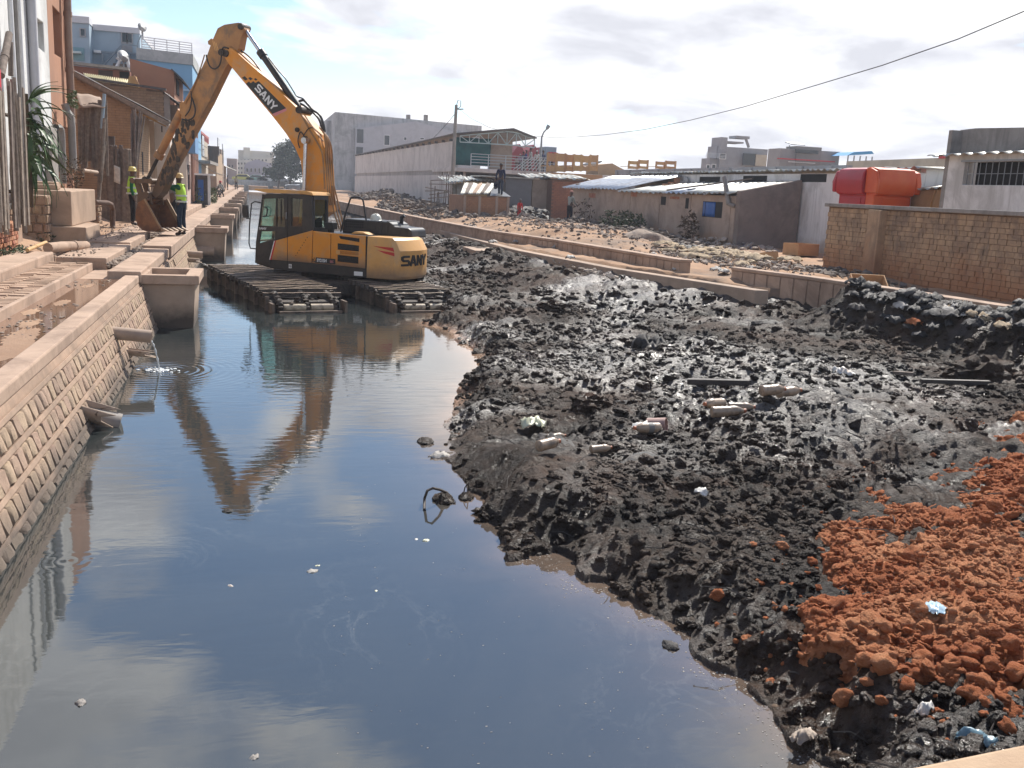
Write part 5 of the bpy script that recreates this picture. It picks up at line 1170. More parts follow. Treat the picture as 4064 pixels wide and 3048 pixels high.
gs = thing('grey_shack', 'taller grey plastered shack with a buckled tin roof edge', 'shack', (17.2, 58, 1.0))
p, q = onY(2113, 712, 57.5), onY(2192, 706, 57.5); b = MB(); b.box(p.x + .02, q.x, 57.5, 60, .8, p.z); b.build('wall', HUTW, gs)
corr('roof_sheet', (p.x - .3, 57.2, p.z + .06), (q.x + .4, 57.2, p.z + .2), (p.x - .3, 60, p.z + .3), (q.x + .4, 60, p.z + .4), 7, .05, TINW, gs, 5, .06)
gs = thing('brick_shack', 'red brick shack squeezed between the grey shack and the left hut', 'shack', (18, 56, 1.0))
p, q = onY(2192, 716, 56.5), onY(2300, 716, 56.5); b = MB(); b.box(p.x, q.x + .5, 56.5, 58, .8, p.z + .05); b.build('wall', mk('shack_core', (.22, .12, .08), (.18, .1, .07), 4, .95, .4, 40), gs)
b = MB(); rr = random.Random(2); z = .8; row = 0
while z < p.z - .05:
    x = p.x + (.12 if row % 2 else 0)
    while x < q.x + .2: b.box(x + .01, x + .235, 56.47 - rr.uniform(0, .02), 56.5, z, z + .09); x += .25
    z += .105; row += 1
b.build('bricks', mk('shack_brick', (.37, .16, .095), (.29, .125, .075), 5, .93, .4, 40, stain=(.2, .1, .07), samt=.5), gs, kind='stuff')
corr('roof_sheet', (p.x - .2, 56.2, p.z + .12), (q.x + .6, 56.2, p.z + .16), (p.x - .2, 59, p.z + .4), (q.x + .6, 59, p.z + .4), 8, .04, TINW, gs, 6, .04)
ws = thing('wooden_shack', 'narrow shack of poles and grey corrugated sheet left of the brick hut', 'shack', (10.6, 55, 1.0))
Y_ = 55; p, q = onY(1775, 725, Y_), onY(1832, 722, Y_)
corr('wall_sheet', (p.x + .3, Y_, 1.0), (q.x, Y_ - .5, 1.0), (p.x + .3, Y_, p.z - .05), (q.x, Y_ - .5, q.z - .05), 9, .03, TINW, ws, 4)
rr = random.Random(7)
for i in range(11):
    x = p.x - .9 + i * .16; b = MB(); b.tube([(x, Y_ - rr.uniform(.0, .6), .9), (x + rr.uniform(-.12, .12), Y_ - .2, rr.uniform(2.3, 3.4))], .03, 6); b.build('pole', WOODG, ws)
b = MB()
for i in range(10): z = 1.2 + i * .2; b.bar((p.x - 1.2 + rr.uniform(-.2, .2), Y_ - .5, z), (p.x + rr.uniform(-.2, .3), Y_ - .6, z + rr.uniform(-.2, .2)), .10, .05)
b.build('stacked_timber', WOODG, ws, kind='stuff')
corr('roof_sheet', (p.x - .2, Y_ - .8, p.z - .02), (q.x + .1, Y_ - .8, q.z + .05), (p.x - .2, Y_ + 2, p.z + .3), (q.x + .1, Y_ + 2, p.z + .3), 6, .05, TINW, ws, 14, .05)
ys_ = thing('yellow_shack', 'ochre walled shack with a small square window behind the brick hut', 'shack', (12, 58, 1.0))
p, q = onY(1833, 718, 58), onY(1935, 715, 58); b = MB(); b.box(p.x, q.x, 58, 60, .8, p.z); b.build('wall', mk('ochre_render', (.42, .29, .14), (.36, .24, .11), 2, .9, .2, 30), ys_); ywin(ys_, 1855, 730, 1867, 746, 58)
corr('roof_sheet', (p.x - .2, 57.7, p.z + .06), (q.x + .3, 57.7, p.z + .1), (p.x - .2, 60, p.z + .3), (q.x + .3, 60, p.z + .3), 9, .04, TINW, ys_, 4, .04)
# --- terrace building with truss roof
TY = 72.0; TXL = 14.5
tb = thing('market_building', 'two storey pinkish market building with railed terrace, truss roof and long flank', 'building', (16, 90, 1.0))
zs = onY(1811, 664, TY).z; zr = onY(1811, 549, TY).z; xr = onY(2195, 690, TY).x
p = onY(1820, 664, TY)
b = MB(); b.box(TXL, TXL + .3, TY + .02, 150, .8, zs - .55); b.box(TXL - .05, TXL + .3, TY + .02, 150, zs - .15, zs + .02); b.hexa([(TXL, TY + 1.2, zs + .02), (TXL + .3, TY + 1.2, zs + .02), (TXL + .3, 150, zs + .02), (TXL, 150, zs + .02), (TXL, TY + 1.2, zr - .12), (TXL + .3, TY + 1.2, zr - .12), (TXL + .3, 150, zr + .35), (TXL, 150, zr + .35)])
b.box(TXL + .3, xr + 16, TY + 9, TY + 9.3, .8, zs); b.build('flank_wall', PINKW, tb)
b = MB(); y = TY + 2.0
while y < 148: b.box(TXL, TXL + .3, y, y + .38, zs - .55, zs - .15); y += 1.05
b.build('vent_pier', PINKW, tb, kind='stuff')
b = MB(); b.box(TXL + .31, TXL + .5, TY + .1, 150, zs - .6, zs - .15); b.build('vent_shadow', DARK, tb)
b = MB(); b.box(TXL - .1, xr + 14, TY - .25, TY + 10, zs - .30, zs); b.build('terrace_slab', CONCG if False else PINKW, tb, bevel=.03)
for x in (TXL + .4, TXL + 3.2, TXL + 6.2): b = MB(); b.box(x, x + .35, TY + .3, TY + .65, .8, zs - .3); b.build('column', PINKW, tb)
b = MB(); b.box(TXL, xr, TY + 6, TY + 6.2, .8, zs - .3); b.build('undercroft', HUTD, tb)
TEAL = mk('teal_tarp', (.01, .10, .10), (.012, .085, .09), 1.2, .7, .2, 20, stain=(.02, .14, .14))
pa, pb = onY(1811, 549, TY + 1), onY(1945, 640, TY + 1)
b = MB(); b.grid([[(pa.x + (pb.x - pa.x) * j / 12, TY + 1 + .08 * math.sin(j * 1.9 + i), pa.z + .1 - (pa.z - zs - .1) * i / 5) for j in range(13)] for i in range(6)]); b.build('teal_tarpaulin', TEAL, tb, smooth=True, solid=.02)
pc = onY(2035, 560, TY + 1.2); b = MB(); b.box(pb.x, pc.x, TY + 1.2, TY + 1.4, zs, zr + .25); b.build('back_panel', HUTW, tb)
# roof and truss
r0x, r1x = onY(1800, 540, TY).x, onY(2123, 549, TY).x; ridge = onY(2030, 520, TY)
b = MB(); zt_ = onY(1811, 533, TY).z; ze = onY(2123, 549, TY).z
b.add([(TXL - .5, TY - .6, zt_), (ridge.x, TY - .6, ridge.z + .15), (r1x, TY - .6, ze), (TXL - .3, TY + 12, zt_ + .02), (ridge.x, TY + 12, ridge.z + .1), (r1x, TY + 12, ze), (TXL - .3, 150, zr + .45), (TXL + 4, 150, zr + .4)], [(0, 1, 4, 3), (1, 2, 5, 4), (3, 4, 7, 6)]); b.build('roof', TIND, tb, solid=.08)
TEALM = plain('pale_teal_steel', (.40, .52, .52), .5)
zb_ = zt_ - .55; tr_ = MB(); xs_ = np.linspace(TXL + .1, r1x - .1, 9)
topz = lambda x: zt_ + (ridge.z + .1 - zt_) * (x - TXL) / (ridge.x - TXL) if x < ridge.x else ridge.z + .1 + (ze - ridge.z - .1) * (x - ridge.x) / (r1x - ridge.x)
for i in range(8):
    xa, xb = xs_[i], xs_[i + 1]; za, zb2 = topz(xa) - .12, topz(xb) - .12
    o = MB(); 
    tr_.bar((xa, TY - .3, za), (xb, TY - .3, zb2), .07, .07); tr_.bar((xa, TY - .3, zb_), (xb, TY - .3, zb_ - (0 if i < 6 else .1)), .07, .07); tr_.bar((xa, TY - .3, zb_), (xa, TY - .3, za), .05, .05); tr_.bar((xa, TY - .3, zb_ if i % 2 else za), (xb, TY - .3, zb2 if i % 2 else zb_), .05, .05)
tr_.bar((xs_[8], TY - .3, zb_ - .1), (xs_[8], TY - .3, topz(xs_[8]) - .1), .06, .06)
tr_.build('roof_truss', TEALM, tb)
b = MB()
for y in np.arange(TY + 2, 150, 3.2): b.box(TXL - .25, TXL, y, y + .1, zr - .15 + (y - TY) * .006, zr + .05 + (y - TY) * .006)
b.build('eave_bracket', TIND, tb, kind='stuff')
# railing
RAIL = plain('pale_rail', (.50, .53, .54), .5)
b = MB(); xa = onY(1868, 640, TY).x
for x in np.linspace(xa, xr + .2, 6):
    b2 = MB(); b2.box(x - .03, x + .03, TY - .12, TY - .06, zs, zs + 1.05); b2.build('railing_post', RAIL, tb)
for z in (.2, .42, .64, .85, 1.05): 
    b2 = MB(); b2.box(xa, xr + .2, TY - .11, TY - .07, zs + z - .022, zs + z + .022); b2.build('railing_bar', RAIL, tb)
b2 = MB()
for i in range(7): b2.bar((xa + 3.4 + i * .3, TY + .3, zs + .05), (xa + 4.6 + i * .22, TY + .4, zs + 1.0), .05, .05)
b2.build('stacked_frames', RAIL, tb, kind='stuff')
# roof terrace continuing right with bed frames
rt = thing('roof_terrace', 'low flat roof with sawn timber furniture stacked along it, right of the market terrace', 'building', (26, 75, 1.0))
b = MB(); p = onY(2193, 716, TY - 3); q = onY(2700, 716, TY - 3); b.box(xr + .3, q.x + 8, TY - 3, TY + 4, .8, p.z); b.build('slab', CONCG, rt, bevel=.03)
def bedframe(u0, u1, v0, v1, Y, lab, slats=3):
    p, q = onY(u0, v0, Y), onY(u1, v1, Y); r_ = thing('bed_frame', lab, 'bed frame', ((p.x + q.x) / 2, Y, q.z), 'pale timber bed frames on the roof terrace'); w_ = .12
    b = MB(); b.box(p.x, p.x + w_, Y, Y + .12, q.z, p.z); b.build('post', WOODY, r_); b = MB(); b.box(q.x - w_, q.x, Y, Y + .12, q.z, p.z); b.build('post', WOODY, r_)
    b = MB(); h_ = p.z - q.z; b.box(p.x + w_, q.x - w_, Y + .02, Y + .09, q.z + h_ * .55, q.z + h_ * .97); b.build('headboard', WOODY, r_)
    b = MB(); b.box(p.x + w_, q.x - w_, Y + .02, Y + .09, q.z + h_ * .02, q.z + h_ * .30); b.box(p.x + w_, p.x + w_ + .1, Y + .13, Y + 2, q.z + h_ * .3, q.z + h_ * .36); b.build('side_rail', WOODY, r_)
for i, (u0, u1, v0, v1, lab) in enumerate(((2172, 2208, 605, 684, 'tall pale bed frame leftmost in the row beside the terrace people'), (2210, 2244, 606, 684, 'second pale bed frame from the left in the row'), (2246, 2276, 611, 682, 'third pale bed frame from the left in the row'), (2278, 2308, 611, 681, 'fourth pale bed frame, middle of the left row'), (2310, 2340, 616, 681, 'fifth pale bed frame in the left row'), (2342, 2372, 613, 680, 'rightmost bed frame of the left row'), (2495, 2533, 637, 672, 'pale slatted frame at left of the right hand pair'), (2535, 2573, 633, 672, 'pale slatted frame raised at the middle of the roof'), (2604, 2640, 640, 672, 'pale frame left of the last pair on the roof'), (2642, 2683, 637, 672, 'last pale frame at the right end of the roof'))):
    bedframe(u0, u1, v0, v1, TY - 2 + .2 * (i % 3), lab)
b = MB(); p, q = onY(2180, 684, TY - 2.6), onY(2390, 700, TY - 2.6); b.box(p.x, q.x, TY - 2.7, TY - 2.55, q.z - .35, p.z); o = b.build('timber_stack', WOODY, origin=(p.x, TY - 2.6, q.z)); tag(o, 'long stack of pale boards under the bed frames on the roof', 'boards')
sh = thing('roof_shelter', 'dark low roof with a brown gable standing on the roof terrace', 'shelter', (29, 78, 1))
p, q = onY(2375, 640, TY + 4), onY(2460, 665, TY + 4); b = MB(); b.prism([(p.x, q.z - 1.5), (q.x + 4, q.z - 1.5), (q.x, q.z), ((p.x * .35 + q.x * .65), p.z - .1), (p.x, q.z + .1)], lambda u, v, w_: (u, w_, v), TY + 4, TY + 7); b.build('gable', mk('brown_gable', (.36, .24, .14), (.3, .2, .12), 2, .9, .1, 30), sh)
b = MB(); b.add([(p.x - .3, TY + 3.8, q.z + .15), ((p.x * .35 + q.x * .65) - 1.0, TY + 3.8, p.z), ((p.x * .35 + q.x * .65) - 1.0, TY + 7, p.z), (p.x - .3, TY + 7, q.z + .15)], [(0, 1, 2, 3)]); b.build('roof', TIND, sh, solid=.08)
# red market sheds far behind the terrace, blue grey cabin
rm = thing('red_roofed_sheds', 'row of red roofed market sheds behind the terrace crowd', 'sheds', (24, 95, 1))
for i, (u0, u1, v) in enumerate(((2035, 2090, 578), (2088, 2150, 580), (2140, 2175, 590))):
    p, q = onY(u0, v, 95), onY(u1, v, 95); m_ = (p.x + q.x) / 2; b = MB(); b.prism([(p.x, 1), (q.x, 1), (q.x, p.z - .7), (m_, p.z + .2), (p.x, p.z - .7)], lambda u, v_, w_: (u, w_, v_), 95, 101); b.build('shed', mk('maroon_tin', (.30, .05, .06), (.24, .045, .05), 3, .7, .1, 30) if i == 0 else bpy.data.materials['maroon_tin'], rm)
cb = thing('blue_cabin', 'blue grey corrugated cabin with red panel beside the lamp post', 'cabin', (23, 90, 1)); p, q = onY(2165, 582, 90), onY(2208, 605, 90); b = MB(); b.box(p.x, q.x, 90, 92, 1, p.z); b.build('body', mk('blue_tin', (.2, .26, .32), (.16, .21, .27), 3, .6, .1, 40), cb); b = MB(); b.box(p.x + .3, q.x, 89.9, 89.99, q.z - .8, q.z); b.build('red_panel', REDP, cb)
# --- big pale block behind
gb = thing('concrete_block_building', 'large streaked pale concrete building with few windows behind the market', 'building', (22, 165, 1))
Y_ = 160; p, q = onY(1330, 444, Y_), onY(1912, 500, Y_); b = MB(); b.prism([(p.x, .9), (q.x, .9), (q.x, q.z), (p.x, p.z)], lambda u, v, w_: (u, w_, v), Y_, Y_ + 40); b.build('wall', PALEW, gb)
p2, q2, r2 = onY(1412, 508, Y_ - 1), onY(1650, 482, Y_ - 1), onY(1760, 505, Y_ - 1); b = MB(); b.prism([(p2.x, .9), (r2.x + 5, .9), (r2.x + 5, r2.z - 1.2), (q2.x, q2.z), (p2.x, p2.z)], lambda u, v, w_: (u, w_, v), Y_ - 1, Y_ - .01); b.build('front_gable', mk('lilac_grey', (.46, .46, .48), (.42, .42, .44), .6, .9, .1, 30, stain=(.3, .3, .31), samt=.4), gb)
for u0, v0, u1, v1, fr in ((1417, 512, 1442, 568, None), (1414, 583, 1440, 618, None), (1526, 537, 1545, 576, WHITEP), (1604, 545, 1613, 556, WHITEP), (1668, 547, 1682, 553, WHITEP)): ywin(gb, u0, v0, u1, v1, Y_ - 1.02, GLASSD, fr)
for u in (1622, 1692): p3 = onY(u, 470, Y_); b = MB(); b.box(p3.x - .3, p3.x + .3, Y_ + .2, Y_ + 1, p3.z - 1, p3.z + .6); b.build('chimney', CONCG, gb)
gb2 = thing('side_block', 'narrow pale tower with stacked dark openings left of the large concrete building', 'building', (12, 170, 1)); p, q = onY(1296, 478, 168), onY(1331, 478, 168); b = MB(); b.box(p.x, q.x + 1, 168, 180, .9, p.z); b.build('wall', PALEW, gb2)
for v in (500, 545, 590, 640, 680): ywin(gb2, 1326, v, 1333, v + 28, 167.98)
# --- far houses above the huts
def house(name, lab, cat, Y, boxes, mat, wins=(), fr=None):
    p = onY(boxes[0][0], boxes[0][1], Y); r_ = thing(name, lab, cat, (p.x, Y, 1.0))
    for i, (u0, v0, u1, dep, *mt) in enumerate(boxes):
        p, q = onY(u0, v0, Y + .3 * i), onY(u1, v0, Y + .3 * i); z0 = .9 if len(mt) < 2 else onY(u0, mt[1], Y).z; b = MB(); b.box(p.x, q.x, Y - .3 * i, Y + dep, z0, p.z); b.build('wall' if i == 0 else 'block', mt[0] if mt and mt[0] else mat, r_)
    for wn in wins: ywin(r_, *wn, Y - .3 * len(boxes) - .05, GLASSD, fr)
    return r_
h1_ = house('grey_villa', 'grey flat roofed villa with roof terrace canopy, left of two distant villas', 'house', 88, [(2846, 580, 3049, 2.0), (2806, 628, 2880, 1.5), (2842, 546, 2866, 1.5)], GREYW, ((2858, 611, 2878, 630), (2805, 655, 2815, 668), (2826, 653, 2838, 668)), WHITEP)
p, q = onY(2950, 608, 87.6), onY(2997, 658, 87.6); b = MB(); b.box(p.x, q.x, 87.5, 87.6, q.z, p.z); g_ = b.build('window', GLASSD, h1_)
p, q = onY(2998, 613, 87.6), onY(3037, 660, 87.6); b = MB(); b.box(p.x, q.x, 87.4, 87.6, q.z, p.z); b.build('cream_panel', CREAMW, h1_)
b = MB(); p = onY(2862, 560, 88); q = onY(2950, 585, 88); b.box(p.x, q.x, 88, 90, p.z - .1, p.z + .05); p = onY(2922, 538, 88); q = onY(2975, 552, 88); b.box(p.x, q.x, 88, 89.5, q.z, p.z); b.bar((q.x - .3, 88.2, q.z), (q.x + .1, 88.2, onY(2975, 585, 88).z), .2, .2); b.build('roof_canopy', GREYW, h1_)
b = MB(); p = onY(2803, 610, 87); q = onY(2880, 628, 87)
for i in range(4): b.box(p.x, q.x, 87.0, 87.06, q.z + i * .12, q.z + .05 + i * .12)
b.build('balcony_rail', RAIL, h1_)
h2_ = house('grey_villa', 'brown grey villa with a red stripe and rooftop solar frame, right of two distant villas', 'house', 92, [(3098, 588, 3335, 2.5), (3154, 580, 3250, 2, mk('brown_grey', (.28, .26, .24), (.24, .22, .2), 1, .9, .1, 30))], mk('warm_grey', (.33, .31, .29), (.28, .26, .25), 1, .9, .1, 30), ((3158, 592, 3248, 612),))
p, q = onY(3088, 631, 91), onY(3312, 640, 91); b = MB(); b.box(p.x, q.x, 90.9, 91.2, q.z, p.z); b.build('red_stripe', REDP, h2_)
b = MB(); p = onY(3128, 640, 91.2); q = onY(3235, 650, 91.2)
for i in range(16): x = p.x + (q.x - p.x) * i / 16; b.box(x, x + (q.x - p.x) * .03, 91.0, 91.2, q.z, p.z)
b.build('white_balustrade', WHITEP, h2_)
p, q = onY(3155, 563, 92), onY(3195, 578, 92); b = MB(); b.hexa([(p.x - .3, 92, q.z), (q.x, 92, q.z), (q.x + .3, 94, p.z), (p.x, 94, p.z), (p.x - .3, 92, q.z + .1), (q.x, 92, q.z + .1), (q.x + .3, 94, p.z + .1), (p.x, 94, p.z + .1)]); b.bar((p.x, 93, q.z - .6), (p.x, 93, q.z), .08, .08); b.bar((q.x, 93, q.z - .6), (q.x, 93, q.z), .08, .08); b.build('solar_frame', STEEL, h2_)
aw = thing('blue_canopy', 'bright blue rooftop canopy on thin posts right of the far villas', 'canopy', (44, 90, 5)); p, q = onY(3340, 612, 90), onY(3446, 608, 90); CAN = plain('canopy_blue', (.05, .32, .62), .5)
b = MB(); b.prism([(p.x, p.z - .15), (q.x, q.z - .1), (q.x - .3, q.z + .18), (p.x + .8, p.z + .25)], lambda u, v, w_: (u, w_, v), 89, 93); b.build('roof', CAN, aw)
for u in np.linspace(p.x + .2, q.x - .1, 5): b = MB(); b.box(u, u + .09, 89.1, 89.2, p.z - 1.6, p.z - .1); b.build('post', STEEL, aw)
b = MB(); b.box(p.x - .5, q.x + 6, 89, 95, .9, p.z - 1.55); b.build('house_wall', GREYW, aw)
# --- pole, lamp, wires
pl = thing('utility_pole', 'tall grey concrete utility pole leaning slightly, before the market building', 'pole', (13.0, 66, 1.0)); a_, b_ = onY(1792, 740, 66), onY(1811, 416, 66)
b = MB(); b.tube([(a_.x, 66, .9), tuple(b_)], [.16, .10], 10); b.build('shaft', CONCG, pl, smooth=True)
b = MB(); b.tube([b_ + Vector((0, 0, -.1)), b_ + Vector((.1, 0, .3)), b_ + Vector((.3, 0, .28)), b_ + Vector((.3, 0, -.1)), b_ + Vector((.1, 0, -.25))], .03, 6); b.bar(b_ + Vector((-.1, 0, -.3)), b_ + Vector((.5, 0, -.25)), .08, .08); b.build('bracket', STEEL, pl)
lm = thing('street_lamp', 'grey street lamp with curved arm rising behind the terrace railing', 'street lamp', (20.4, 73, 4)); P = [onY(*q, 73) for q in ((2141, 700), (2147, 600), (2150, 545), (2158, 525), (2170, 512))]
b = MB(); b.tube(P, [.10, .08, .07, .06, .05], 8); b.build('post', STEEL, lm, smooth=True)
b = MB(); b.tube([P[-1], onY(2178, 498, 73)], [.12, .16], 8); b.build('lamp_head', STEEL, lm, smooth=True)
def wire(name, lab, pa, pb, sag, r=.018, n=24):
    pa, pb = Vector(pa), Vector(pb); b = MB(); b.tube([pa.lerp(pb, i / n) - Vector((0, 0, sag * 4 * (i / n) * (1 - i / n))) for i in range(n + 1)], r, 5); o = b.build(name, WIRE, smooth=True, origin=tuple(pa)); tag(o, lab, 'wire')
top = onY(1812, 425, 66); mid = onY(2240, 546, 50); endp = onX(4300, -20, 11.5)
b = MB(); pts = [onY(u, v, y) for u, v, y in ((1812, 425, 66), (1870, 470, 64), (1940, 505, 61), (2010, 525, 58), (2090, 538, 54.5), (2180, 545, 51), (2280, 544, 47), (2400, 535, 42.5), (2560, 514, 37), (2740, 477, 31.5), (2950, 425, 26.5), (3200, 350, 22.5), (3500, 260, 19), (3800, 156, 16.5), (4064, 45, 14.8), (4400, -110, 13))]
b.tube(pts, .011, 5); o = b.build('power_line', WIRE, smooth=True, origin=tuple(pts[0])); tag(o, 'long sagging power line from the pole to the upper right', 'wire')
wire('power_line', 'thin stay wire slanting down left from the pole top', onY(1803, 455, 66), onY(1640, 610, 100), .3, .02)
# ================================================================== LEFT BANK BUILDINGS
FX = -5.3
def brickY(b, x0, x1, z0, z1, Y, L=.23, h=.078, d=.016, zt=None, seed=1):
    rr = random.Random(seed); z = z0; row = 0
    while z < z1:
        x = x0 - (.11 if row % 2 else 0)
        while x < x1 - .03:
            xa, xb = max(x + .006, x0), min(x + L - .006, x1)
            if xb - xa > .03 and (zt is None or z + h < zt((xa + xb) / 2)): b.box(xa, xb, Y - d - rr.uniform(0, .008), Y + .01, z, z + h - .012)
            x += L
        z += h; row += 1
def brickX(b, y0, y1, z0, z1, X, L=.23, h=.078, d=.016, seed=1):
    rr = random.Random(seed); z = z0; row = 0
    while z < z1:
        y = y0 - (.11 if row % 2 else 0)
        while y < y1 - .03:
            ya, yb = max(y + .006, y0), min(y + L - .006, y1)
            if yb - ya > .03: b.box(X - .01, X + d + rr.uniform(0, .008), ya, yb, z, z + h - .012)
            y += L
        z += h; row += 1
# white house
wh_ = thing('white_house', 'tall whitewashed house with one small window and vertical pipes at the left edge', 'house', (FX - 2, 24, 1.0))
p, q = onX(141, 66, FX), onX(166, 194, FX)
b = MB(); b.holed([(28.95, 1.0), (28.95, 9.5), (14, 9.5), (14, 1.0)], [[(p.y, 5.68), (p.y, 6.36), (q.y + .35, 6.36), (q.y + .35, 5.62)]], lambda u, v, w_: (w_, u, v), FX - .25, FX); b.box(FX - 6, FX - .25, 28.7, 28.94, 1, 9.5)
WH1 = mk('bright_whitewash', (.70, .70, .68), (.62, .62, .60), 1.2, .88, .3, 20, stain=(.40, .39, .37), sscale=.8, samt=.6, streak=(.36, .34, .33), stamt=.5, base=(.42, .33, .27), bz=1.9, bh=.6)
b.build('wall', WH1, wh_, bevel=.02)
b = MB(); b.box(FX - .5, FX - .4, 26.5, 29, 5.4, 6.6); b.build('window', GLASSD, wh_)
for y, r, zb, mt in ((25.1, .05, 1.5, PVCG), (25.45, .05, 2.0, WHITEP), (24.55, .06, 1.2, WHITEP), (26.5, .11, 1.2, mk('grey_column', (.52, .52, .54), (.45, .45, .47), 2, .85, .2, 30))):
    b = MB(); b.tube([(FX + r, y, zb), (FX + r, y, 9.3)], r, 10); b.build('downpipe', mt, wh_, smooth=True)
b = MB(); b.box(FX, FX + .05, 23.6, 24.35, 1, 9.4); b.build('pilaster', WH1, wh_, bevel=.01)
# orange house
oh = thing('orange_house', 'narrow orange rendered house with a deep window beside the white house', 'house', (FX - 2, 30.4, 1.0))
p, q = onX(206, 20, FX), onX(244, 165, FX)
b = MB(); b.holed([(28.96, 3.85), (28.96, 9.5), (31.95, 9.5), (31.95, 3.85)], [[(p.y + .05, 5.75), (p.y + .05, 7.0), (q.y, 6.95), (q.y, 5.75)]], lambda u, v, w_: (w_, u, v), FX - .3, FX); b.box(FX - 5, FX - .3, 31.7, 31.94, 1.0, 9.5); b.box(FX - .9, FX - .6, 28.96, 31.7, 1, 3.85); b.box(FX - .3, FX - .02, 30.2, 31.95, 1, 2.55); b.build('wall', ORANW, oh, bevel=.02)
b = MB(); b.box(FX - .35, FX - .3, p.y - .1, q.y + .3, 5.6, 7.2); b.build('window', mk('brown_shutter', (.16, .08, .05), (.12, .06, .04), 3, .7, .2, 40), oh)
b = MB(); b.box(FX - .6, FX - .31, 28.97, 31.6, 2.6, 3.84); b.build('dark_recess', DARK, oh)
def pipe_obj(name, lab, pts, r, mat, cat='pipe', group=None, n=10):
    b = MB(); b.tube(pts, r, n); rr = r if not isinstance(r, list) else r[0]
    for i in range(len(pts) - 1):
        a_, c_ = Vector(pts[i]), Vector(pts[i + 1])
        if (c_ - a_).length > 1.2:
            m_ = a_.lerp(c_, .45); d = (c_ - a_).normalized() * .06; b.tube([m_ - d, m_ + d], rr * 1.15, n)
    o = b.build(name, mat, smooth=True, origin=tuple(pts[0])); return tag(o, lab, cat, group)
BRP = mk('brown_pipe', (.26, .165, .115), (.2, .125, .09), 3, .6, .2, 40, stain=(.34, .26, .2), samt=.5)
pipe_obj('downpipe', 'thick brown downpipe on the corner of the orange house', [onX(287, 560, FX + .16), onX(281, 380, FX + .16), onX(271, 150, FX + .16), onX(266, -60, FX + .16)], .105, BRP)
pipe_obj('downpipe', 'thin pale pipe beside the thick brown downpipe', [onX(268, 285, FX + .06), onX(258, -40, FX + .06)], .03, PVC)
pipe_obj('drain_pipe', 'grey elbow pipe curving out of the white wall and down', [onX(212, 508, FX), onX(222, 505, FX + .22), onX(236, 506, FX + .24), onX(243, 516, FX + .26), onX(246, 540, FX + .26), onX(252, 728, FX + .26)], .085, PVCG)
pipe_obj('drain_pipe', 'grey brown pipe with a kink dropping beside the boarded fence', [onX(256, 412, FX + .2), onX(266, 440, FX + .25), onX(280, 462, FX + .35), onX(284, 500, FX + .35), onX(292, 672, FX + .35)], .10, PVCG)
pipe_obj('drain_pipe', 'thin dark pipe down the foot of the white wall', [onX(216, 590, FX + .08), onX(217, 700, FX + .08)], .05, PVCG)
# bamboo fence
bf = thing('bamboo_fence', 'tall grey fence of bamboo poles and boards at the left edge', 'fence', (-4.3, 19.5, 1.3))
rr = random.Random(21)
for i in range(26):
    y = 17.4 + i * .122; zt = 4.15 + rr.uniform(-.25, .2) - (.15 if i < 6 else 0); b = MB(); x = -4.3 + rr.uniform(-.05, .06)
    if i % 3: b.tube([(x, y, 1.45 + rr.uniform(0, .5)), (x + rr.uniform(-.03, .03), y + rr.uniform(-.02, .05), 2.6), (x + rr.uniform(-.05, .05), y + rr.uniform(.0, .16), zt)], [.045, .042, .03], 7)
    else: b.bar((x + .04, y, 1.6), (x + .05, y + rr.uniform(.0, .12), zt - .05), .02, .13, (0, 1, 0))
    b.build('bamboo_pole', WOODG, bf, smooth=(i % 3 != 0))
b = MB(); b.tube([(-4.38, 17.3, 2.2), (-4.38, 20.7, 2.25)], .035, 6); b.tube([(-4.38, 17.3, 3.6), (-4.38, 20.7, 3.6)], .035, 6); b.build('cross_rail', WOODG, bf, smooth=True)
b = MB(); b.grid([[(-4.42 + .03 * math.sin(j * 1.4), 17.9 + j * .24, 4.42 - i * .14 - .05 * math.sin(j * .9)) for j in range(9)] for i in range(4)]); o = b.build('red_cloth', mk('red_cloth', (.42, .02, .03), (.3, .015, .025), 3, .8, .2, 30), smooth=True, solid=.01, origin=(-4.4, 18.8, 4.2)); tag(o, 'red cloth hanging over the top of the bamboo fence', 'cloth')
for i, (pa, pb, r) in enumerate((((4, 300, -4.6), (36, 135, -4.7), .07), ((43, 300, -4.75), (42, 168, -4.75), .05))):
    pipe_obj('post', ('leaning weathered grey post rising behind the bamboo fence', 'upright thin grey post behind the bamboo fence')[i], [onX(*pa), onX(*pb)], r, WOODG, 'post')
# dracaena
pt = thing('leafy_plant', 'dark green plant with long drooping strap leaves beside the bamboo fence', 'plant', (-4.35, 21.2, 2.4))
LFM = []
for i in range(3):
    b = MB(); P = []; n_ = 8
    for j in range(n_ + 1):
        f = j / n_; wd = .042 * math.sin(math.pi * min(1, f * 1.0 + .1)) + .003; x = f * .75; z = .35 * f - (.55 + .25 * i) * f * f; P.append([(x, -wd, z + .012), (x, 0, z), (x, wd, z + .012)])
    b.grid(P); LFM.append(b.mesh('leaf', LEAF, smooth=True, ang=180))
rr = random.Random(14); base_ = onX(92, 300, -4.35)
for i in range(58):
    f = rr.random(); o_ = Vector((-4.33 + rr.uniform(-.05, .08), base_.y + .15 + rr.uniform(-.15, .25), 4.05 - 1.45 * f)) - Vector(pt.location)
    l_ = piece(LFM[rr.randrange(3)], 'leaf', o_, pt, (rr.uniform(-.5, .5), rr.uniform(-.3, .9) if f > .15 else rr.uniform(-1.0, .2), rr.uniform(-1.3, 1.9)), rr.uniform(.75, 1.25))
b = MB(); b.tube([(-4.38, base_.y + .2, 1.9), (-4.36, base_.y + .25, 4.1)], [.06, .03], 7); b.build('stem', DRYLEAF, pt, smooth=True)
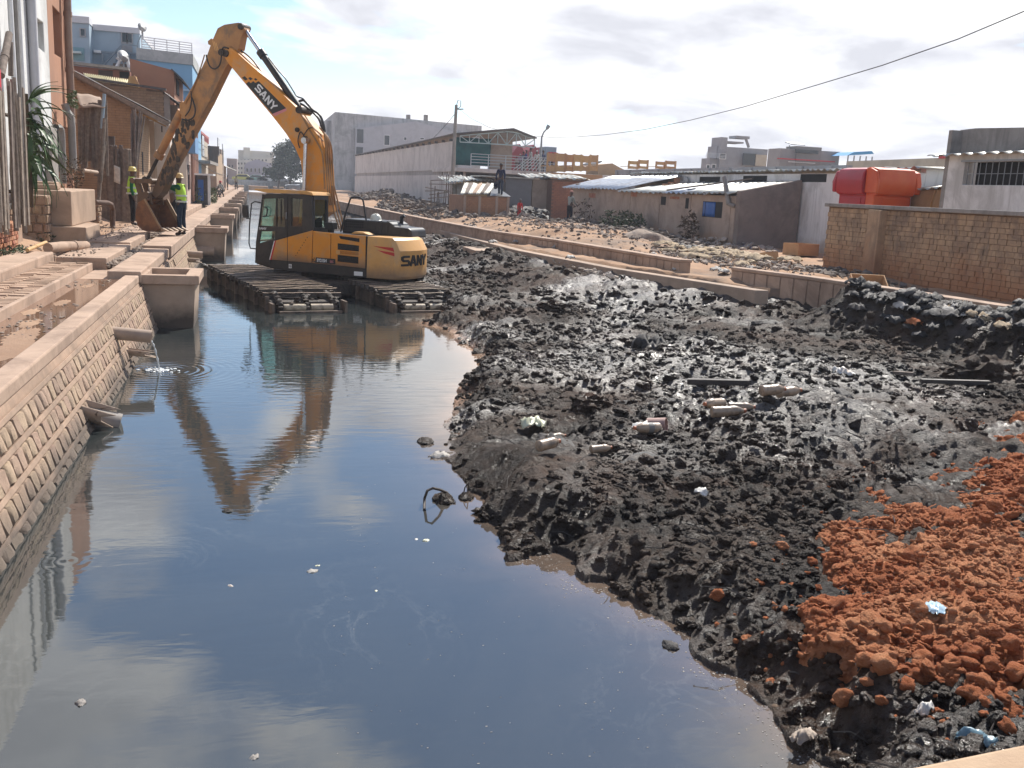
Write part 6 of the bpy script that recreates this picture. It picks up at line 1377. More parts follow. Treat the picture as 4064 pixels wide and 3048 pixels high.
# rough stone pillar wall and ledge under the fence
def rough_wall(name, lab, x0, x1, y0, y1, z0, z1, mat, stone, nx=4, ny=3, nz=5, cat='wall', seed=1, d=.035):
    r_ = thing(name, lab, cat, ((x0 + x1) / 2, (y0 + y1) / 2, z0)); rr = random.Random(seed)
    b = MB(); b.box(x0 + .03, x1 - .03, y0 + .03, y1 - .03, z0 - .1, z1 - .03); b.build('core', mat, r_)
    hz = (z1 - z0) / nz
    for k_ in range(nz):
        za, zb = z0 + k_ * hz + .012, z0 + (k_ + 1) * hz - .012
        w_ = (x1 - x0) / nx; o_ = (k_ % 2) * w_ * .4
        for i in range(nx + 1):
            xa, xb = max(x0, x0 + i * w_ - o_ + .012), min(x1, x0 + (i + 1) * w_ - o_ - .012)
            if xb - xa < .05: continue
            b = MB(); j = rr.uniform(0, d); b.hexa([(xa, y0 - j, za), (xb, y0 - j, za), (xb, y0 + .06, za), (xa, y0 + .06, za), (xa + rr.uniform(0, .02), y0 - j, zb - rr.uniform(0, .02)), (xb - rr.uniform(0, .02), y0 - j, zb), (xb, y0 + .06, zb), (xa, y0 + .06, zb)]); b.build('stone', stone, r_, bevel=.012)
        w_ = (y1 - y0) / ny; o_ = ((k_ + 1) % 2) * w_ * .4
        for i in range(ny + 1):
            ya, yb = max(y0, y0 + i * w_ - o_ + .012), min(y1, y0 + (i + 1) * w_ - o_ - .012)
            if yb - ya < .05: continue
            b = MB(); j = rr.uniform(0, d); b.hexa([(x1 - .06, ya, za), (x1 + j, ya, za), (x1 + j, yb, za), (x1 - .06, yb, za), (x1 - .06, ya, zb), (x1 + j, ya + rr.uniform(0, .02), zb - rr.uniform(0, .02)), (x1 + j, yb - rr.uniform(0, .02), zb), (x1 - .06, yb, zb)]); b.build('stone', stone, r_, bevel=.012)
    b = MB(); b.box(x0, x1, y0, y1, z1 - .03, z1 + .015); b.build('top', mat, r_, bevel=.01); return r_
STN = mk('rough_brown_stone', (.36, .245, .165), (.27, .18, .12), 4, .95, .7, 30, stain=(.18, .13, .1), sscale=2, samt=.6, pieces=.14, dist=.03)
pa = onZ(190, 950, 1.15); rough_wall('stone_wall', 'crumbling brown masonry pier left of the concrete steps', pa.x - .62, pa.x, pa.y, pa.y + 1.3, 1.1, 2.08, MORTAR, STN, 3, 5, 5, seed=3)
pa = onZ(75, 900, 1.4); rough_wall('stone_wall', 'low broken masonry under the bamboo fence', pa.x - 1.0, pa.x - .05, pa.y - .5, pa.y + .5, 1.1, 1.85, MORTAR, STN, 4, 4, 4, seed=5)
pa = onZ(470, 868, 1.15); rough_wall('stone_wall', 'short broken masonry wall left of the first worker', pa.x - .75, pa.x - .1, pa.y, pa.y + .5, 1.1, 2.0, MORTAR, STN, 3, 2, 5, seed=6)
pa = onZ(395, 880, 1.2); rough_wall('stone_wall', 'little brick and plaster wall right of the concrete steps', pa.x - .5, pa.x - .02, pa.y, pa.y + .5, 1.1, 1.75, MORTAR, STN, 3, 2, 5, seed=7)
b = MB(); p = onX(20, 822, -4.5); b.box(-5.0, -4.42, p.y - .1, p.y + .75, p.z - .05, p.z + .05); o = b.build('ledge', CONCG, bevel=.015, origin=tuple(p)); tag(o, 'small pale concrete ledge below the bamboo fence', 'ledge')
rw = thing('red_brick_wall', 'low curved red brick wall at the left edge of the path', 'wall', (-4.9, 20.5, 1.1)); rr = random.Random(4)
b = MB(); b.box(-5.6, -4.76, 17.6, 22.3, 1.0, 1.50); b.build('core', MORTAR, rw)
bmm = []
for i in range(3):
    m_ = MB(); L_, h_ = .24, .078; m_.hexa([(-.02, -L_ / 2, 0), (.03 + .008 * i, -L_ / 2, .003 * i), (.03, L_ / 2, 0), (-.02, L_ / 2, 0), (-.02, -L_ / 2, h_), (.028, -L_ / 2 + .008, h_), (.03 + .004 * i, L_ / 2 - .006 * i, h_ - .004), (-.02, L_ / 2, h_)]); bmm.append(m_.mesh('brick', BRICK))
for k_ in range(5):
    for i in range(18):
        y = 17.8 + i * .255 + (k_ % 2) * .12; x = -4.72 - .16 * max(0, (y - 21.2)) ** 2 + rr.uniform(-.012, .012)
        piece(bmm[rr.randrange(3)], 'brick', Vector((x, y, 1.07 + k_ * .09)) - rw.location, rw, (0, 0, rr.uniform(-.05, .05) + .3 * max(0, y - 21.2)))
b = MB()
for i in range(18): y = 17.8 + i * .25; x = -4.70 - .16 * max(0, (y - 21.2)) ** 2; b.box(x - .24, x + .02, y, y + .235, 1.50, 1.57 + rr.uniform(-.01, .01))
b.build('cap_bricks', BRICK, rw, bevel=.01, kind='stuff')
# concrete steps
st = thing('concrete_steps', 'big plain concrete step block with a lower step beside the path', 'steps', (-4.2, 24.8, 1.0))
c_ = onZ(344, 972, 1.03); l_ = onZ(287, 899, 1.42); fr_ = onZ(357, 873, 1.42)
STP = mk('step_concrete', (.43, .305, .22), (.35, .245, .175), 1.4, .92, .35, 40, stain=(.24, .17, .12), samt=.5)
b = MB(); b.box(c_.x - 1.35, c_.x, c_.y, c_.y + 2.0, .9, 1.42); b.build('lower_step', STP, st, bevel=.02)
zt_ = onX(287, 758, l_.x).z
b = MB(); b.box(l_.x - 1.25, l_.x, l_.y, max(fr_.y, l_.y + 1.7), 1.42, zt_); b.build('upper_block', STP, st, bevel=.025)
b = MB(); b.box(l_.x - 1.25, l_.x - .35, l_.y + .45, l_.y + .68, zt_, zt_ + .12); b.box(l_.x - 1.1, l_.x - .45, l_.y + .9, l_.y + 1.4, zt_, zt_ + .17); b.build('parapet_curb', STP, st, bevel=.03)
b = MB(); b.box(l_.x - 1.4, l_.x - 1.28, l_.y + .3, l_.y + .9, 1.4, onX(130, 560, l_.x - 1.3).z); o = b.build('side_pier', CONCG, st, bevel=.02)
b = MB(); b.box(FX + .01, FX + .28, 27.2, 28.0, 1.0, onX(150, 500, FX).z); b.build('wall_buttress', CONCG, st, bevel=.02)
pipe_obj('iron_pipe', 'dark rusty elbow pipe bending down to the path beside the steps', [onX(378, 803, -4.3), onX(425, 806, -4.05), onX(440, 812, -4.0), onX(447, 830, -4.0), onX(447, 908, -4.0)], .075, mk('rusty_iron', (.14, .085, .06), (.09, .055, .04), 5, .8, .3, 50))
pipe_obj('drain_pipe', 'short pale pipe stub from the white rim of the small wall', [onX(330, 676, -4.6), onX(385, 684, -4.5)], .05, PVC)
pipe_obj('pole', 'bare pale stick lying on the ground before the red bricks', [onZ(108, 993, 1.2), onZ(182, 962, 1.24)], .035, WOODY, 'stick')
# boarded fence with canvas canopy
bd_ = thing('board_fence', 'fence of tall grey weathered boards under a sagging canvas', 'fence', (-5.0, 32.2, 1.2)); rr = random.Random(31)
pl_, pr_ = onY(302, 420, 32), onY(416, 420, 32); n_ = 15
for i in range(n_):
    f = i / (n_ - 1); x = pl_.x + .05 + (pr_.x - pl_.x - .05) * f; zt2 = onY(302, 425, 32).z + (onY(410, 395, 32).z - onY(302, 425, 32).z) * f + rr.uniform(-.06, .05); zb2 = onY(302, 660 + 20 * math.sin(i), 32).z - rr.uniform(-.1, .15); b = MB()
    w_ = rr.uniform(.035, .06); b.hexa([(x - w_, 32 + rr.uniform(-.04, .04), zb2), (x + w_, 32 + rr.uniform(-.04, .04), zb2), (x + w_, 32.05, zb2), (x - w_, 32.05, zb2), (x - w_ + .02, 32 + rr.uniform(-.03, .03), zt2), (x + w_ + .02, 32, zt2), (x + w_ + .02, 32.05, zt2), (x - w_ + .02, 32.05, zt2)]); b.build('board', WOODG, bd_)
b = MB(); P = []
for i in range(6):
    f = i / 5; P.append([onY(300 + 98 * j / 8 + 4 * i, 368 + 2 * j + (58 - 2 * j) * f + 2.5 * math.sin(j * 1.1), 33.5 - 1.9 * f) for j in range(9)])
b.grid(P); o = b.build('canvas', mk('dusty_canvas', (.30, .22, .165), (.24, .175, .13), 3, .9, .3, 30), smooth=True, solid=.015, origin=tuple(P[0][0])); tag(o, 'dusty tan canvas sagging over the boarded fence', 'canvas')
pipe_obj('post', 'blue grey post at the right end of the boarded fence', [onY(414, 372, 31.8), onY(403, 510, 31.8)], .05, BLUEW, 'post')
for i, (ua, va, ub, vb, r) in enumerate(((415, 470, 400, 720, .05), (418, 560, 396, 745, .04), (402, 620, 390, 800, .06))): pipe_obj('post', ('thin dark stake leaning at the fence corner', 'second dark stake nearest the plank fence', 'blackened post stump below the fence corner')[i], [onY(ua, va, 31.6), onY(ub, vb, 31.4)], r, WOODG, 'post')
# plank fence with odd planks
pf = thing('plank_fence', 'low fence of mismatched planks and sticks before the brick house', 'fence', (-4.2, 33.6, 1.1)); rr = random.Random(41)
for i in range(22):
    u = 408 + i * 5.3; b = MB(); top = onY(u + rr.uniform(-4, 4), rr.choice((575, 590, 610, 640)), 33.4 + rr.uniform(-.15, .15)); bot = onY(u, 770, 33.4); w_ = rr.uniform(.03, .075)
    b.hexa([(bot.x - w_, bot.y, 1.1), (bot.x + w_, bot.y, 1.1), (bot.x + w_, bot.y + .04, 1.1), (bot.x - w_, bot.y + .04, 1.1), (top.x - w_ * .8, top.y, top.z), (top.x + w_ * .8, top.y, top.z - rr.uniform(0, .08)), (top.x + w_ * .8, top.y + .04, top.z), (top.x - w_ * .8, top.y + .04, top.z)]); b.build('plank', WOODG, pf)
b = MB(); b.grid([[onY(452 + 5 * j, 655 + 11 * i + 2 * j, 33.15 + .04 * math.sin(i * 3.1)) for j in range(6)] for i in range(7)]); b.build('ribbed_cloth', mk('pale_cloth', (.6, .55, .48), (.45, .4, .35), 9, .9, .2, 30), pf, smooth=True, solid=.02)
b = MB(); p = onY(437, 540, 34.5); q = onY(445, 580, 34.5); b.box(p.x - .1, p.x + .12, 34.5, 34.7, q.z - .3, p.z); o = b.build('post_stump', TIND, pf)
bu = thing('pole_bundle', 'bundle of tall grey poles leaning upright against the brick house', 'poles', (-4.0, 34.5, 1.1)); rr = random.Random(51)
for i in range(16):
    u = 524 + rr.uniform(-6, 14); ut = 520 + i * 3.6 + rr.uniform(-3, 3); b = MB(); a_, c_ = onY(u, 690, 34.5 + rr.uniform(-.15, .15)), onY(ut, 415 + rr.uniform(0, 45) + i * 1.5, 35.2); b.tube([(a_.x, a_.y, 1.1), tuple(a_), tuple(c_)], [.035, .033, .024], 6); b.build('pole', WOODG, bu, smooth=True)
# brick house, near gable
BRK = mk('ochre_brick', (.43, .28, .16), (.35, .22, .12), 4, .93, .4, 40, stain=(.27, .18, .11), sscale=1.1, samt=.5)
JNT = mk('brick_joint', (.28, .195, .13), (.22, .15, .1), 4, .95, .3, 50)
g1 = thing('brick_house', 'near ochre brick house with a lean-to roof sloping down to the canal', 'house', (-4.9, 38, 1.1))
xl, xr_ = -6.6, onY(548, 600, 36).x
roofz = lambda x: 5.90 + (4.42 - 5.90) * (x - onY(290, 280, 36).x) / (onY(670, 482, 36).x - onY(290, 280, 36).x) - .12
b = MB(); b.prism([(xl, 1), (xr_, 1), (xr_, roofz(xr_)), (xl, roofz(xl))], lambda u, v, w_: (u, w_, v), 36, 36.2); b.box(xr_ - .2, xr_, 36.2, 39.8, 1, roofz(xr_) - .02); b.build('wall', JNT, g1)
b = MB(); brickY(b, xl, xr_, 1.1, 6.2, 36, .235, .082, .014, lambda x: roofz(x) - .02); b.build('bricks', BRK, g1, kind='stuff')
b = MB(); brickX(b, 36.0, 39.7, 1.1, roofz(xr_) - .12, xr_, .235, .082); b.build('side_bricks', mk('ochre_brick_sunlit', (.48, .33, .21), (.41, .27, .165), 4, .93, .4, 40, stain=(.5, .38, .27), samt=.5), g1, kind='stuff')  # canal side in a lighter copy of the brick: painted sunlight
xe = onY(672, 482, 36).x; corr('roof_sheet', (xl - .1, 35.65, roofz(xl) + .16), (xl - .1, 40.2, roofz(xl) + .16), (xe, 35.65, roofz(xe) + .16), (xe, 40.2, roofz(xe) + .16), 14, .03, TIND, g1, 3, .02)
b = MB(); b.bar((xl, 35.7, roofz(xl) + .05), (xe, 35.7, roofz(xe) + .05), .05, .14); b.bar((xl, 35.95, roofz(xl) - .02), (xr_ + .3, 35.95, roofz(xr_ + .3) - .02), .04, .10); b.build('rafter', WOODG, g1)
b = MB(); b.box(xr_ - .01, xr_ + .03, 36.9, 37.25, 2.6, 3.4); b.build('slot_window', DARK, g1)
b = MB(); b.bar((xr_, 36.1, roofz(xr_) - .1), (xr_ + .65, 36.1, roofz(xr_) - .38), .10, .05); b.bar((xr_, 39.4, roofz(xr_) - .1), (xr_ + .65, 39.4, roofz(xr_) - .38), .10, .05); b.build('eave_board', WOODY, g1)
# whitewashed annex right of it
an = thing('whitewashed_annex', 'narrow whitewashed house wall with a tiny slot window behind the excavator arm', 'house', (-3.4, 42, 1.1))
p, q = onY(596, 470, 40.5), onY(672, 480, 40.5); b = MB(); b.box(p.x - .6, q.x, 40.5, 46, 1.0, p.z - .05); b.build('wall', mk('cream_white', (.60, .54, .47), (.52, .46, .4), 1, .9, .2, 30, stain=(.4, .33, .27), samt=.5, base=(.4, .27, .18), bz=1.1, bh=1.2), an); ywin(an, 640, 500, 645, 525, 40.5)
b = MB(); b.box(p.x - .6, p.x + .15, 40.3, 40.48, 1.0, p.z - .1); b.build('corner_pier', mk('tan_pier', (.40, .29, .2), (.33, .24, .165), 1, .9, .2, 30), an)
# second brick house behind
g2 = thing('brick_house', 'darker brick house behind with a ragged brick parapet and tilted eave', 'house', (-4.6, 44, 1.1))
Y_ = 43; x0, x1 = onY(370, 330, Y_).x - 1.5, onY(650, 365, Y_).x; zf = lambda x: onY(380, 322, Y_).z + (onY(650, 362, Y_).z - onY(380, 322, Y_).z) * (x - onY(380, 322, Y_).x) / (x1 - onY(380, 322, Y_).x)
DBRK = mk('umber_brick', (.30, .195, .12), (.23, .145, .09), 4, .94, .4, 40, stain=(.16, .11, .08), samt=.5)
b = MB(); b.prism([(x0, 1), (x1, 1), (x1, zf(x1)), (x0, zf(x0))], lambda u, v, w_: (u, w_, v), Y_, Y_ + .25); b.box(x1 - .2, x1 + .5, Y_ + .25, Y_ + 5, 1, zf(x1) - .5); b.build('wall', mk('dark_joint', (.15, .105, .075), (.12, .08, .06), 4, .95, .3, 50), g2)
b = MB(); brickY(b, x0, x1, 3.0, 6.6, Y_, .25, .105, .03, lambda x: zf(x) + .02, 5); b.build('bricks', DBRK, g2, kind='stuff')
b = MB(); b.box(x1, x1 + .22, Y_ - .05, Y_ + .2, 1, zf(x1) - .1); b.build('corner_pier', HUTD, g2)
b = MB(); b.box(x1 + .24, x1 + .5, Y_ + .3, Y_ + 4.6, 3.6, 5.0); b.build('side_window_band', mk('pale_shutter', (.42, .38, .35), (.3, .27, .25), 4, .8, .2, 30), g2)
pe, pf_ = onY(655, 362, Y_), onY(712, 412, Y_); corr('roof_sheet', (pe.x - .2, Y_ - .2, pe.z + .06), (pe.x - .2, Y_ + 5, pe.z + .06), (pf_.x, Y_ - .2, pf_.z), (pf_.x, Y_ + 5, pf_.z), 12, .03, TIND, g2, 5)
b = MB(); b.bar((x0, Y_ - .1, zf(x0) + .06), (x1 + .1, Y_ - .1, zf(x1) + .06), .3, .08); b.build('wall_cap', TIND, g2)
# cream tin roof, small ochre gable
Y_ = 47; ct = thing('tin_roofed_shed', 'shed with a cream corrugated roof seen edge on below the orange house', 'shed', (-6.6, 48, 1.1)); a_, b_, c_, d_ = onY(330, 292, Y_ + 2), onY(512, 318, Y_ + 2), onY(352, 318, Y_), onY(500, 338, Y_)
corr('roof_sheet', c_, d_, a_, b_, 24, .045, mk('cream_tin', (.62, .56, .36), (.52, .46, .28), 3, .6, .1, 30), ct, 2, 0)
b = MB(); b.box(c_.x, d_.x, Y_ + .3, Y_ + 2, 1, d_.z - .1); b.build('wall', DBRK, ct)
og = thing('ochre_gable', 'little ochre gable end beside the cream corrugated roof', 'gable', (-5.4, 47.5, 1.1)); p, q, s_ = onY(502, 345, 46.8), onY(550, 345, 46.8), onY(522, 302, 46.8); b = MB(); b.prism([(p.x, 1), (q.x, 1), (q.x, q.z), (s_.x + .18, s_.z), (s_.x - .1, s_.z), (p.x, p.z)], lambda u, v, w_: (u, w_, v), 46.8, 47.1); b.build('wall', mk('ochre', (.55, .36, .16), (.48, .3, .13), 2, .9, .2, 30), og)
b = MB(); b.bar((s_.x + .1, 46.7, s_.z + .03), (q.x + .05, 46.7, q.z + .03), .12, .06); b.build('verge', WOODY, og)
# orange apartment house
Y_ = 51; oo = thing('orange_apartment', 'plain terracotta orange house with a sloping roof line before the blue building', 'house', (-5, 53, 1.1)); TER = mk('terracotta_render', (.36, .175, .105), (.31, .15, .09), .7, .9, .12, 30, stain=(.27, .14, .09), samt=.3)
p, q = onY(515, 232, Y_), onY(690, 280, Y_); b = MB(); b.prism([(p.x, 1), (q.x, 1), (q.x, q.z), (p.x, p.z)], lambda u, v, w_: (u, w_, v), Y_, Y_ + 6); b.build('wall', TER, oo)
b = MB(); b.box(q.x - .02, q.x + .05, Y_ + 1.2, Y_ + 2.6, q.z - 1.0, q.z - .3); b.build('side_window', DARK, oo)
e_ = onY(726, 318, Y_); b = MB(); b.add([(q.x - .1, Y_ - .2, q.z + .05), (e_.x, Y_ - .2, e_.z), (e_.x, Y_ + 6, e_.z), (q.x - .1, Y_ + 6, q.z + .05)], [(0, 1, 2, 3)]); b.build('eave', TIND, oo, solid=.06)
p, q = onY(285, 262, Y_ - 1), onY(515, 284, Y_ - 1); b = MB(); b.prism([(p.x - 1, 1), (q.x, 1), (q.x, q.z), (p.x - 1, p.z + .06)], lambda u, v, w_: (u, w_, v), Y_ - 1, Y_ + 3); b.build('low_wing', mk('maroon_render', (.28, .125, .085), (.23, .1, .07), 1, .9, .2, 30), oo)
b = MB(); b.bar((p.x - 1, Y_ - 1.2, p.z + .14), (q.x, Y_ - 1.2, q.z + .08), .5, .12); b.build('wing_cap', CONCG, oo)
ywin(oo, 390, 277, 448, 306, Y_ - 1.02, GLASSD); ywin(oo, 474, 283, 514, 312, Y_ - 1.02, DARK)
# blue building
Y_ = 62; bb = thing('blue_building', 'tall pale blue building with white parapet, roof railing and stairs on the left skyline', 'building', (-7, 66, 1.1))
p, q = onY(278, 72, Y_), onY(366, 90, Y_); b = MB(); b.box(p.x - 3, q.x, Y_ - 1.2, Y_ + 8, 1, onY(330, 104, Y_).z); b.build('left_wing', BLUEW, bb)
b = MB(); b.box(p.x - 3, q.x + .03, Y_ - 1.3, Y_ + 8, onY(330, 104, Y_).z, onY(330, 78, Y_).z); r_ = onY(366, 116, Y_); s_ = onY(556, 142, Y_); b.box(q.x + .03, s_.x, Y_ - .1, Y_ + 8, s_.z + .1, onY(460, 104, Y_).z); b.build('parapet', mk('off_white_render', (.60, .60, .62), (.54, .54, .56), 1, .9, .1, 30), bb)
b = MB(); b.box(q.x, s_.x - .03, Y_, Y_ + 8, 1, s_.z + .1); b.build('main_wall', BLUEW, bb)
ywin(bb, 320, 115, 337, 143, Y_ - 1.22, GLASSD, GREYW); ywin(bb, 484, 130, 503, 168, Y_ - .02, GLASSD, GREYW); ywin(bb, 506, 133, 524, 170, Y_ - .02, GLASSD, GREYW)
b = MB(); p3, q3 = onY(483, 172, Y_), onY(526, 208, Y_); b.box(p3.x, q3.x, Y_ - .08, Y_ - .01, q3.z, p3.z); b.build('grey_door', GREYW, bb)
b = MB(); p3, q3 = onY(285, 196, Y_), onY(350, 252, Y_); b.box(p3.x - 1, q3.x, Y_ - 1.25, Y_ - 1.21, q3.z, p3.z); b.build('teal_panel', mk('teal_render', (.20, .33, .36), (.17, .29, .32), 1, .9, .1, 30), bb)
b = MB(); p3, q3 = onY(280, 214, Y_), onY(340, 226, Y_); b.box(p3.x - 1, q3.x, Y_ - 1.7, Y_ - 1.26, q3.z, p3.z); b.build('window_hood', mk('pale_mint', (.55, .62, .6), (.5, .57, .55), 1, .9, .1, 30), bb)
b = MB(); p3, q3 = onY(377, 201, Y_), onY(405, 215, Y_); b.box(p3.x, q3.x, Y_ - .5, Y_ - .02, q3.z, p3.z); b.build('air_conditioner', WHITEP, bb, bevel=.03)
b = MB()
p3, q3 = onY(412, 255, Y_ - .6), onY(484, 178, Y_ - .6); b.bar(p3, q3, .08, .08); b.bar(p3 + Vector((0, 0, -.35)), q3 + Vector((0, 0, -.35)), .06, .25); b.bar(onY(484, 176, Y_ - .6), onY(545, 182, Y_ - .6), .06, .06); b.bar(onY(400, 206, Y_ - .3), onY(545, 214, Y_ - .3), .1, .1); b.bar(onY(408, 215, Y_ - .3), onY(410, 255, Y_ - .3), .09, .09); b.bar(onY(545, 214, Y_ - .5), onY(547, 170, Y_ - .5), .06, .06); b.bar(onY(547, 170, Y_ - .5), onY(560, 140, Y_ - .5), .06, .06); b.bar(onY(508, 214, Y_ - .3), onY(508, 250, Y_ - .3), .25, .25)
b.build('outside_stair', mk('blue_steel', (.22, .27, .31), (.19, .23, .27), 2, .7, .1, 30), bb)
p3, q3 = onY(545, 190, Y_ - 2), onY(762, 215, Y_ - 2); zc_ = onY(545, 236, Y_ - 2).z; b = MB(); b.prism([(p3.x, 1), (q3.x, 1), (q3.x, onY(757, 258, Y_ - 2).z), (p3.x, zc_)], lambda u, v, w_: (u, w_, v), Y_ - 2, Y_ + 6); b.build('right_wing', BLUEB, bb)
b = MB(); b.prism([(p3.x - .05, zc_), (q3.x + .06, onY(757, 258, Y_ - 2).z), (q3.x + .06, q3.z), (p3.x - .05, p3.z)], lambda u, v, w_: (u, w_, v), Y_ - 2.1, Y_ + 6); b.build('balcony_wall', mk('stained_concrete', (.46, .47, .46), (.38, .39, .38), 1.2, .9, .15, 30, stain=(.22, .24, .24), sscale=1.1, samt=.6), bb)
b = MB(); z_ = onY(757, 355, Y_ - 2).z; b.box(q3.x - 2.2, q3.x + .05, Y_ - 2.12, Y_ + 6, z_ - .12, z_); b.build('string_course', mk('pale_blue', (.42, .56, .66), (.38, .51, .61), 1, .9, .1, 30), bb)
pa, pb = onY(562, 146, Y_ - 2), onY(761, 172, Y_ - 2)
for i in range(5): b = MB(); f = i / 4; b.bar((pa.x + (pb.x - pa.x) * f, Y_ - 2, p3.z + (q3.z - p3.z) * f - .05), (pa.x + (pb.x - pa.x) * f, Y_ - 2, pa.z + (pb.z - pa.z) * f), .05, .05); b.build('railing_post', WHITEP, bb)
for i in range(5):
    b = MB(); f = i / 4.6; b.bar((pa.x, Y_ - 2, pa.z + (p3.z - pa.z) * f), (pb.x, Y_ - 2, pb.z + (q3.z - pb.z) * f), .04, .04); b.build('railing_bar', WHITEP, bb)
def dish(u, v, Y, r, lab):
    p = onY(u, v, Y); r_ = thing('satellite_dish', lab, 'satellite dish', tuple(p), 'satellite dishes on the blue building'); ax = Vector((.55, -.75, .35)).normalized()
    b = MB(); b.lathe([(r, .0), (r * .98, .02), (r * .7, -.07 * r), (r * .35, -.12 * r), (.001, -.14 * r)], p, ax, 20); b.build('reflector', mk('dish_grey', (.5, .5, .5), (.42, .42, .42), 3, .6, .1, 30), r_, smooth=True, ang=180)
    b = MB(); b.tube([p, p - Vector((0, -.1, r * 1.3)), p - Vector((0, -.1, r * 2.4))], .05, 6); b.bar(p, p + ax * r * .9 - Vector((0, 0, .2)), .03, .03); b.build('mount', STEEL, r_)
dish(564, 108, Y_ - 1, .27, 'round satellite dish on the parapet corner against the sky'); dish(489, 222, Y_ - 3.4, .33, 'satellite dish standing on the roof before the blue wall')
ac = thing('roof_unit', 'dark fan unit and white pipes on the roof below the lower satellite dish', 'unit', tuple(onY(500, 262, Y_ - 3.3))); p, q = onY(448, 250, Y_ - 3), onY(510, 272, Y_ - 3); b = MB(); b.box(p.x, q.x, Y_ - 3, Y_ - 2.4, q.z - .3, p.z); b.build('casing', TIND, ac); b = MB(); b.tube([onY(462, 268, Y_ - 3.2), onY(476, 240, Y_ - 3.2), onY(464, 228, Y_ - 3.2)], .09, 8); b.tube([onY(512, 268, Y_ - 3.2), onY(505, 235, Y_ - 3.2)], .09, 8); b.build('pipe', WHITEP, ac)
# --- row of houses further along the quay
def rowhouse(name, lab, y0, y1, X, ztop, mat, wins=(), extras=None, cat='house'):
    r_ = thing(name, lab, cat, (X - 3, y0, 1.0)); b = MB(); b.box(X - 7, X, y0, y1, .9, ztop); b.build('wall', mat, r_)
    for (ya, yb, za, zb) in wins:
        b = MB(); b.box(X - .01, X + .05, ya, yb, za, zb); o = b.build('window', GLASSD, r_)
    return r_
XF = -3.55
zz = lambda u, v, X=XF: onX(u, v, X).z
yy = lambda u, X=XF: onX(u, 600, X).y
h = rowhouse('pink_house', 'tall pinkish house with drainpipes and blue balcony behind the excavator arm', yy(725), yy(772), XF, zz(765, 480), mk('pinkish', (.52, .40, .34), (.45, .34, .29), 1, .9, .2, 30, stain=(.36, .27, .22), samt=.5), [(yy(742), yy(748), 4.8, 6.2), (yy(756), yy(762), 4.8, 6.2), (yy(742), yy(750), 1.9, 3.2)])
b = MB(); b.box(XF - .02, XF + .5, yy(735), yy(750), zz(742, 608), zz(742, 545)); b.build('blue_balcony', mk('balcony_blue', (.16, .30, .50), (.13, .26, .44), 2, .8, .1, 30), h)
for u in (756, 763, 769, 774): b = MB(); b.tube([(XF + .1, yy(u), 1.2), (XF + .1, yy(u), zz(u, 480))], .09, 8); b.build('downpipe', mk('red_brown_pipe', (.40, .22, .16), (.33, .18, .13), 3, .7, .1, 40) if u == 756 else bpy.data.materials['red_brown_pipe'], h, smooth=True)
b = MB(); b.add([(XF - 7, yy(772) - .2, zz(770, 455) + .2), (XF + .7, yy(772) - .2, zz(786, 475)), (XF + .7, yy(725), zz(786, 475)), (XF - 7, yy(725), zz(770, 455) + .2)], [(0, 1, 2, 3)]); b.build('eave', TIND, h, solid=.1)
h = rowhouse('cream_house', 'cream two storey house with a pink railed roof terrace and wires', yy(774), yy(830), XF - .1, zz(800, 548), mk('creamish', (.50, .44, .35), (.43, .37, .3), 1, .9, .2, 30, stain=(.3, .25, .2), samt=.6), [(yy(780), yy(786), 4.4, 5.8), (yy(792), yy(800), 4.2, 5.6), (yy(806), yy(814), 4.0, 5.4), (yy(790), yy(800), 1.6, 3.2)])
PKR = mk('pink_rail', (.48, .16, .15), (.4, .13, .13), 2, .7, .1, 30)
b = MB(); y0_, y1_ = yy(790), yy(835); z0_, z1_ = zz(800, 548), zz(800, 516)
b.box(XF - .25, XF - .1, y0_, y1_, z1_ - .15, z1_); 
for i in range(14): y = y0_ + (y1_ - y0_) * i / 13; b.box(XF - .22, XF - .12, y, y + .3, z0_, z1_ - .15)
for i in range(9): b.box(XF - 4.5 + i * .5, XF - 4.3 + i * .5, y0_, y0_ + .1, z0_, z1_ - .15)
b.box(XF - 4.6, XF - .1, y0_ - .02, y0_ + .12, z1_ - .15, z1_); b.build('terrace_railing', PKR, h)
b = MB(); b.box(XF - .1, XF + .8, yy(780), yy(822), zz(800, 640) - .2, zz(800, 640)); b.build('balcony', CONCG, h)
for i in range(12): b = MB(); y = yy(780) + (yy(822) - yy(780)) * i / 11; b.box(XF + .72, XF + .78, y, y + .1, zz(800, 640), zz(800, 640) + .9); b.build('balcony_bar', TIND, h)
h = rowhouse('tan_house', 'tan and brown gabled house end where the left row meets the path', yy(846), yy(872), XF + .25, zz(858, 600, XF + .25), mk('tan_wall', (.44, .32, .21), (.38, .27, .175), 1, .9, .2, 30, base=(.22, .14, .11), bz=1.0, bh=2.2), [(yy(852), yy(858), 4.5, 6)])
b = MB(); b.box(XF - 4, XF + .5, yy(846) - .6, yy(846), zz(850, 610, XF + .25), zz(850, 575, XF + .25)); b.build('dark_upper_room', TIND, h)
h = rowhouse('brown_house', 'brown house far along the left row', yy(874), yy(884), XF + .1, zz(884, 600), mk('brown_wall', (.26, .19, .15), (.21, .155, .125), 1, .9, .2, 30), [(yy(878), yy(881), 4, 6)])
h = rowhouse('grey_house', 'small grey house with lean-to roof furthest along the left row', yy(886), yy(897), XF, zz(890, 660), HUTW)
corr('roof_sheet', (XF - 3, yy(884), zz(893, 664) + 1.2), (XF - 3, yy(897), zz(893, 664) + 1.2), (XF + 1.2, yy(884), zz(893, 664) - .3), (XF + 1.2, yy(897), zz(893, 664) - .3), 10, .05, TINW, h, 4)
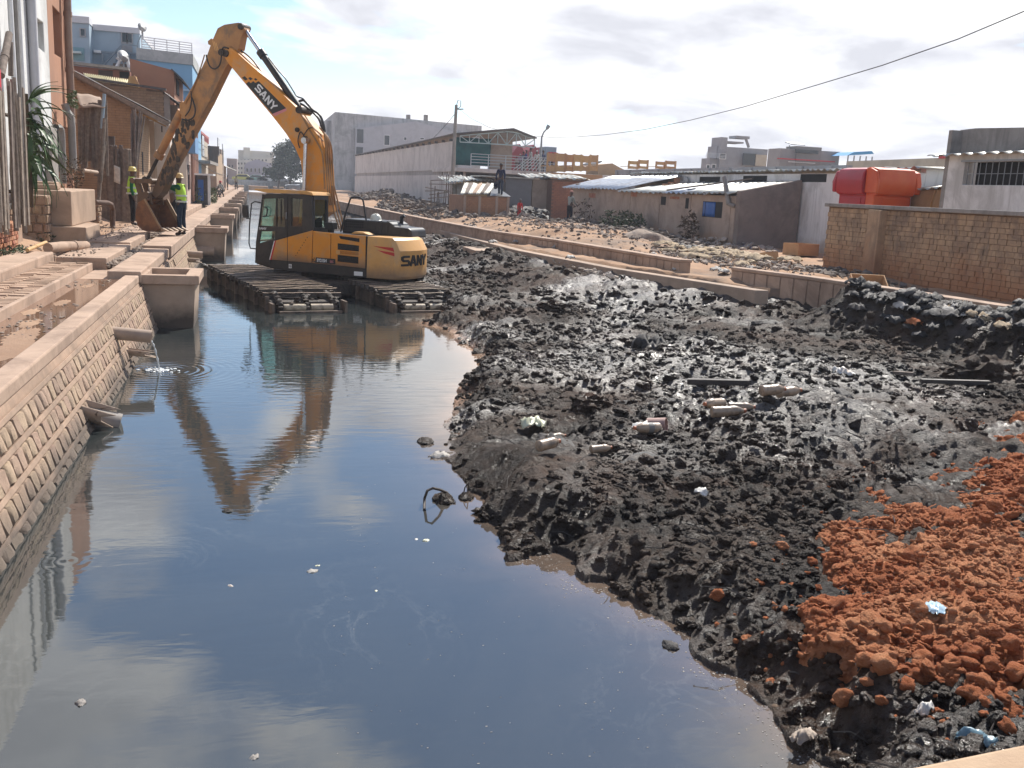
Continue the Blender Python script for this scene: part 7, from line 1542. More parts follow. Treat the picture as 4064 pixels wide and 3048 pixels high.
# front sheds: blue doored stall, plank stall
bs = thing('blue_stall', 'small stall with blue sheet doors on the quay path', 'stall', (-3.3, yy(790, -3.2), 1.0)); y0_ = yy(785, -3.2); p, q = onY(785, 695, y0_), onY(826, 760, y0_)
b = MB(); b.box(p.x - .1, q.x, y0_, y0_ + 3, 1, p.z); b.build('frame', TIND, bs); b = MB(); b.box(p.x, (p.x * .45 + q.x * .55), y0_ - .06, y0_ - .01, 1.25, p.z - .25); b.build('blue_door', BLUEP, bs); b = MB(); b.box(p.x - .2, q.x + .3, y0_ - .3, y0_ + 3, p.z, p.z + .1); b.build('roof', WHITEP, bs); b = MB(); b.box(q.x - .02, q.x + .12, y0_ - .06, y0_ + .1, 1, p.z); b.build('white_post', WHITEP, bs)
fs_ = thing('pole_fence', 'ragged fence of pale poles and boards behind the right worker', 'fence', (-3.6, 44, 1.0)); rr = random.Random(61)
for i in range(26):
    y = 40.5 + i * .52; x = -3.75 + rr.uniform(-.08, .08); b = MB(); zt = rr.choice((2.2, 2.6, 3.4, 4.0)) + rr.uniform(-.2, .2)
    if i % 2: b.box(x, x + .05, y, y + .3, 1, zt)
    else: b.tube([(x, y, 1), (x + rr.uniform(-.1, .1), y, zt + .3)], .06, 6)
    b.build('pole', mk('pale_pole', (.44, .34, .25), (.33, .25, .18), 5, .9, .3, 40, pieces=.2) if i == 0 else bpy.data.materials['pale_pole'], fs_)
# shrubs
def leaf_clump(name, lab, cat, c, rad, n, size, mat, seed=1, stem=True, group=None, flat=.0):
    r_ = thing(name, lab, cat, (c[0], c[1], c[2] - rad[2]), group); rr = random.Random(seed); b = MB()
    for i in range(n):
        while True:
            q = Vector((rr.uniform(-1, 1), rr.uniform(-1, 1), rr.uniform(-1, 1)))
            if .25 < q.length < 1 + .15 * math.sin(q.x * 5 + seed): break
        if mnoise.noise(q * 2.1 + Vector((seed, 0, 0))) < -.18: continue
        o_ = Vector((c[0] + q.x * rad[0], c[1] + q.y * rad[1], c[2] + q.z * rad[2])); a_ = Vector((rr.uniform(-1, 1), rr.uniform(-1, 1), rr.uniform(-.5, .9))).normalized(); t_ = a_.cross(Vector((rr.uniform(-1, 1), rr.uniform(-1, 1), rr.uniform(-1, 1)))).normalized(); s_ = size * rr.uniform(.6, 1.3)
        b.add([o_ - a_ * s_, o_ + t_ * s_ * .35, o_ + a_ * s_, o_ - t_ * s_ * .35], [(0, 1, 2, 3)])
    b.build('foliage', mat, r_)
    if stem:
        b = MB()
        for i in range(4): b.tube([(c[0] + rr.uniform(-.1, .1), c[1], c[2] - rad[2]), (c[0] + rr.uniform(-.6, .6) * rad[0], c[1] + rr.uniform(-.5, .5) * rad[1], c[2] + rr.uniform(-.2, .6) * rad[2])], [.03 * rad[2], .012 * rad[2]], 5)
        b.build('stem', DRYLEAF, r_)
    return r_
p = onY(812, 760, 62); leaf_clump('shrub', 'big green creeping shrub beside the quay path before the blue stall', 'shrub', (p.x, 62, 1.5), (.7, 4.5, .65), 1500, .10, mk('path_shrub', (.10, .115, .04), (.07, .085, .03), 8, .7, .1, 40), 3)
p = onX(288, 650, -4.8); leaf_clump('shrub', 'dry brown creeper at the foot of the kinked grey pipe', 'shrub', (p.x, p.y, p.z - .25), (.30, .45, .45), 420, .05, DRYLEAF, 5)
p = onX(277, 395, FX + .3); leaf_clump('fern', 'small green fern growing on the thick brown downpipe', 'fern', (p.x + .1, p.y - .1, p.z), (.16, .2, .24), 160, .07, mk('fern_leaf', (.12, .15, .06), (.09, .12, .045), 8, .7, .1, 40), 6, False)
p = onZ(170, 945, 1.15); leaf_clump('weeds', 'tuft of green weeds at the foot of the red brick wall', 'weeds', (p.x, p.y, 1.2), (.35, .5, .14), 420, .045, SHRUB, 7, False)
p = onZ(50, 1000, 1.15); leaf_clump('weeds', 'sparse grass beside the path at the left edge', 'weeds', (p.x, p.y, 1.18), (.25, .8, .08), 260, .04, SHRUB, 8, False)
pipe_obj('low_beam', 'pale round edged concrete beam lying along the path edge', [onZ(190, 985, 1.2), onZ(250, 978, 1.2), onZ(340, 975, 1.12)], .10, CONC, 'beam')
# ================================================================== FAR END OF THE CANAL
fb = thing('far_bridge', 'low pale road bridge closing the far end of the canal', 'bridge', (2, 190, 0)); b = MB(); b.box(-12, 26, 186, 196, 1.2, 1.75); b.box(-12, 26, 185.8, 186, 1.75, 2.2); b.build('deck', PALEW, fb); b = MB(); b.box(-2.2, -1.4, 186.2, 195.8, -.5, 1.2); b.box(2.2, 3, 186.2, 195.8, -.5, 1.2); b.box(5.2, 9, 186.2, 195.8, -.5, 1.2); b.build('pier', CONCG, fb)
def carat(u, Y, col, lab):
    p = onY(u, 740, Y); r_ = thing('parked_car', lab, 'car', (p.x, Y, 1.75), 'cars on the far bridge'); z = 1.75; b = MB()
    b.prism([(-2, .35), (-2, .85), (-1.5, .95), (-.9, 1.4), (.7, 1.42), (1.4, .95), (2, .85), (2.05, .35)], lambda u_, v, w_: (p.x + u_, Y + w_, z + v), 0, 1.6); b.build('body', plain('car_' + col[0], col[1], .3), r_, bevel=.06); b = MB(); b.prism([(-1.3, .98), (-.85, 1.33), (.6, 1.34), (1.15, .98)], lambda u_, v, w_: (p.x + u_, Y + w_, z + v), -.02, 0); b.build('window', GLASSD, r_)
    for s_ in (-1.2, 1.25): b = MB(); b.tube([(p.x + s_, Y - .03, z + .33), (p.x + s_, Y + 1.63, z + .33)], .33, 12); b.build('wheel', HOSE, r_)
carat(1020, 190, ('green', (.25, .4, .32)), 'pale green car on the far bridge'); carat(1062, 190, ('white', (.7, .7, .7)), 'white car behind the excavator cab roof on the far bridge'); carat(965, 190, ('yellow', (.5, .45, .08)), 'small yellow car at the left end of the far bridge'); carat(1108, 191, ('silver', (.45, .45, .47)), 'silver car nearest the tree on the far bridge')
def farb(name, lab, Y, boxes, mat, wins=(), fr=None):
    r_ = thing(name, lab, 'building', tuple(onY(boxes[0][0], 740, Y))); 
    for i, (u0, u1, v) in enumerate(boxes): p, q = onY(u0, v, Y), onY(u1, v, Y); b = MB(); b.box(p.x, q.x, Y - i * .6, Y + 14, .9, p.z); b.build('block', mat, r_)
    for wn in wins: ywin(r_, *wn, Y - .7 * len(boxes), GLASSD, fr)
    return r_
PALEC = mk('far_cream', (.55, .53, .46), (.5, .48, .42), .3, .9, .05, 20); LAV = mk('far_lavender', (.36, .36, .42), (.31, .31, .37), .3, .9, .05, 20)
farb('office_block', 'pale cream flat roofed block far behind the canal end', 260, [(945, 1088, 595), (985, 1080, 620), (966, 992, 585)], PALEC, [(955 + i * 14, 632, 961 + i * 14, 640) for i in range(8)])
farb('office_block', 'cream four storey block with small windows left of the lavender gable', 245, [(938, 1000, 632)], PALEC, [(945 + 12 * (i % 3), 645 + 18 * (i // 3), 950 + 12 * (i % 3), 653 + 18 * (i // 3)) for i in range(9)])
lg = thing('gabled_building', 'lavender grey building with a central gable at the canal end', 'building', tuple(onY(1020, 740, 225))); p, q, s_ = onY(970, 645, 225), onY(1078, 648, 225), onY(1020, 632, 225); b = MB(); b.prism([(p.x, 1), (q.x, 1), (q.x, q.z), (s_.x + 2, q.z + .1), (s_.x, s_.z), (s_.x - 2, p.z + .1), (p.x, p.z - .5)], lambda u, v, w_: (u, w_, v), 225, 240); b.build('wall', LAV, lg)
for i in range(6): ywin(lg, 978 + i * 16, 668, 984 + i * 16, 682, 224.9, GLASSD, PALEC)
for i in range(4): ywin(lg, 985 + i * 22, 700, 995 + i * 22, 716, 224.9, PALEC)
farb('brown_block', 'hazy brown house left of the cream block at the canal end', 215, [(900, 940, 628)], mk('far_brown', (.3, .26, .25), (.26, .22, .21), .3, .9, .05, 20), [(908 + 12 * i, 655, 913 + 12 * i, 665) for i in range(2)])
wf = thing('tin_fence', 'light corrugated tin fence at the far end right of the canal', 'fence', (4, 150, 1)); p, q = onY(1132, 732, 150), onY(1190, 732, 150)
corr('panel', (p.x, 150, 1), (q.x, 150, 1), (p.x, 150, p.z), (q.x, 150, q.z), 16, .12, TIN, wf)
def tree(name, lab, c, H_, rad, mat, n=4200, seed=1, leaf=.28):
    r_ = thing(name, lab, 'tree', (c[0], c[1], 1)); rr = random.Random(seed); b = MB(); tips = []
    b.tube([(c[0], c[1], .9), (c[0] + .2, c[1], 1 + H_ * .3), (c[0] - .1, c[1], 1 + H_ * .62), (c[0] + .1, c[1], 1 + H_ * .9)], [.03 * H_, .022 * H_, .013 * H_, .005 * H_], 8)
    for i in range(17):
        f = rr.uniform(.28, .95); a = rr.uniform(0, 6.28); d = rad * rr.uniform(.4, 1.0) * (1.15 - .75 * abs(f - .5)); s_ = Vector((c[0], c[1], 1 + H_ * f * .82)); t_ = s_ + Vector((math.cos(a) * d, math.sin(a) * d, H_ * rr.uniform(.05, .2))); b.tube([s_, s_.lerp(t_, .5) + Vector((0, 0, .2)), t_], [.008 * H_, .006 * H_, .002 * H_], 5); tips.append((t_, rr.uniform(.28, .5) * rad)); tips.append((s_.lerp(t_, .55), rr.uniform(.22, .4) * rad))
    tips.append((Vector((c[0], c[1], 1 + H_ * .95)), .3 * rad))
    b.build('trunk', DRYLEAF, r_, smooth=True); b = MB()
    for i in range(n):
        t_, rd = tips[rr.randrange(len(tips))]; q = Vector((rr.gauss(0, .5), rr.gauss(0, .5), rr.gauss(0, .42))); o_ = t_ + q * rd; a_ = Vector((rr.uniform(-1, 1), rr.uniform(-1, 1), rr.uniform(-.6, .8))).normalized(); u_ = a_.cross(Vector((rr.uniform(-1, 1), rr.uniform(-1, 1), rr.uniform(-1, 1)))).normalized(); s_ = leaf * rr.uniform(.6, 1.3); b.add([o_ - a_ * s_, o_ + u_ * s_ * .5, o_ + a_ * s_, o_ - u_ * s_ * .5], [(0, 1, 2, 3)])
    b.build('crown', mat, r_); return r_
TL = mk('tree_leaf', (.06, .085, .045), (.04, .06, .035), 1, .7, .05, 40)
p = onY(1150, 740, 175); tree('tall_tree', 'tall dark green tree rising beside the boom at the canal end', (p.x, 175, 1), onY(1150, 562, 175).z - 1, 2.9, TL, 5200, 3)
p = onY(1104, 740, 185); tree('tall_tree', 'smaller dark tree left of the tall tree at the canal end', (p.x, 185, 1), onY(1104, 590, 185).z - 1.5, 2.0, TL, 2600, 5)
for i, (a_, c_, ya, yc, lab) in enumerate((((690, 470), (890, 600), 44, 110, 'thin cable running down the left row of houses'), ((720, 520), (870, 640), 52, 105, 'second thin cable before the cream house'), ((700, 560), (905, 690), 46, 120, 'lowest thin cable along the left row of houses'))):
    pa, pc = onY(*a_, ya), onY(*c_, yc); b = MB(); b.tube([pa.lerp(pc, j / 12) - Vector((0, 0, 2.2 * (j / 12) * (1 - j / 12))) for j in range(13)], .018, 4); o = b.build('overhead_cable', WIRE, origin=tuple(pa)); tag(o, lab, 'cable')
# ================================================================== PEOPLE
SHOE = plain('dark_shoe', (.02, .018, .016), .6)
def fabric(name, c): return bpy.data.materials.get(name) or mk(name, c, tuple(v * .7 for v in c), 9, .9, .5, 30, spec=.2, dist=.015)
def skinned(name, verts, edges, mat, parent, sub=2):
    me = bpy.data.meshes.new(name); me.from_pydata([v[0] for v in verts], edges, []); me.materials.append(mat)
    o = bpy.data.objects.new(name, me); COL.objects.link(o); o.parent = parent
    md = o.modifiers.new('skin', 'SKIN'); md.use_smooth_shade = True
    if not me.skin_vertices: me.skin_vertices.new() if hasattr(me.skin_vertices, 'new') else None
    lay = me.skin_vertices[0].data
    for i, v in enumerate(verts):
        r = v[1] if isinstance(v[1], tuple) else (v[1], v[1]); lay[i].radius = r
    lay[0].use_root = True
    sb = o.modifiers.new('sub', 'SUBSURF'); sb.levels = sub - 1 if sub > 1 else 1; sb.render_levels = sub
    return o
UP = Vector((0, 0, 1))
def person(label, foot, height, yaw, shirt, trousers, lean=0.0, armL=None, armR=None, legL=None, legR=None, hat=None, hatc=None, vest=None, hair=True, crouch=False, detail=True, group=None, headturn=0.0, sleeves=True):
    """faces local +Y; arms and legs are pairs of directions (upper, lower) in local axes"""
    k_ = height / 1.72; r_ = thing('person', label, 'person', tuple(foot), group); r_.rotation_euler.z = yaw
    S_ = lambda p: (p[0] * k_, p[1] * k_, p[2] * k_)
    armL = armL or ((-.18, .02, -1), (-.05, .22, -1)); armR = armR or ((.18, .02, -1), (.05, .22, -1)); legL = legL or ((-.04, .05, -1), (-.02, -.06, -1)); legR = legR or ((.04, .05, -1), (.02, -.06, -1))
    nrm = lambda d: Vector(d).normalized()
    J = {}
    for s_, L_ in ((-1, legL), (1, legR)): pass
    # legs from the hip; the lower foot touches the ground
    hipz = 0; lo = 0; legs = {}
    for s_, L_ in ((-1, legL), (1, legR)):
        h_ = Vector((s_ * .09, 0, 0)); kn = h_ + nrm(L_[0]) * .41; an_ = kn + nrm(L_[1]) * .40; legs[s_] = (h_, kn, an_); lo = min(lo, an_.z)
    dz = .085 - lo; pel = Vector((0, 0, dz + .05)); ld = Vector((0, math.sin(lean), math.cos(lean)))
    at = lambda d, fy=0.0: pel + ld * d + Vector((0, fy, 0))
    spine, chest, nb = at(.18), at(.36), at(.50); neck = nb + ld * .055 + Vector((0, .01, 0)); fw = Vector((math.sin(headturn), math.cos(headturn), 0))
    hb = neck + Vector((0, 0, .055)) + fw * .015; ht = hb + Vector((0, 0, .10)); hc = ht + Vector((0, 0, .065)) - fw * .01
    V = [(S_(pel), .115 * k_), (S_(spine), .105 * k_), (S_(chest), .125 * k_), (S_(nb), .065 * k_), (S_(neck), .05 * k_), (S_(hb), .068 * k_), (S_(ht), .086 * k_), (S_(hc), .06 * k_)]
    E_ = [(0, 1), (1, 2), (2, 3), (3, 4), (4, 5), (5, 6), (6, 7)]
    def addv(p, r, a): V.append((S_(p), r * k_)); E_.append((a, len(V) - 1)); return len(V) - 1
    if detail:
        addv(hb + fw * .098 + Vector((0, 0, .04)), .014, 6)
        sd_ = Vector((fw.y, -fw.x, 0))
        for s_ in (-1, 1): addv(ht + sd_ * s_ * .088 + Vector((0, 0, -.02)), .018, 6)
    LG = {}
    for s_ in (-1, 1):
        h_, kn, an_ = [q + Vector((0, 0, dz)) for q in legs[s_]]
        a = addv(h_, .085, 0); a = addv(kn, .055, a); a = addv(an_, .04, a); addv(an_ + Vector((s_ * .02, .13, -.045)), .035, a); LG[s_] = (h_, kn, an_)
    AR = {}
    sdx = Vector((1, 0, 0))
    for s_, A_ in ((-1, armL), (1, armR)):
        sh_ = nb + sdx * s_ * .165 - ld * .045; el = sh_ + nrm(A_[0]) * .28; wr = el + nrm(A_[1]) * .25; d = nrm(A_[1])
        a = addv(nb + sdx * s_ * .09 - ld * .03, .06, 2); a = addv(sh_, .052, a); a = addv(el, .038, a); a = addv(wr, .027, a); pm = addv(wr + d * .07, .03, a); AR[s_] = (sh_, el, wr)
        if detail:
            sd2 = d.cross(Vector((0, 0, 1)));
            if sd2.length < .2: sd2 = d.cross(Vector((0, 1, 0)))
            sd2.normalize(); bend = (nrm((0, .4, -.9)) if d.z > -.6 else Vector((0, 1, 0)))
            for q, ln in ((-1.5, .062), (-.5, .075), (.5, .072), (1.5, .056)):
                f_ = addv(wr + d * .10 + sd2 * q * .017, .0095, pm); g_ = addv(wr + d * (.10 + ln * .55) + sd2 * q * .018 + bend * .012, .0085, f_); addv(wr + d * (.10 + ln) + sd2 * q * .018 + bend * .035, .0075, g_)
            t_ = addv(wr + d * .055 + sd2 * -.038, .0105, pm); addv(wr + d * .10 + sd2 * -.05 + bend * .02, .009, t_)
    skinned('body', V, E_, SKIN, r_, 2 if detail else 1)
    # clothes
    V, E_ = [], []
    def root(p, r): V.append((S_(p), r * k_)); return len(V) - 1
    a0 = root(at(-.02), .125); b0 = addv(spine, .125, a0); c0 = addv(chest, .142, b0); addv(nb + ld * .0, .078, c0)
    for s_ in (-1, 1):
        sh_, el, wr = AR[s_]; a = addv(nb + sdx * s_ * .09 - ld * .03, .075, c0); a = addv(sh_, .066, a); a = addv(el, .052, a)
        if sleeves: addv(el.lerp(wr, .92), .042, a)
    skinned('shirt', V, E_, shirt, r_, 2 if detail else 1)
    V, E_ = [], []
    a0 = root(at(.06), .122); b0 = addv(at(-.03), .128, a0)
    for s_ in (-1, 1):
        h_, kn, an_ = LG[s_]; a = addv(h_ + Vector((0, 0, -.02)), .095, b0); a = addv(kn, .072, a); addv(an_ + Vector((0, 0, .01)), .058, a)
    skinned('trousers', V, E_, trousers, r_, 2 if detail else 1)
    for s_ in (-1, 1):
        V, E_ = [], []; h_, kn, an_ = LG[s_]; a = root(an_ + Vector((0, 0, .0)), .05); a = addv(an_ + Vector((0, -.02, -.04)), .05, a); addv(an_ + Vector((s_ * .02, .15, -.048)), .042, a); skinned('shoe', V, E_, SHOE, r_, 1)
    if vest:
        V, E_ = [], []; a0 = root(at(-.06), .142); b0 = addv(at(.10), .146, a0); b0 = addv(at(.26), .152, b0); c0 = addv(at(.38), .158, b0); addv(at(.465), .095, c0)
        for s_ in (-1, 1): a = addv(nb + sdx * s_ * .08 - ld * .035, .085, c0); addv(nb + sdx * s_ * .14 - ld * .04, .078, a)
        vo = skinned('vest', V, E_, vest, r_, 2)
        ry = .152
        for d in (.03, .20):
            b = MB(); n_ = 22; c_ = at(d); rr_ = .156 if d < .1 else .162; ring = [c_ + Vector((math.cos(6.2832 * i / n_) * rr_, math.sin(6.2832 * i / n_) * rr_ * .98, 0)) for i in range(n_)]
            vs = []; 
            for p_ in ring:
                o_ = (p_ - c_).normalized() * .012
                vs += [S_(p_ - ld * .024), S_(p_ - ld * .024 + o_), S_(p_ + ld * .024 + o_), S_(p_ + ld * .024)]
            b.add(vs, [(i * 4 + q, i * 4 + (q + 1) % 4, ((i + 1) % n_) * 4 + (q + 1) % 4, ((i + 1) % n_) * 4 + q) for i in range(n_) for q in range(4)])
            o = bpy.data.objects.new('reflective_band', b.mesh('reflective_band', bpy.data.materials.get('reflective_grey') or plain('reflective_grey', (.62, .64, .6), .4), smooth=True)); COL.objects.link(o); o.parent = vo
    if hat == 'helmet':
        b = MB(); c_ = Vector(S_(hb + Vector((0, 0, .10)))); R_ = .118 * k_; b.lathe([(R_ * 1.12, -.012), (R_ * 1.12, 0), (R_, .01), (R_ * .97, R_ * .5), (R_ * .8, R_ * .86), (R_ * .5, R_ * 1.05), (.001, R_ * 1.12)], c_, UP, 16)
        p_ = c_ + fw * R_ * 1.15; b.obox(p_ + Vector((0, 0, .0)), fw * R_ * .35, Vector((fw.y, -fw.x, 0)) * R_ * .7, Vector((0, 0, .006))); b.obox(c_ + Vector((0, 0, R_ * .6)), fw * R_ * .8, Vector((fw.y, -fw.x, 0)) * .012, Vector((0, 0, R_ * .5)))
        o = bpy.data.objects.new('helmet', b.mesh('helmet', hatc, smooth=True)); COL.objects.link(o); o.parent = r_
    elif hat == 'cap':
        b = MB(); c_ = Vector(S_(hb + Vector((0, 0, .115)))); R_ = .096 * k_; b.lathe([(R_, -.01), (R_ * 1.0, .02), (R_ * .85, .06 * k_), (R_ * .5, .085 * k_), (.001, .095 * k_)], c_, UP, 14); b.obox(c_ + fw * R_ * 1.2, fw * R_ * .5, Vector((fw.y, -fw.x, 0)) * R_ * .7, Vector((0, 0, .005)))
        o = bpy.data.objects.new('cap', b.mesh('cap', hatc, smooth=True)); COL.objects.link(o); o.parent = r_
    elif hair:
        b = MB(); b.blob(S_(ht + Vector((0, 0, .025)) - fw * .012), (.092 * k_, .098 * k_, .085 * k_), 3, 2, .12, 3); o = bpy.data.objects.new('hair', b.mesh('hair', bpy.data.materials.get('black_hair') or plain('black_hair', (.012, .01, .009), .7), smooth=True)); COL.objects.link(o); o.parent = r_
    if detail:
        for s_ in (-1, 1):
            b = MB(); b.blob(S_(ht + fw * .076 + Vector((fw.y, -fw.x, 0)) * s_ * .033 + Vector((0, 0, -.012))), (.011 * k_,) * 3, 1, 1, 0); o = bpy.data.objects.new('eye', b.mesh('eye', DARK, smooth=True)); COL.objects.link(o); o.parent = r_
    return r_
GREENS = fabric('green_sleeves', (.015, .13, .055)); LIME = mk('lime_vest', (.52, .80, .08), (.44, .70, .07), 8, .75, .4, 30); DTR = fabric('black_trousers', (.016, .015, .018)); JEAN = fabric('dark_jeans', (.028, .04, .065))
HY = plain('yellow_helmet', (.68, .55, .16), .4); HT_ = plain('tan_helmet', (.62, .45, .20), .4); HB = plain('blue_helmet', (.06, .28, .55), .4)
f_ = onZ(527, 893, 1.13); person('worker in black trousers, green sleeves and lime vest standing left of the bucket', (f_.x, f_.y, 1.125), 1.66, R(-80), GREENS, DTR, 0.02, armL=((-.12, .1, -1), (.1, .55, -.85)), armR=((.14, -.12, -1), (-.05, .25, -1)), hat='helmet', hatc=HY, vest=LIME)
f_ = onZ(717, 934, 1.065); person('worker in dark jeans and striped lime vest reaching towards the arm, right of the bucket', (f_.x + .04, f_.y, 1.065), 1.60, R(62), GREENS, JEAN, .06, armL=((-.25, .9, -.15), (.45, .8, .35)), armR=((.25, .8, -.45), (-.3, .9, .30)), legL=((-.08, .02, -1), (-.02, -.05, -1)), legR=((.12, .12, -1), (.04, -.08, -1)), hat='helmet', hatc=HT_, vest=LIME, headturn=-.3)
f_ = onY(690, 800, f_.y + 2.2); person('worker in a blue helmet half hidden behind the jeans wearing worker', (f_.x, f_.y, 1.07), 1.60, R(80), fabric('grey_sleeves', (.2, .19, .18)), DTR, .1, armL=((-.2, .9, -.3), (.3, .9, .1)), armR=((.2, .9, -.3), (-.3, .9, .1)), hat='helmet', hatc=HB)
f_ = onY(1985, 778, 46.6); person('man in navy walking on the edge of the brick hut roof', (f_.x, f_.y, f_.z - .02), 1.58, R(150), fabric('navy_top', (.03, .034, .075)), fabric('navy_jeans', (.045, .058, .085)), .04, legL=((-.05, .3, -1), (-.02, .05, -1)), legR=((.05, -.18, -1), (.02, -.35, -1)), armL=((-.25, .2, -1), (-.1, .4, -.9)), armR=((.35, -.2, -1), (.1, .2, -1)))
b = MB(); q = onY(1968, 735, 46.8); b.blob(q, (.12, .10, .2), 4, 2, .2); b.tube([q + Vector((0, 0, .18)), q + Vector((.03, 0, .5)), q + Vector((.12, 0, .62))], .03, 6); o = b.build('shoulder_bag', fabric('navy_bag', (.02, .025, .05)), smooth=True, origin=tuple(q)); tag(o, 'dark blue bag hanging beside the man on the brick hut', 'bag')
f_ = onY(2059, 876, 45.4); person('small person in red clothes and a grey cap beside the dark shack wall', (f_.x, f_.y, f_.z - .02), 1.05, R(200), fabric('red_top', (.5, .025, .03)), fabric('red_skirt', (.42, .03, .035)), .15, hat='cap', hatc=fabric('grey_cap', (.2, .18, .17)))
f_ = onY(2258, 890, 47.0); person('man in a grey shirt with his back turned at the left end of the huts', (f_.x, f_.y, f_.z), 1.66, R(-60), fabric('grey_green_shirt', (.36, .38, .34)), fabric('navy_trousers', (.015, .018, .03)), .06, armL=((-.1, .4, -1), (.2, .8, -.4)), armR=((.1, .4, -1), (-.2, .8, -.4)), hat='cap', hatc=fabric('pink_cap', (.5, .25, .2)))
zs_ = zs
crowd = [(2064, 640, (.42, .32, .4), 'child sized figure in mauve leaning on the terrace railing', 1.25), (2076, 628, (.05, .05, .12), 'person in dark blue left of the white jacket on the terrace', 1.45), (2087, 615, (.04, .05, .2), 'person in bright navy beside the white jacket on the terrace', 1.6), (2105, 608, (.55, .55, .54), 'person in a white jacket, tallest on the terrace', 1.75), (2131, 618, (.56, .54, .52), 'person in a white top and cap right of the tall white jacket', 1.6), (2155, 612, (.06, .07, .14), 'person in dark blue just right of the lamp post', 1.65), (2176, 632, (.04, .04, .05), 'person in black bending near the right end of the railing', 1.4), (2192, 632, (.4, .03, .04), 'person in red at the right end of the railing', 1.5), (2050, 650, (.5, .45, .4), 'person in beige sitting low behind the railing', 1.1)]
for i, (u, v, c, lab, hgt) in enumerate(crowd):
    q = onY(u, v, 73.2 + .3 * (i % 3)); person(lab, (q.x, q.y, zs_ + .01), hgt, R(160 + 40 * (i % 4)), fabric('crowd_%d' % i, c), fabric('crowd_trousers_%d' % (i % 3), ((.03, .03, .05), (.06, .05, .05), (.12, .1, .09))[i % 3]), .05, hat='cap' if i in (0, 4) else None, hatc=fabric('white_cap', (.6, .58, .56)), detail=False, group='people on the market terrace')
CROUCH = dict(lean=.7, legL=((-.2, .85, -.25), (-.05, -.5, -.85)), legR=((.2, .85, -.25), (.05, -.5, -.85)), armL=((-.1, .6, -.8), (.1, .6, -.7)), armR=((.1, .6, -.8), (-.1, .6, -.7)))
f_ = onZ(858, 782, 1.1); person('crouching worker in a red helmet far along the quay path', (f_.x, f_.y, 1.09), 1.65, R(-60), fabric('pale_grey', (.42, .42, .4)), fabric('grey_trousers', (.12, .11, .11)), hat='helmet', hatc=REDP, detail=False, **CROUCH)
f_ = onZ(886, 782, 1.07); person('crouching worker in dark clothes at the quay edge far along the path', (f_.x, f_.y, 1.07), 1.65, R(40), fabric('black_shirt', (.02, .018, .017)), DTR, detail=False, **CROUCH)
for i, (u, lab) in enumerate(((905, 'leftmost distant figure standing at the end of the quay'), (917, 'second distant figure at the end of the quay'), (930, 'distant figure nearest the water at the end of the quay'))):
    q = onZ(u, 752, 1.07); person(lab, (u and -4.2 + .9 * i, 118 + 4 * i, 1.07), 1.7, R(90 * i), fabric('far_shirt_%d' % i, ((.4, .2, .18), (.15, .15, .2), (.45, .42, .3))[i]), DTR, detail=False, group='distant people on the quay')
# ================================================================== DEBRIS, TRASH, BOTTLES
rnd = random.Random(77)
def rubble(name, cx_, cy_, rx, ry, n, smin, smax, mat, h=.25, seed=1, kind='stuff', zf=rz):
    rr = random.Random(seed); b = MB()
    for i in range(n):
        a = rr.uniform(0, 6.28); d = rr.random() ** .6; x, y = cx_ + math.cos(a) * d * rx, cy_ + math.sin(a) * d * ry; s_ = smin + (smax - smin) * rr.random() ** 2.2
        z = zf(x, y) + h * (1 - d) * rr.random() + s_ * .2
        if rr.random() < .55: b.blob((x, y, z), (s_ * rr.uniform(.7, 1.3), s_ * rr.uniform(.7, 1.3), s_ * rr.uniform(.4, .8)), i, 1, .5)
        else:
            u_ = Vector((rr.uniform(-1, 1), rr.uniform(-1, 1), rr.uniform(-.5, .5))).normalized(); v_ = u_.cross(Vector((rr.uniform(-1, 1), rr.uniform(-1, 1), 1))).normalized(); w_ = u_.cross(v_); b.obox((x, y, z), u_ * s_, v_ * s_ * rr.uniform(.3, .8), w_ * s_ * rr.uniform(.1, .4))
    o = b.build(name, mat, kind=kind); return o
DRUB = mk('dark_rubble', (.20, .165, .14), (.09, .075, .065), 5, .95, .6, 30, stain=(.3, .24, .19), sscale=2, samt=.6, dist=.02)
PRUB = mk('pale_rubble', (.50, .42, .35), (.36, .29, .23), 5, .95, .5, 30, stain=(.2, .16, .13), sscale=2, samt=.6, dist=.02)
TR1 = mk('trash_black', (.016, .015, .016), (.045, .040, .038), 7, .68, .6, 25, stain=(.12, .1, .09), sscale=3, samt=.5, dist=.03)
TR2 = mk('trash_pale', (.48, .45, .41), (.3, .27, .24), 7, .7, .6, 25, stain=(.14, .12, .11), sscale=4, samt=.6, dist=.03)
TR3 = mk('trash_straw', (.50, .39, .26), (.33, .25, .165), 9, .9, .7, 20, stain=(.2, .15, .1), sscale=4, samt=.5, dist=.03)
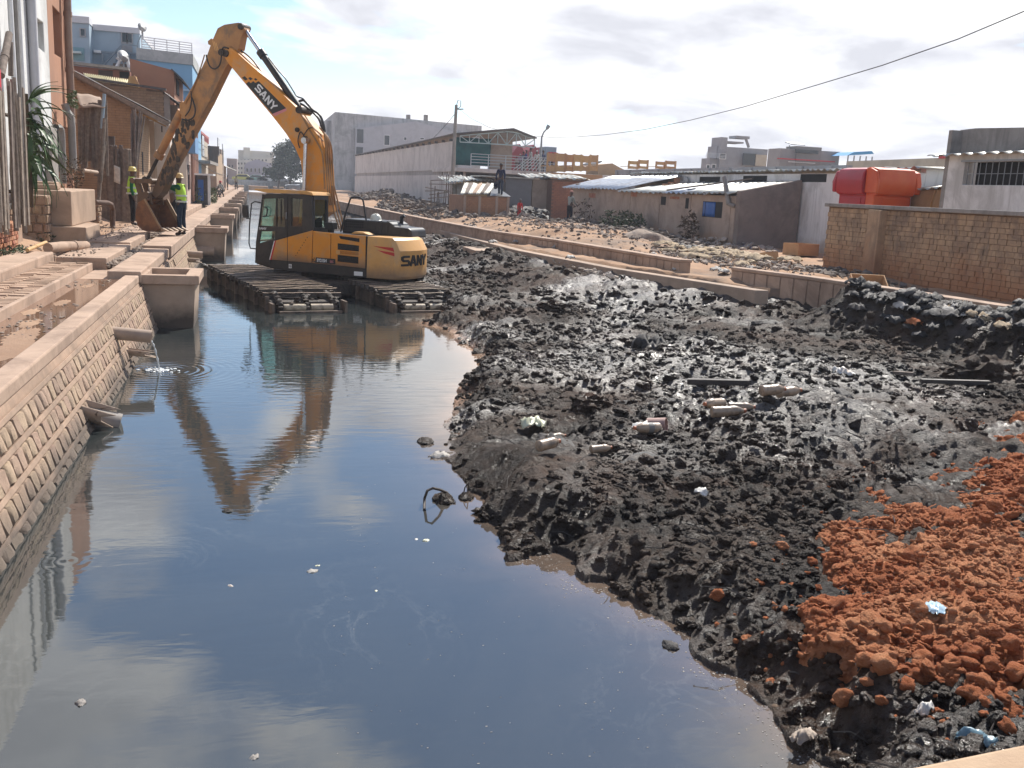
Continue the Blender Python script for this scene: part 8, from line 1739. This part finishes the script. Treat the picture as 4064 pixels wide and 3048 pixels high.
# rubble along the foot of the huts and along the low wall
rubble('rubble', 15.2, 45, 1.3, 5.5, 900, .02, .16, DRUB, .45, 1); rubble('rubble', 15.0, 36, 1.2, 5.5, 650, .03, .17, DRUB, .35, 2); rubble('rubble', 12.2, 50, 2.6, 6.0, 800, .04, .22, DRUB, .7, 3)
rubble('rubble', 9.6, 58, 2.2, 14, 1700, .03, .2, DRUB, .5, 4); rubble('rubble', 11.5, 90, 2.8, 22, 1500, .05, .3, DRUB, .8, 5); rubble('rubble', 16, 31.5, 1.6, 3.0, 420, .02, .14, PRUB, .3, 6)
rubble('rubble', 12.6, 40, 3.4, 10, 700, .02, .10, PRUB, .08, 7); rubble('rubble', 12.0, 36, 3.6, 14, 1500, .015, .09, DRUB, .06, 17); rubble('rubble', 12.6, 23, 1.8, 5.0, 700, .012, .07, DRUB, .06, 18); rubble('rubble', 12.5, 24, 1.6, 4.0, 600, .015, .09, PRUB, .12, 8); rubble('rubble', 8.9, 40, .5, 16, 420, .02, .1, PRUB, .05, 9, zf=lambda x, y: 1.0 if False else .98)
rubble('rubble', 13.4, 19.6, .7, 2.6, 300, .02, .10, DRUB, .15, 10); rubble('rubble', 10.6, 21.5, .9, 2.0, 420, .015, .08, PRUB, .15, 11, zf=lambda x, y: max(at_mud(x, y), .75)); rubble('rubble', 8.0, 27, .25, 7, 260, .02, .08, PRUB, .04, 12, zf=lambda x, y: .82)
# rags, sacks and bags: crumpled sheets
def rag(b, c, rx, ry, h, seed, n=9):
    rr = random.Random(seed); a_ = rr.uniform(0, 3.14); rows = []
    for i in range(n):
        row = []
        for j in range(n):
            u, v = i / (n - 1) * 2 - 1, j / (n - 1) * 2 - 1; x, y = u * rx * (1 - .25 * abs(v)), v * ry * (1 - .25 * abs(u)); q = Vector((u * 2.1 + seed * 7.3, v * 2.1, seed)); z = h * (.75 * max(0, 1 - u * u * .7 - v * v * .7) + .55 * mnoise.noise(q * 1.3) + .3 * mnoise.noise(q * 3.1)); x += .25 * rx * mnoise.noise(q + Vector((9, 0, 0))); y += .25 * ry * mnoise.noise(q + Vector((0, 9, 0))); row.append((c[0] + x * math.cos(a_) - y * math.sin(a_), c[1] + x * math.sin(a_) + y * math.cos(a_), c[2] + z))
        rows.append(row)
    b.grid(rows)
def rags(name, spots, mat, kind='stuff', smooth=True):
    b = MB()
    for i, (c, rx, ry, h) in enumerate(spots): rag(b, c, rx, ry, h, i + len(name))
    return b.build(name, mat, smooth=smooth, ang=180, kind=kind, solid=.006)
rr = random.Random(5)
def along_pile(f):
    i = min(len(PILE) - 2, int(f * (len(PILE) - 1))); g_ = f * (len(PILE) - 1) - i; return PILE[i][0] + (PILE[i + 1][0] - PILE[i][0]) * g_, PILE[i][1] + (PILE[i + 1][1] - PILE[i][1]) * g_
for nm, mat, n_, f0_, s0 in (('black_rags', TR1, 150, .0, .17), ('pale_rags', TR2, 34, .25, .14), ('straw_rags', TR3, 34, .4, .15), ('soil_rags', SOIL, 14, .3, .12)):
    sp = []
    for i in range(n_):
        x, y = along_pile(rr.uniform(f0_, 1)); x += rr.gauss(0 if mat is TR1 else .25, .32); y += rr.gauss(0, .35); s_ = s0 * rr.uniform(.5, 1.5); sp.append(((x, y, at_mud(x, y) + .02), s_, s_ * rr.uniform(.5, 1), s_ * .6))
    rags(nm, sp, mat)
sp = []
for i in range(55):
    az = R(rr.uniform(8, 44)); r = 5 * (6.0 ** rr.random()); x, y = r * math.sin(az), r * math.cos(az)
    if float(mud_sd(np.array([x]), np.array([y]))[0]) < .5 or (y < 19 and x > 10) or (y > 19 and x > 7): continue
    if y < 8 and x > 3.5: continue
    s_ = rr.uniform(.06, .24); sp.append(((x, y, at_mud(x, y) - .01), s_ * 1.5, s_ * .6, s_ * .45))
rags('mud_rags', sp, TR1)
def bagobj(lab, u, v, z, r, mat, nm='plastic_bag', cat='plastic bag', zoff=.0, h=.7, group=None, flat=1.0):
    p = onZ(u, v, z); zz_ = max(at_mud(p.x, p.y), z - .25); b = MB(); rag(b, (p.x, p.y, zz_ + zoff), r, r * flat, r * h, int(u), 11); o = b.build(nm, mat, smooth=True, ang=180, solid=.003, origin=(p.x, p.y, zz_)); return tag(o, lab, cat, group)
k, t, p = new_mat('clear_blue_plastic'); p.inputs['Base Color'].default_value = (.50, .68, .80, 1); p.inputs['Roughness'].default_value = .25; p.inputs['Transmission Weight'].default_value = .25; BLP = k
TEALP = mk('teal_plastic', (.16, .26, .32), (.1, .18, .23), 9, .35, .3, 30); WHP = mk('white_plastic', (.66, .64, .6), (.5, .48, .45), 9, .4, .3, 30, stain=(.4, .2, .1), sscale=6, samt=.4); CRP = mk('cream_plastic', (.58, .58, .42), (.45, .45, .32), 9, .4, .3, 30)
def onred(u, v):
    z = .5
    for _ in range(4):
        p = onZ(u, v, z); z = at_red(p.x, p.y)
    return p, z
p, z = onred(2600 + 1600 / 1.4454, 1900 + 810 / 1.4454); b = MB(); rag(b, (p.x, p.y, z + .02), .085, .06, .035, 7, 11); o = b.build('plastic_bag', BLP, smooth=True, ang=180, solid=.002, origin=(p.x, p.y, z)); tag(o, 'clear pale blue plastic bag lying on the red earth', 'plastic bag')
bagobj('torn teal plastic bag at the bottom right corner on the black mud', 2600 + 1850 / 1.4454, 1900 + 1400 / 1.4454, .42, .10, TEALP, flat=.5, zoff=.03)
bagobj('white and orange wrapper below the red heap', 2600 + 1550 / 1.4454, 1900 + 1300 / 1.4454, .36, .07, WHP, 'wrapper', 'wrapper', zoff=.03, flat=.45)
bagobj('grey stone coloured lump at the shore below the red heap', 2600 + 860 / 1.4454, 1900 + 1370 / 1.4454, .18, .08, PRUB, 'scrap', 'scrap', flat=.6, zoff=.02)
bagobj('white scrap of paper on the mud left of the red heap', 2600 + 265 / 1.4454, 1900 + 115 / 1.4454, .3, .075, WHP, 'scrap', 'scrap', zoff=.04, flat=.6)
bagobj('cream plastic bag crumpled on the mud near the shore', 1650 + 820 / 1.77, 1000 + 1220 / 1.77, .28, .14, CRP, zoff=.05)
bagobj('dirty white bag beside the round can', 1650 + 1575 / 1.77, 1000 + 1265 / 1.77, .32, .13, WHP, zoff=.03)
bagobj('pale shred in the mud between two wooden sticks', 2800 + 950 / 1.75, 1100 + 735 / 1.75, .35, .16, WHP, 'scrap', 'scrap', zoff=.05, flat=.5)
bagobj('small white scrap at the left tip of the black pile', 2800 + 890 / 1.75, 1100 + 290 / 1.75, .5, .13, WHP, 'scrap', 'scrap', zoff=.05)
# bottles
BOT = mk('dusty_bottle', (.38, .275, .19), (.28, .2, .135), 8, .35, .2, 40, stain=(.06, .045, .035), sscale=9, samt=.7, spec=.6)
CAPM = plain('bottle_cap', (.4, .12, .05), .5); LBL = plain('bottle_label', (.18, .17, .16), .6)
def bottle(lab, u, v, z, L_, r, ang, label=False, ribbed=True, zup=.0):
    p = onZ(u, v, z); g_ = at_mud(p.x, p.y) + r * .6 + zup; L_ *= .72; r *= .72; q = thing('plastic_bottle', lab, 'bottle', (p.x, p.y, g_), 'discarded plastic bottles on the mud'); d = Vector((math.cos(ang), math.sin(ang), .06)); a = Vector((p.x, p.y, g_)) - d * L_ / 2
    prof = [(r * .85, 0), (r, .03 * L_)]; n_ = 9
    for i in range(n_): prof.append((r * (1 - (.10 if ribbed and i % 2 else 0)), L_ * (.06 + .58 * i / n_)))
    prof += [(r, L_ * .66), (r * .85, L_ * .76), (r * .45, L_ * .9), (r * .34, L_ * .93)]
    b = MB(); b.lathe(prof, a, d, 14); b.build('shell', BOT, q, smooth=True, ang=50); b = MB(); b.tube([a + d * L_ * .93, a + d * L_], r * .38, 10); b.build('cap', CAPM, q, smooth=True)
    if label: b = MB(); b.tube([a + d * L_ * .3, a + d * L_ * .5], r * 1.03, 14); b.build('label', LBL, q, smooth=True)
b_ = lambda x, y: (1650 + x / 1.77, 1000 + y / 1.77)
bottle('big dusty bottle with a grey label, lying nearest the puddle', *b_(1615, 1335), .3, .42, .075, R(190), True, False, .05); bottle('ribbed tan bottle standing tilted on the mud, lowest of the bottles', *b_(930, 1470), .28, .36, .075, R(25), zup=.05); bottle('small tan bottle right of the tilted ribbed bottle', *b_(1300, 1430), .3, .30, .055, R(5), zup=.04); bottle('flattened tan bottle above the tilted ribbed bottle', *b_(985, 1325), .28, .30, .05, R(12), zup=.05)
d_ = lambda x, y: (2800 + x / 1.75, 1100 + y / 1.75)
bottle('bottle leftmost of the bottle cluster on the mid mud', *d_(45, 1010), .36, .40, .08, R(200), zup=.06); bottle('pale bottle in front in the bottle cluster', *d_(150, 1045), .36, .52, .085, R(-8), zup=.05); bottle('bottle with orange neck at the right of the cluster centre', *d_(240, 1015), .36, .40, .07, R(-20), zup=.05); bottle('ribbed bottle left of the last pair', *d_(450, 995), .36, .42, .085, R(4), zup=.06); bottle('last bottle at the right of the cluster', *d_(565, 965), .36, .46, .08, R(10), zup=.05)
p = onZ(*b_(1690, 1260), .32); cn = thing('tin_can', 'round rusty can with an open mouth lying in the mud', 'can', (p.x, p.y, at_mud(p.x, p.y) + .06)); b = MB(); b.pipe((p.x - .08, p.y + .05, cn.location.z), (p.x + .08, p.y - .06, cn.location.z + .03), .085, .075, 16); b.build('shell', mk('can_pink', (.4, .26, .22), (.3, .18, .15), 6, .6, .2, 40), cn, smooth=True)
# wooden sticks and planks in the mud
def stick(lab, a, c, za, zb, r, mat=WOODG, nm='wooden_stick'):
    pa, pb = onZ(*a, za), onZ(*c, zb); b = MB(); b.bar((pa.x, pa.y, max(za, at_mud(pa.x, pa.y)) + r), (pb.x, pb.y, max(zb, at_mud(pb.x, pb.y)) + r), r * 2, r * 1.4); o = b.build(nm, mat, bevel=r * .2, origin=tuple(pa)); return tag(o, lab, 'stick')
DW = mk('soaked_wood', (.075, .06, .05), (.04, .032, .028), 8, .6, .5, 40)
stick('dark soaked plank in the mud above the bottle cluster', d_(-130, 750), d_(300, 785), .4, .4, .05, DW); stick('long dark stick in front of the black stump at right', d_(1490, 740), d_(1970, 765), .42, .42, .04, DW); stick('short pale stick in the mud at mid right', d_(1300, 680), d_(1440, 690), .4, .42, .035, WOODG); stick('thin twig sticking up from the pale slick', d_(1310, 1250), d_(1365, 1170), .35, .55, .015, DW)
b = MB(); p = onZ(*d_(1900, 700), .45); b.blob((p.x, p.y, .5), (.42, .3, .24), 8, 4, .5, 2.6); o = b.build('mud_lump', MUD, smooth=True, origin=tuple(p)); tag(o, 'big black mud lump behind the long dark stick at right', 'mud lump')
b = MB(); p = onZ(1650 + 1640 / 1.77, 1000 + 630 / 1.77, .45); rag(b, (p.x, p.y, at_mud(p.x, p.y)), .42, .26, .26, 12, 15); o = b.build('black_sack', TR1, smooth=True, ang=180, solid=.01, origin=tuple(p)); tag(o, 'crumpled black sack standing up in the middle of the mud', 'sack')
for i, (x, y, r, lab) in enumerate(((960, 390, .2, 'round dark lump of mud right of the right pontoon'), (1110, 385, .14, 'small smooth dark lump beside the round lump'), (900, 290, .2, 'dark clod on the mud behind the right pontoon'), (1220, 1060, .16, 'large black hollowed lump in the middle of the mud'))):
    p = onZ(1650 + x / 1.77, 1000 + y / 1.77, .4); b = MB(); b.blob((p.x, p.y, at_mud(p.x, p.y) + r * .2), (r * 1.3, r, r * .7), 20 + i, 4, .55, 2.6); o = b.build('mud_lump', MUD, smooth=True, origin=tuple(p)); tag(o, lab, 'mud lump', 'lumps standing out of the mud')
# boxes by the low wall
CARD = mk('box_cardboard', (.50, .30, .155), (.42, .245, .12), 4, .85, .2, 30)
def openbox(lab, u, v, z, sx, sy, sz, rz_=0, tilt=0, nm='wooden_box'):
    p = onZ(u, v, z); r_ = thing(nm, lab, 'box', (p.x, p.y, z)); r_.rotation_euler = (tilt, 0, rz_); t_ = .02
    for nm2, bx in (('side', (-sx, sx, -sy, -sy + t_, 0, sz)), ('side', (-sx, sx, sy - t_, sy, 0, sz)), ('end', (-sx, -sx + t_, -sy + t_, sy - t_, 0, sz)), ('end', (sx - t_, sx, -sy + t_, sy - t_, 0, sz)), ('base', (-sx + t_, sx - t_, -sy + t_, sy - t_, 0, t_))):
        b = MB(); b.box(*bx); o = bpy.data.objects.new(nm2, b.mesh(nm2, CARD)); COL.objects.link(o); o.parent = r_
c7b = lambda x, y: (3000 + x / 2.073, 450 + y / 2.073)
openbox('open pale cardboard box on the trash beside the brick wall', *c7b(365, 1165), 1.12, .45, .32, .36, R(15)); openbox('small upright timber box on the mud before the low wall', *c7b(440, 1520), .62, .22, .16, .40, R(20)); openbox('tan box half tipped over at the low wall', *c7b(890, 1535), .72, .36, .25, .5, R(-20), R(28)); openbox('flattened tan carton on the straw heap', *c7b(85, 1215), 1.1, .34, .2, .22, R(30), R(-15))
sp = []
for i in range(46): x, y = 12.9 + rr.gauss(0, .6), 25.2 + rr.gauss(0, 1.6); s_ = rr.uniform(.12, .4); sp.append(((x, y, rz(x, y) + .12 * rr.random()), s_ * 1.4, s_ * .7, s_ * .5))
rags('straw_heap', sp, TR3)
sp = [((13.4 + rr.gauss(0, .5), 28.5 + rr.gauss(0, 1.2), 1.08), .3, .2, .16) for i in range(26)]; rags('dark_bags', sp, TR1)
sp = [((14.2 + rr.gauss(0, 1.2), 54 + rr.gauss(0, 2.0), 1.15 + rr.uniform(0, .5)), .5, .4, .3) for i in range(40)]; rags('black_heap', sp, TR1)
sp = [(((12.5, 9.4, 8.2, 10.9)[i % 4] + rr.gauss(0, .7), (49, 40, 30, 23)[i % 4] + rr.gauss(0, 2.5), 1.05), .16, .13, .1) for i in range(60)]; rags('pale_scraps', sp, TR2)
p = onZ(2650, 978, 1.05); b = MB(); rag(b, (16.6, 30.6, 1.08), .5, .25, .12, 4, 9); o = b.build('blue_sheet', BLUEP, smooth=True, solid=.006, origin=(16.6, 30.6, 1.08)); tag(o, 'scrap of blue sheeting on the ground by the hut side wall with painted shade', 'sheet')
for i, (u, v, r, lab) in enumerate(((2350, 965, .5, 'big brown boulder of dried mud before the left hut'), (2560, 990, .75, 'wide mound of brown spoil before the right hut'), (2415, 975, .35, 'grey stone between the spoil mounds'))):
    p = onZ(u, v - 25, 1.1); b = MB(); b.blob((p.x, p.y, 1.1), (r * 1.3, r, r * .55), 50 + i, 3, .35, 1.8); o = b.build('spoil_mound', RUBBLE, smooth=True, origin=(p.x, p.y, 1.0)); tag(o, lab, 'mound')
for i, (u, v, Y, rx, rzv, n_, mat, lab) in enumerate(((2335, 850, 45.5, .9, .8, 260, DRYLEAF, 'bare thorny bush before the left hut'), (2450, 905, 41, .9, .6, 900, SHRUB, 'dark green bush at the joint of the two huts'), (2505, 905, 38.5, .7, .55, 700, SHRUB, 'second dark green bush before the right hut'), (2735, 955, 33.5, .4, .7, 420, DRYLEAF, 'dry brown upright weed before the right hut'))):
    p = onY(u, v, Y); leaf_clump('bush', lab, 'bush', (min(p.x, HX - .35), Y, max(1.0 + rzv * .8, p.z)), (rx, rx, rzv), n_, .09, mat, 60 + i)
# scum and litter on the canal water
b = MB(); rr = random.Random(91)
for i in range(230):
    u, v = rr.uniform(1300, 3200), rr.uniform(1700, 3040); p = onZ(u, v, .0)
    if float(mud_sd(np.array([p.x]), np.array([p.y]))[0]) > -.03: continue
    s_ = rr.uniform(.001, .0032); b.blob((p.x, p.y, .0008), (s_ * rr.uniform(1, 3), s_, .0012), i, 1, .4)
for i in range(520):
    j = rr.randrange(20, len(SH) - 4); a, c = SH[j], SH[j + 1]; f = rr.random(); x = a[0] + (c[0] - a[0]) * f - abs(rr.gauss(0, .10)); y = a[1] + (c[1] - a[1]) * f + rr.gauss(-.02, .05)
    if float(mud_sd(np.array([x]), np.array([y]))[0]) > -.01: continue
    s_ = rr.uniform(.0015, .006); b.blob((x, y, .001), (s_ * 1.3, s_, .002), i, 1, .3)
b.build('foam_specks', TR2, smooth=True, kind='stuff')
for i, (u, v, r, mat, lab, cat) in enumerate(((1240, 2268, .04, TR2, 'pale crumpled scrap floating in the middle of the water', 'scrap'), (1260, 2245, .02, CRP, 'tiny tan scrap beside the floating pale scrap', 'scrap'), (915, 2325, .022, WHP, 'small white ring of plastic on the dark water', 'scrap'), (1690, 2145, .03, CRP, 'tan leaf floating toward the mud', 'leaf'), (1652, 2140, .02, WHP, 'white flake floating beside the tan leaf', 'scrap'), (1492, 2345, .016, CRP, 'lone green yellow leaf on the water', 'leaf'), (905, 2030, .05, TR1, 'dark clump of weed floating below the boom reflection', 'weed'), (320, 2790, .04, TR2, 'dirty white scrap floating bottom left', 'scrap'), (1010, 3005, .028, TR2, 'white scrap at the bottom edge of the water', 'scrap'), (2660, 2565, .07, TR1, 'black tuft floating close to the mud shore', 'weed'), (1690, 1755, .13, MUD, 'isolated islet of mud near the shore', 'mud'), (1760, 1985, .14, MUD, 'muddy clump under the bent wire in the water', 'mud'), (1850, 1975, .10, MUD, 'second muddy clump right of the bent wire', 'mud'), (1745, 1810, .12, TR2, 'ribbed pale bottle half sunk at the shore', 'litter'))):
    p = onZ(u, v, 0); b = MB(); rag(b, (p.x, p.y, -.004), r, r * .7, r * .5, 200 + i, 9); o = b.build('floating_' + cat, mat, smooth=True, ang=180, solid=.003, origin=(p.x, p.y, 0)); tag(o, lab, cat)
w_ = lambda x, y: (1500 + x / 1.58, 1700 + y / 1.58)
b = MB(); P = [onZ(*w_(290, 515), 0), onZ(*w_(292, 440), .04), onZ(*w_(310, 390), .14), onZ(*w_(345, 375), .16), onZ(*w_(390, 385), .12), onZ(*w_(435, 405), .03)]; b.tube(P, .012, 6); o = b.build('bent_wire', DW, smooth=True, origin=tuple(P[0])); tag(o, 'bent dark branch arching out of the water', 'branch')
b = MB(); P = [onZ(*w_(535, 420), 0), onZ(*w_(545, 370), .08), onZ(*w_(565, 345), .12), onZ(*w_(570, 370), .06)]; b.tube(P, .006, 5); o = b.build('bent_wire', DW, smooth=True, origin=tuple(P[0])); tag(o, 'thin hooked twig standing in the water by the mud', 'branch')
# clods of mud breaking the shoreline, grass-like fibres
b = MB(); rr = random.Random(17)
for i in range(900):
    az = R(rr.uniform(4, 46)); r = 3.2 * (9.0 ** rr.random()); x, y = r * math.sin(az), r * math.cos(az); s = float(mud_sd(np.array([x]), np.array([y]))[0])
    if s < .02 or (y > 19 and x > 7) or x > 10.5: continue
    if y < 7 and bool(inside(np.array([x]), np.array([y]), RP)[0]): continue
    rd = rr.uniform(.012, .045) * (1 + r * .03); b.blob((x, y, at_mud(x, y) - rd * .1), (rd * rr.uniform(.8, 1.6), rd, rd * .7), i, 2, .7, 2.4)
b.build('mud_clods', MUD, smooth=True, ang=180, kind='stuff')
b = MB()
for i in range(420):
    az = R(rr.uniform(4, 46)); r = 3.2 * (7.0 ** rr.random()); x, y = r * math.sin(az), r * math.cos(az)
    if float(mud_sd(np.array([x]), np.array([y]))[0]) < .1 or (y > 19 and x > 7): continue
    z = at_mud(x, y) + .01; a = rr.uniform(0, 6.28); L_ = rr.uniform(.05, .3); q = Vector((x, y, z)); d = Vector((math.cos(a), math.sin(a), rr.uniform(-.1, .25))) * L_; e_ = q + d * .5 + Vector((0, 0, .04 * rr.random())); b.tube([q, e_, q + d], .004, 4)
b.build('fibres', DW, kind='stuff')
# bridge ledge at the bottom right
SANDL = mk('sandy_ledge', (.50, .36, .24), (.42, .29, .19), 3, .95, .5, 40)
p = onZ(4064, 2945, 1.25); q = onZ(3560, 3048, 1.25); d = (Vector((p.x, p.y, 0)) - Vector((q.x, q.y, 0))).normalized(); n_ = Vector((d.y, -d.x, 0)); b = MB(); m_ = (Vector((p.x, p.y, 1.19)) + Vector((q.x, q.y, 1.19))) / 2 + n_ * .35; b.obox(m_, d * 2.6, n_ * .35, Vector((0, 0, .06))); o = b.build('bridge_ledge', SANDL, bevel=.02); o['kind'] = 'structure'
# thin haze over the far roofs
k = bpy.data.materials.new('haze'); k.use_nodes = True; t = k.node_tree; t.nodes.remove(t.nodes['Principled BSDF']); pv = N(t, 'ShaderNodeVolumePrincipled'); pv.inputs['Color'].default_value = (.86, .90, 1.0, 1); pv.inputs['Density'].default_value = .0007; pv.inputs['Anisotropy'].default_value = .2
t.links.new(pv.outputs[0], t.nodes['Material Output'].inputs['Volume']); b = MB(); b.box(-440, 520, -72, 640, -3, 16); o = b.build('haze', k); o['kind'] = 'stuff'
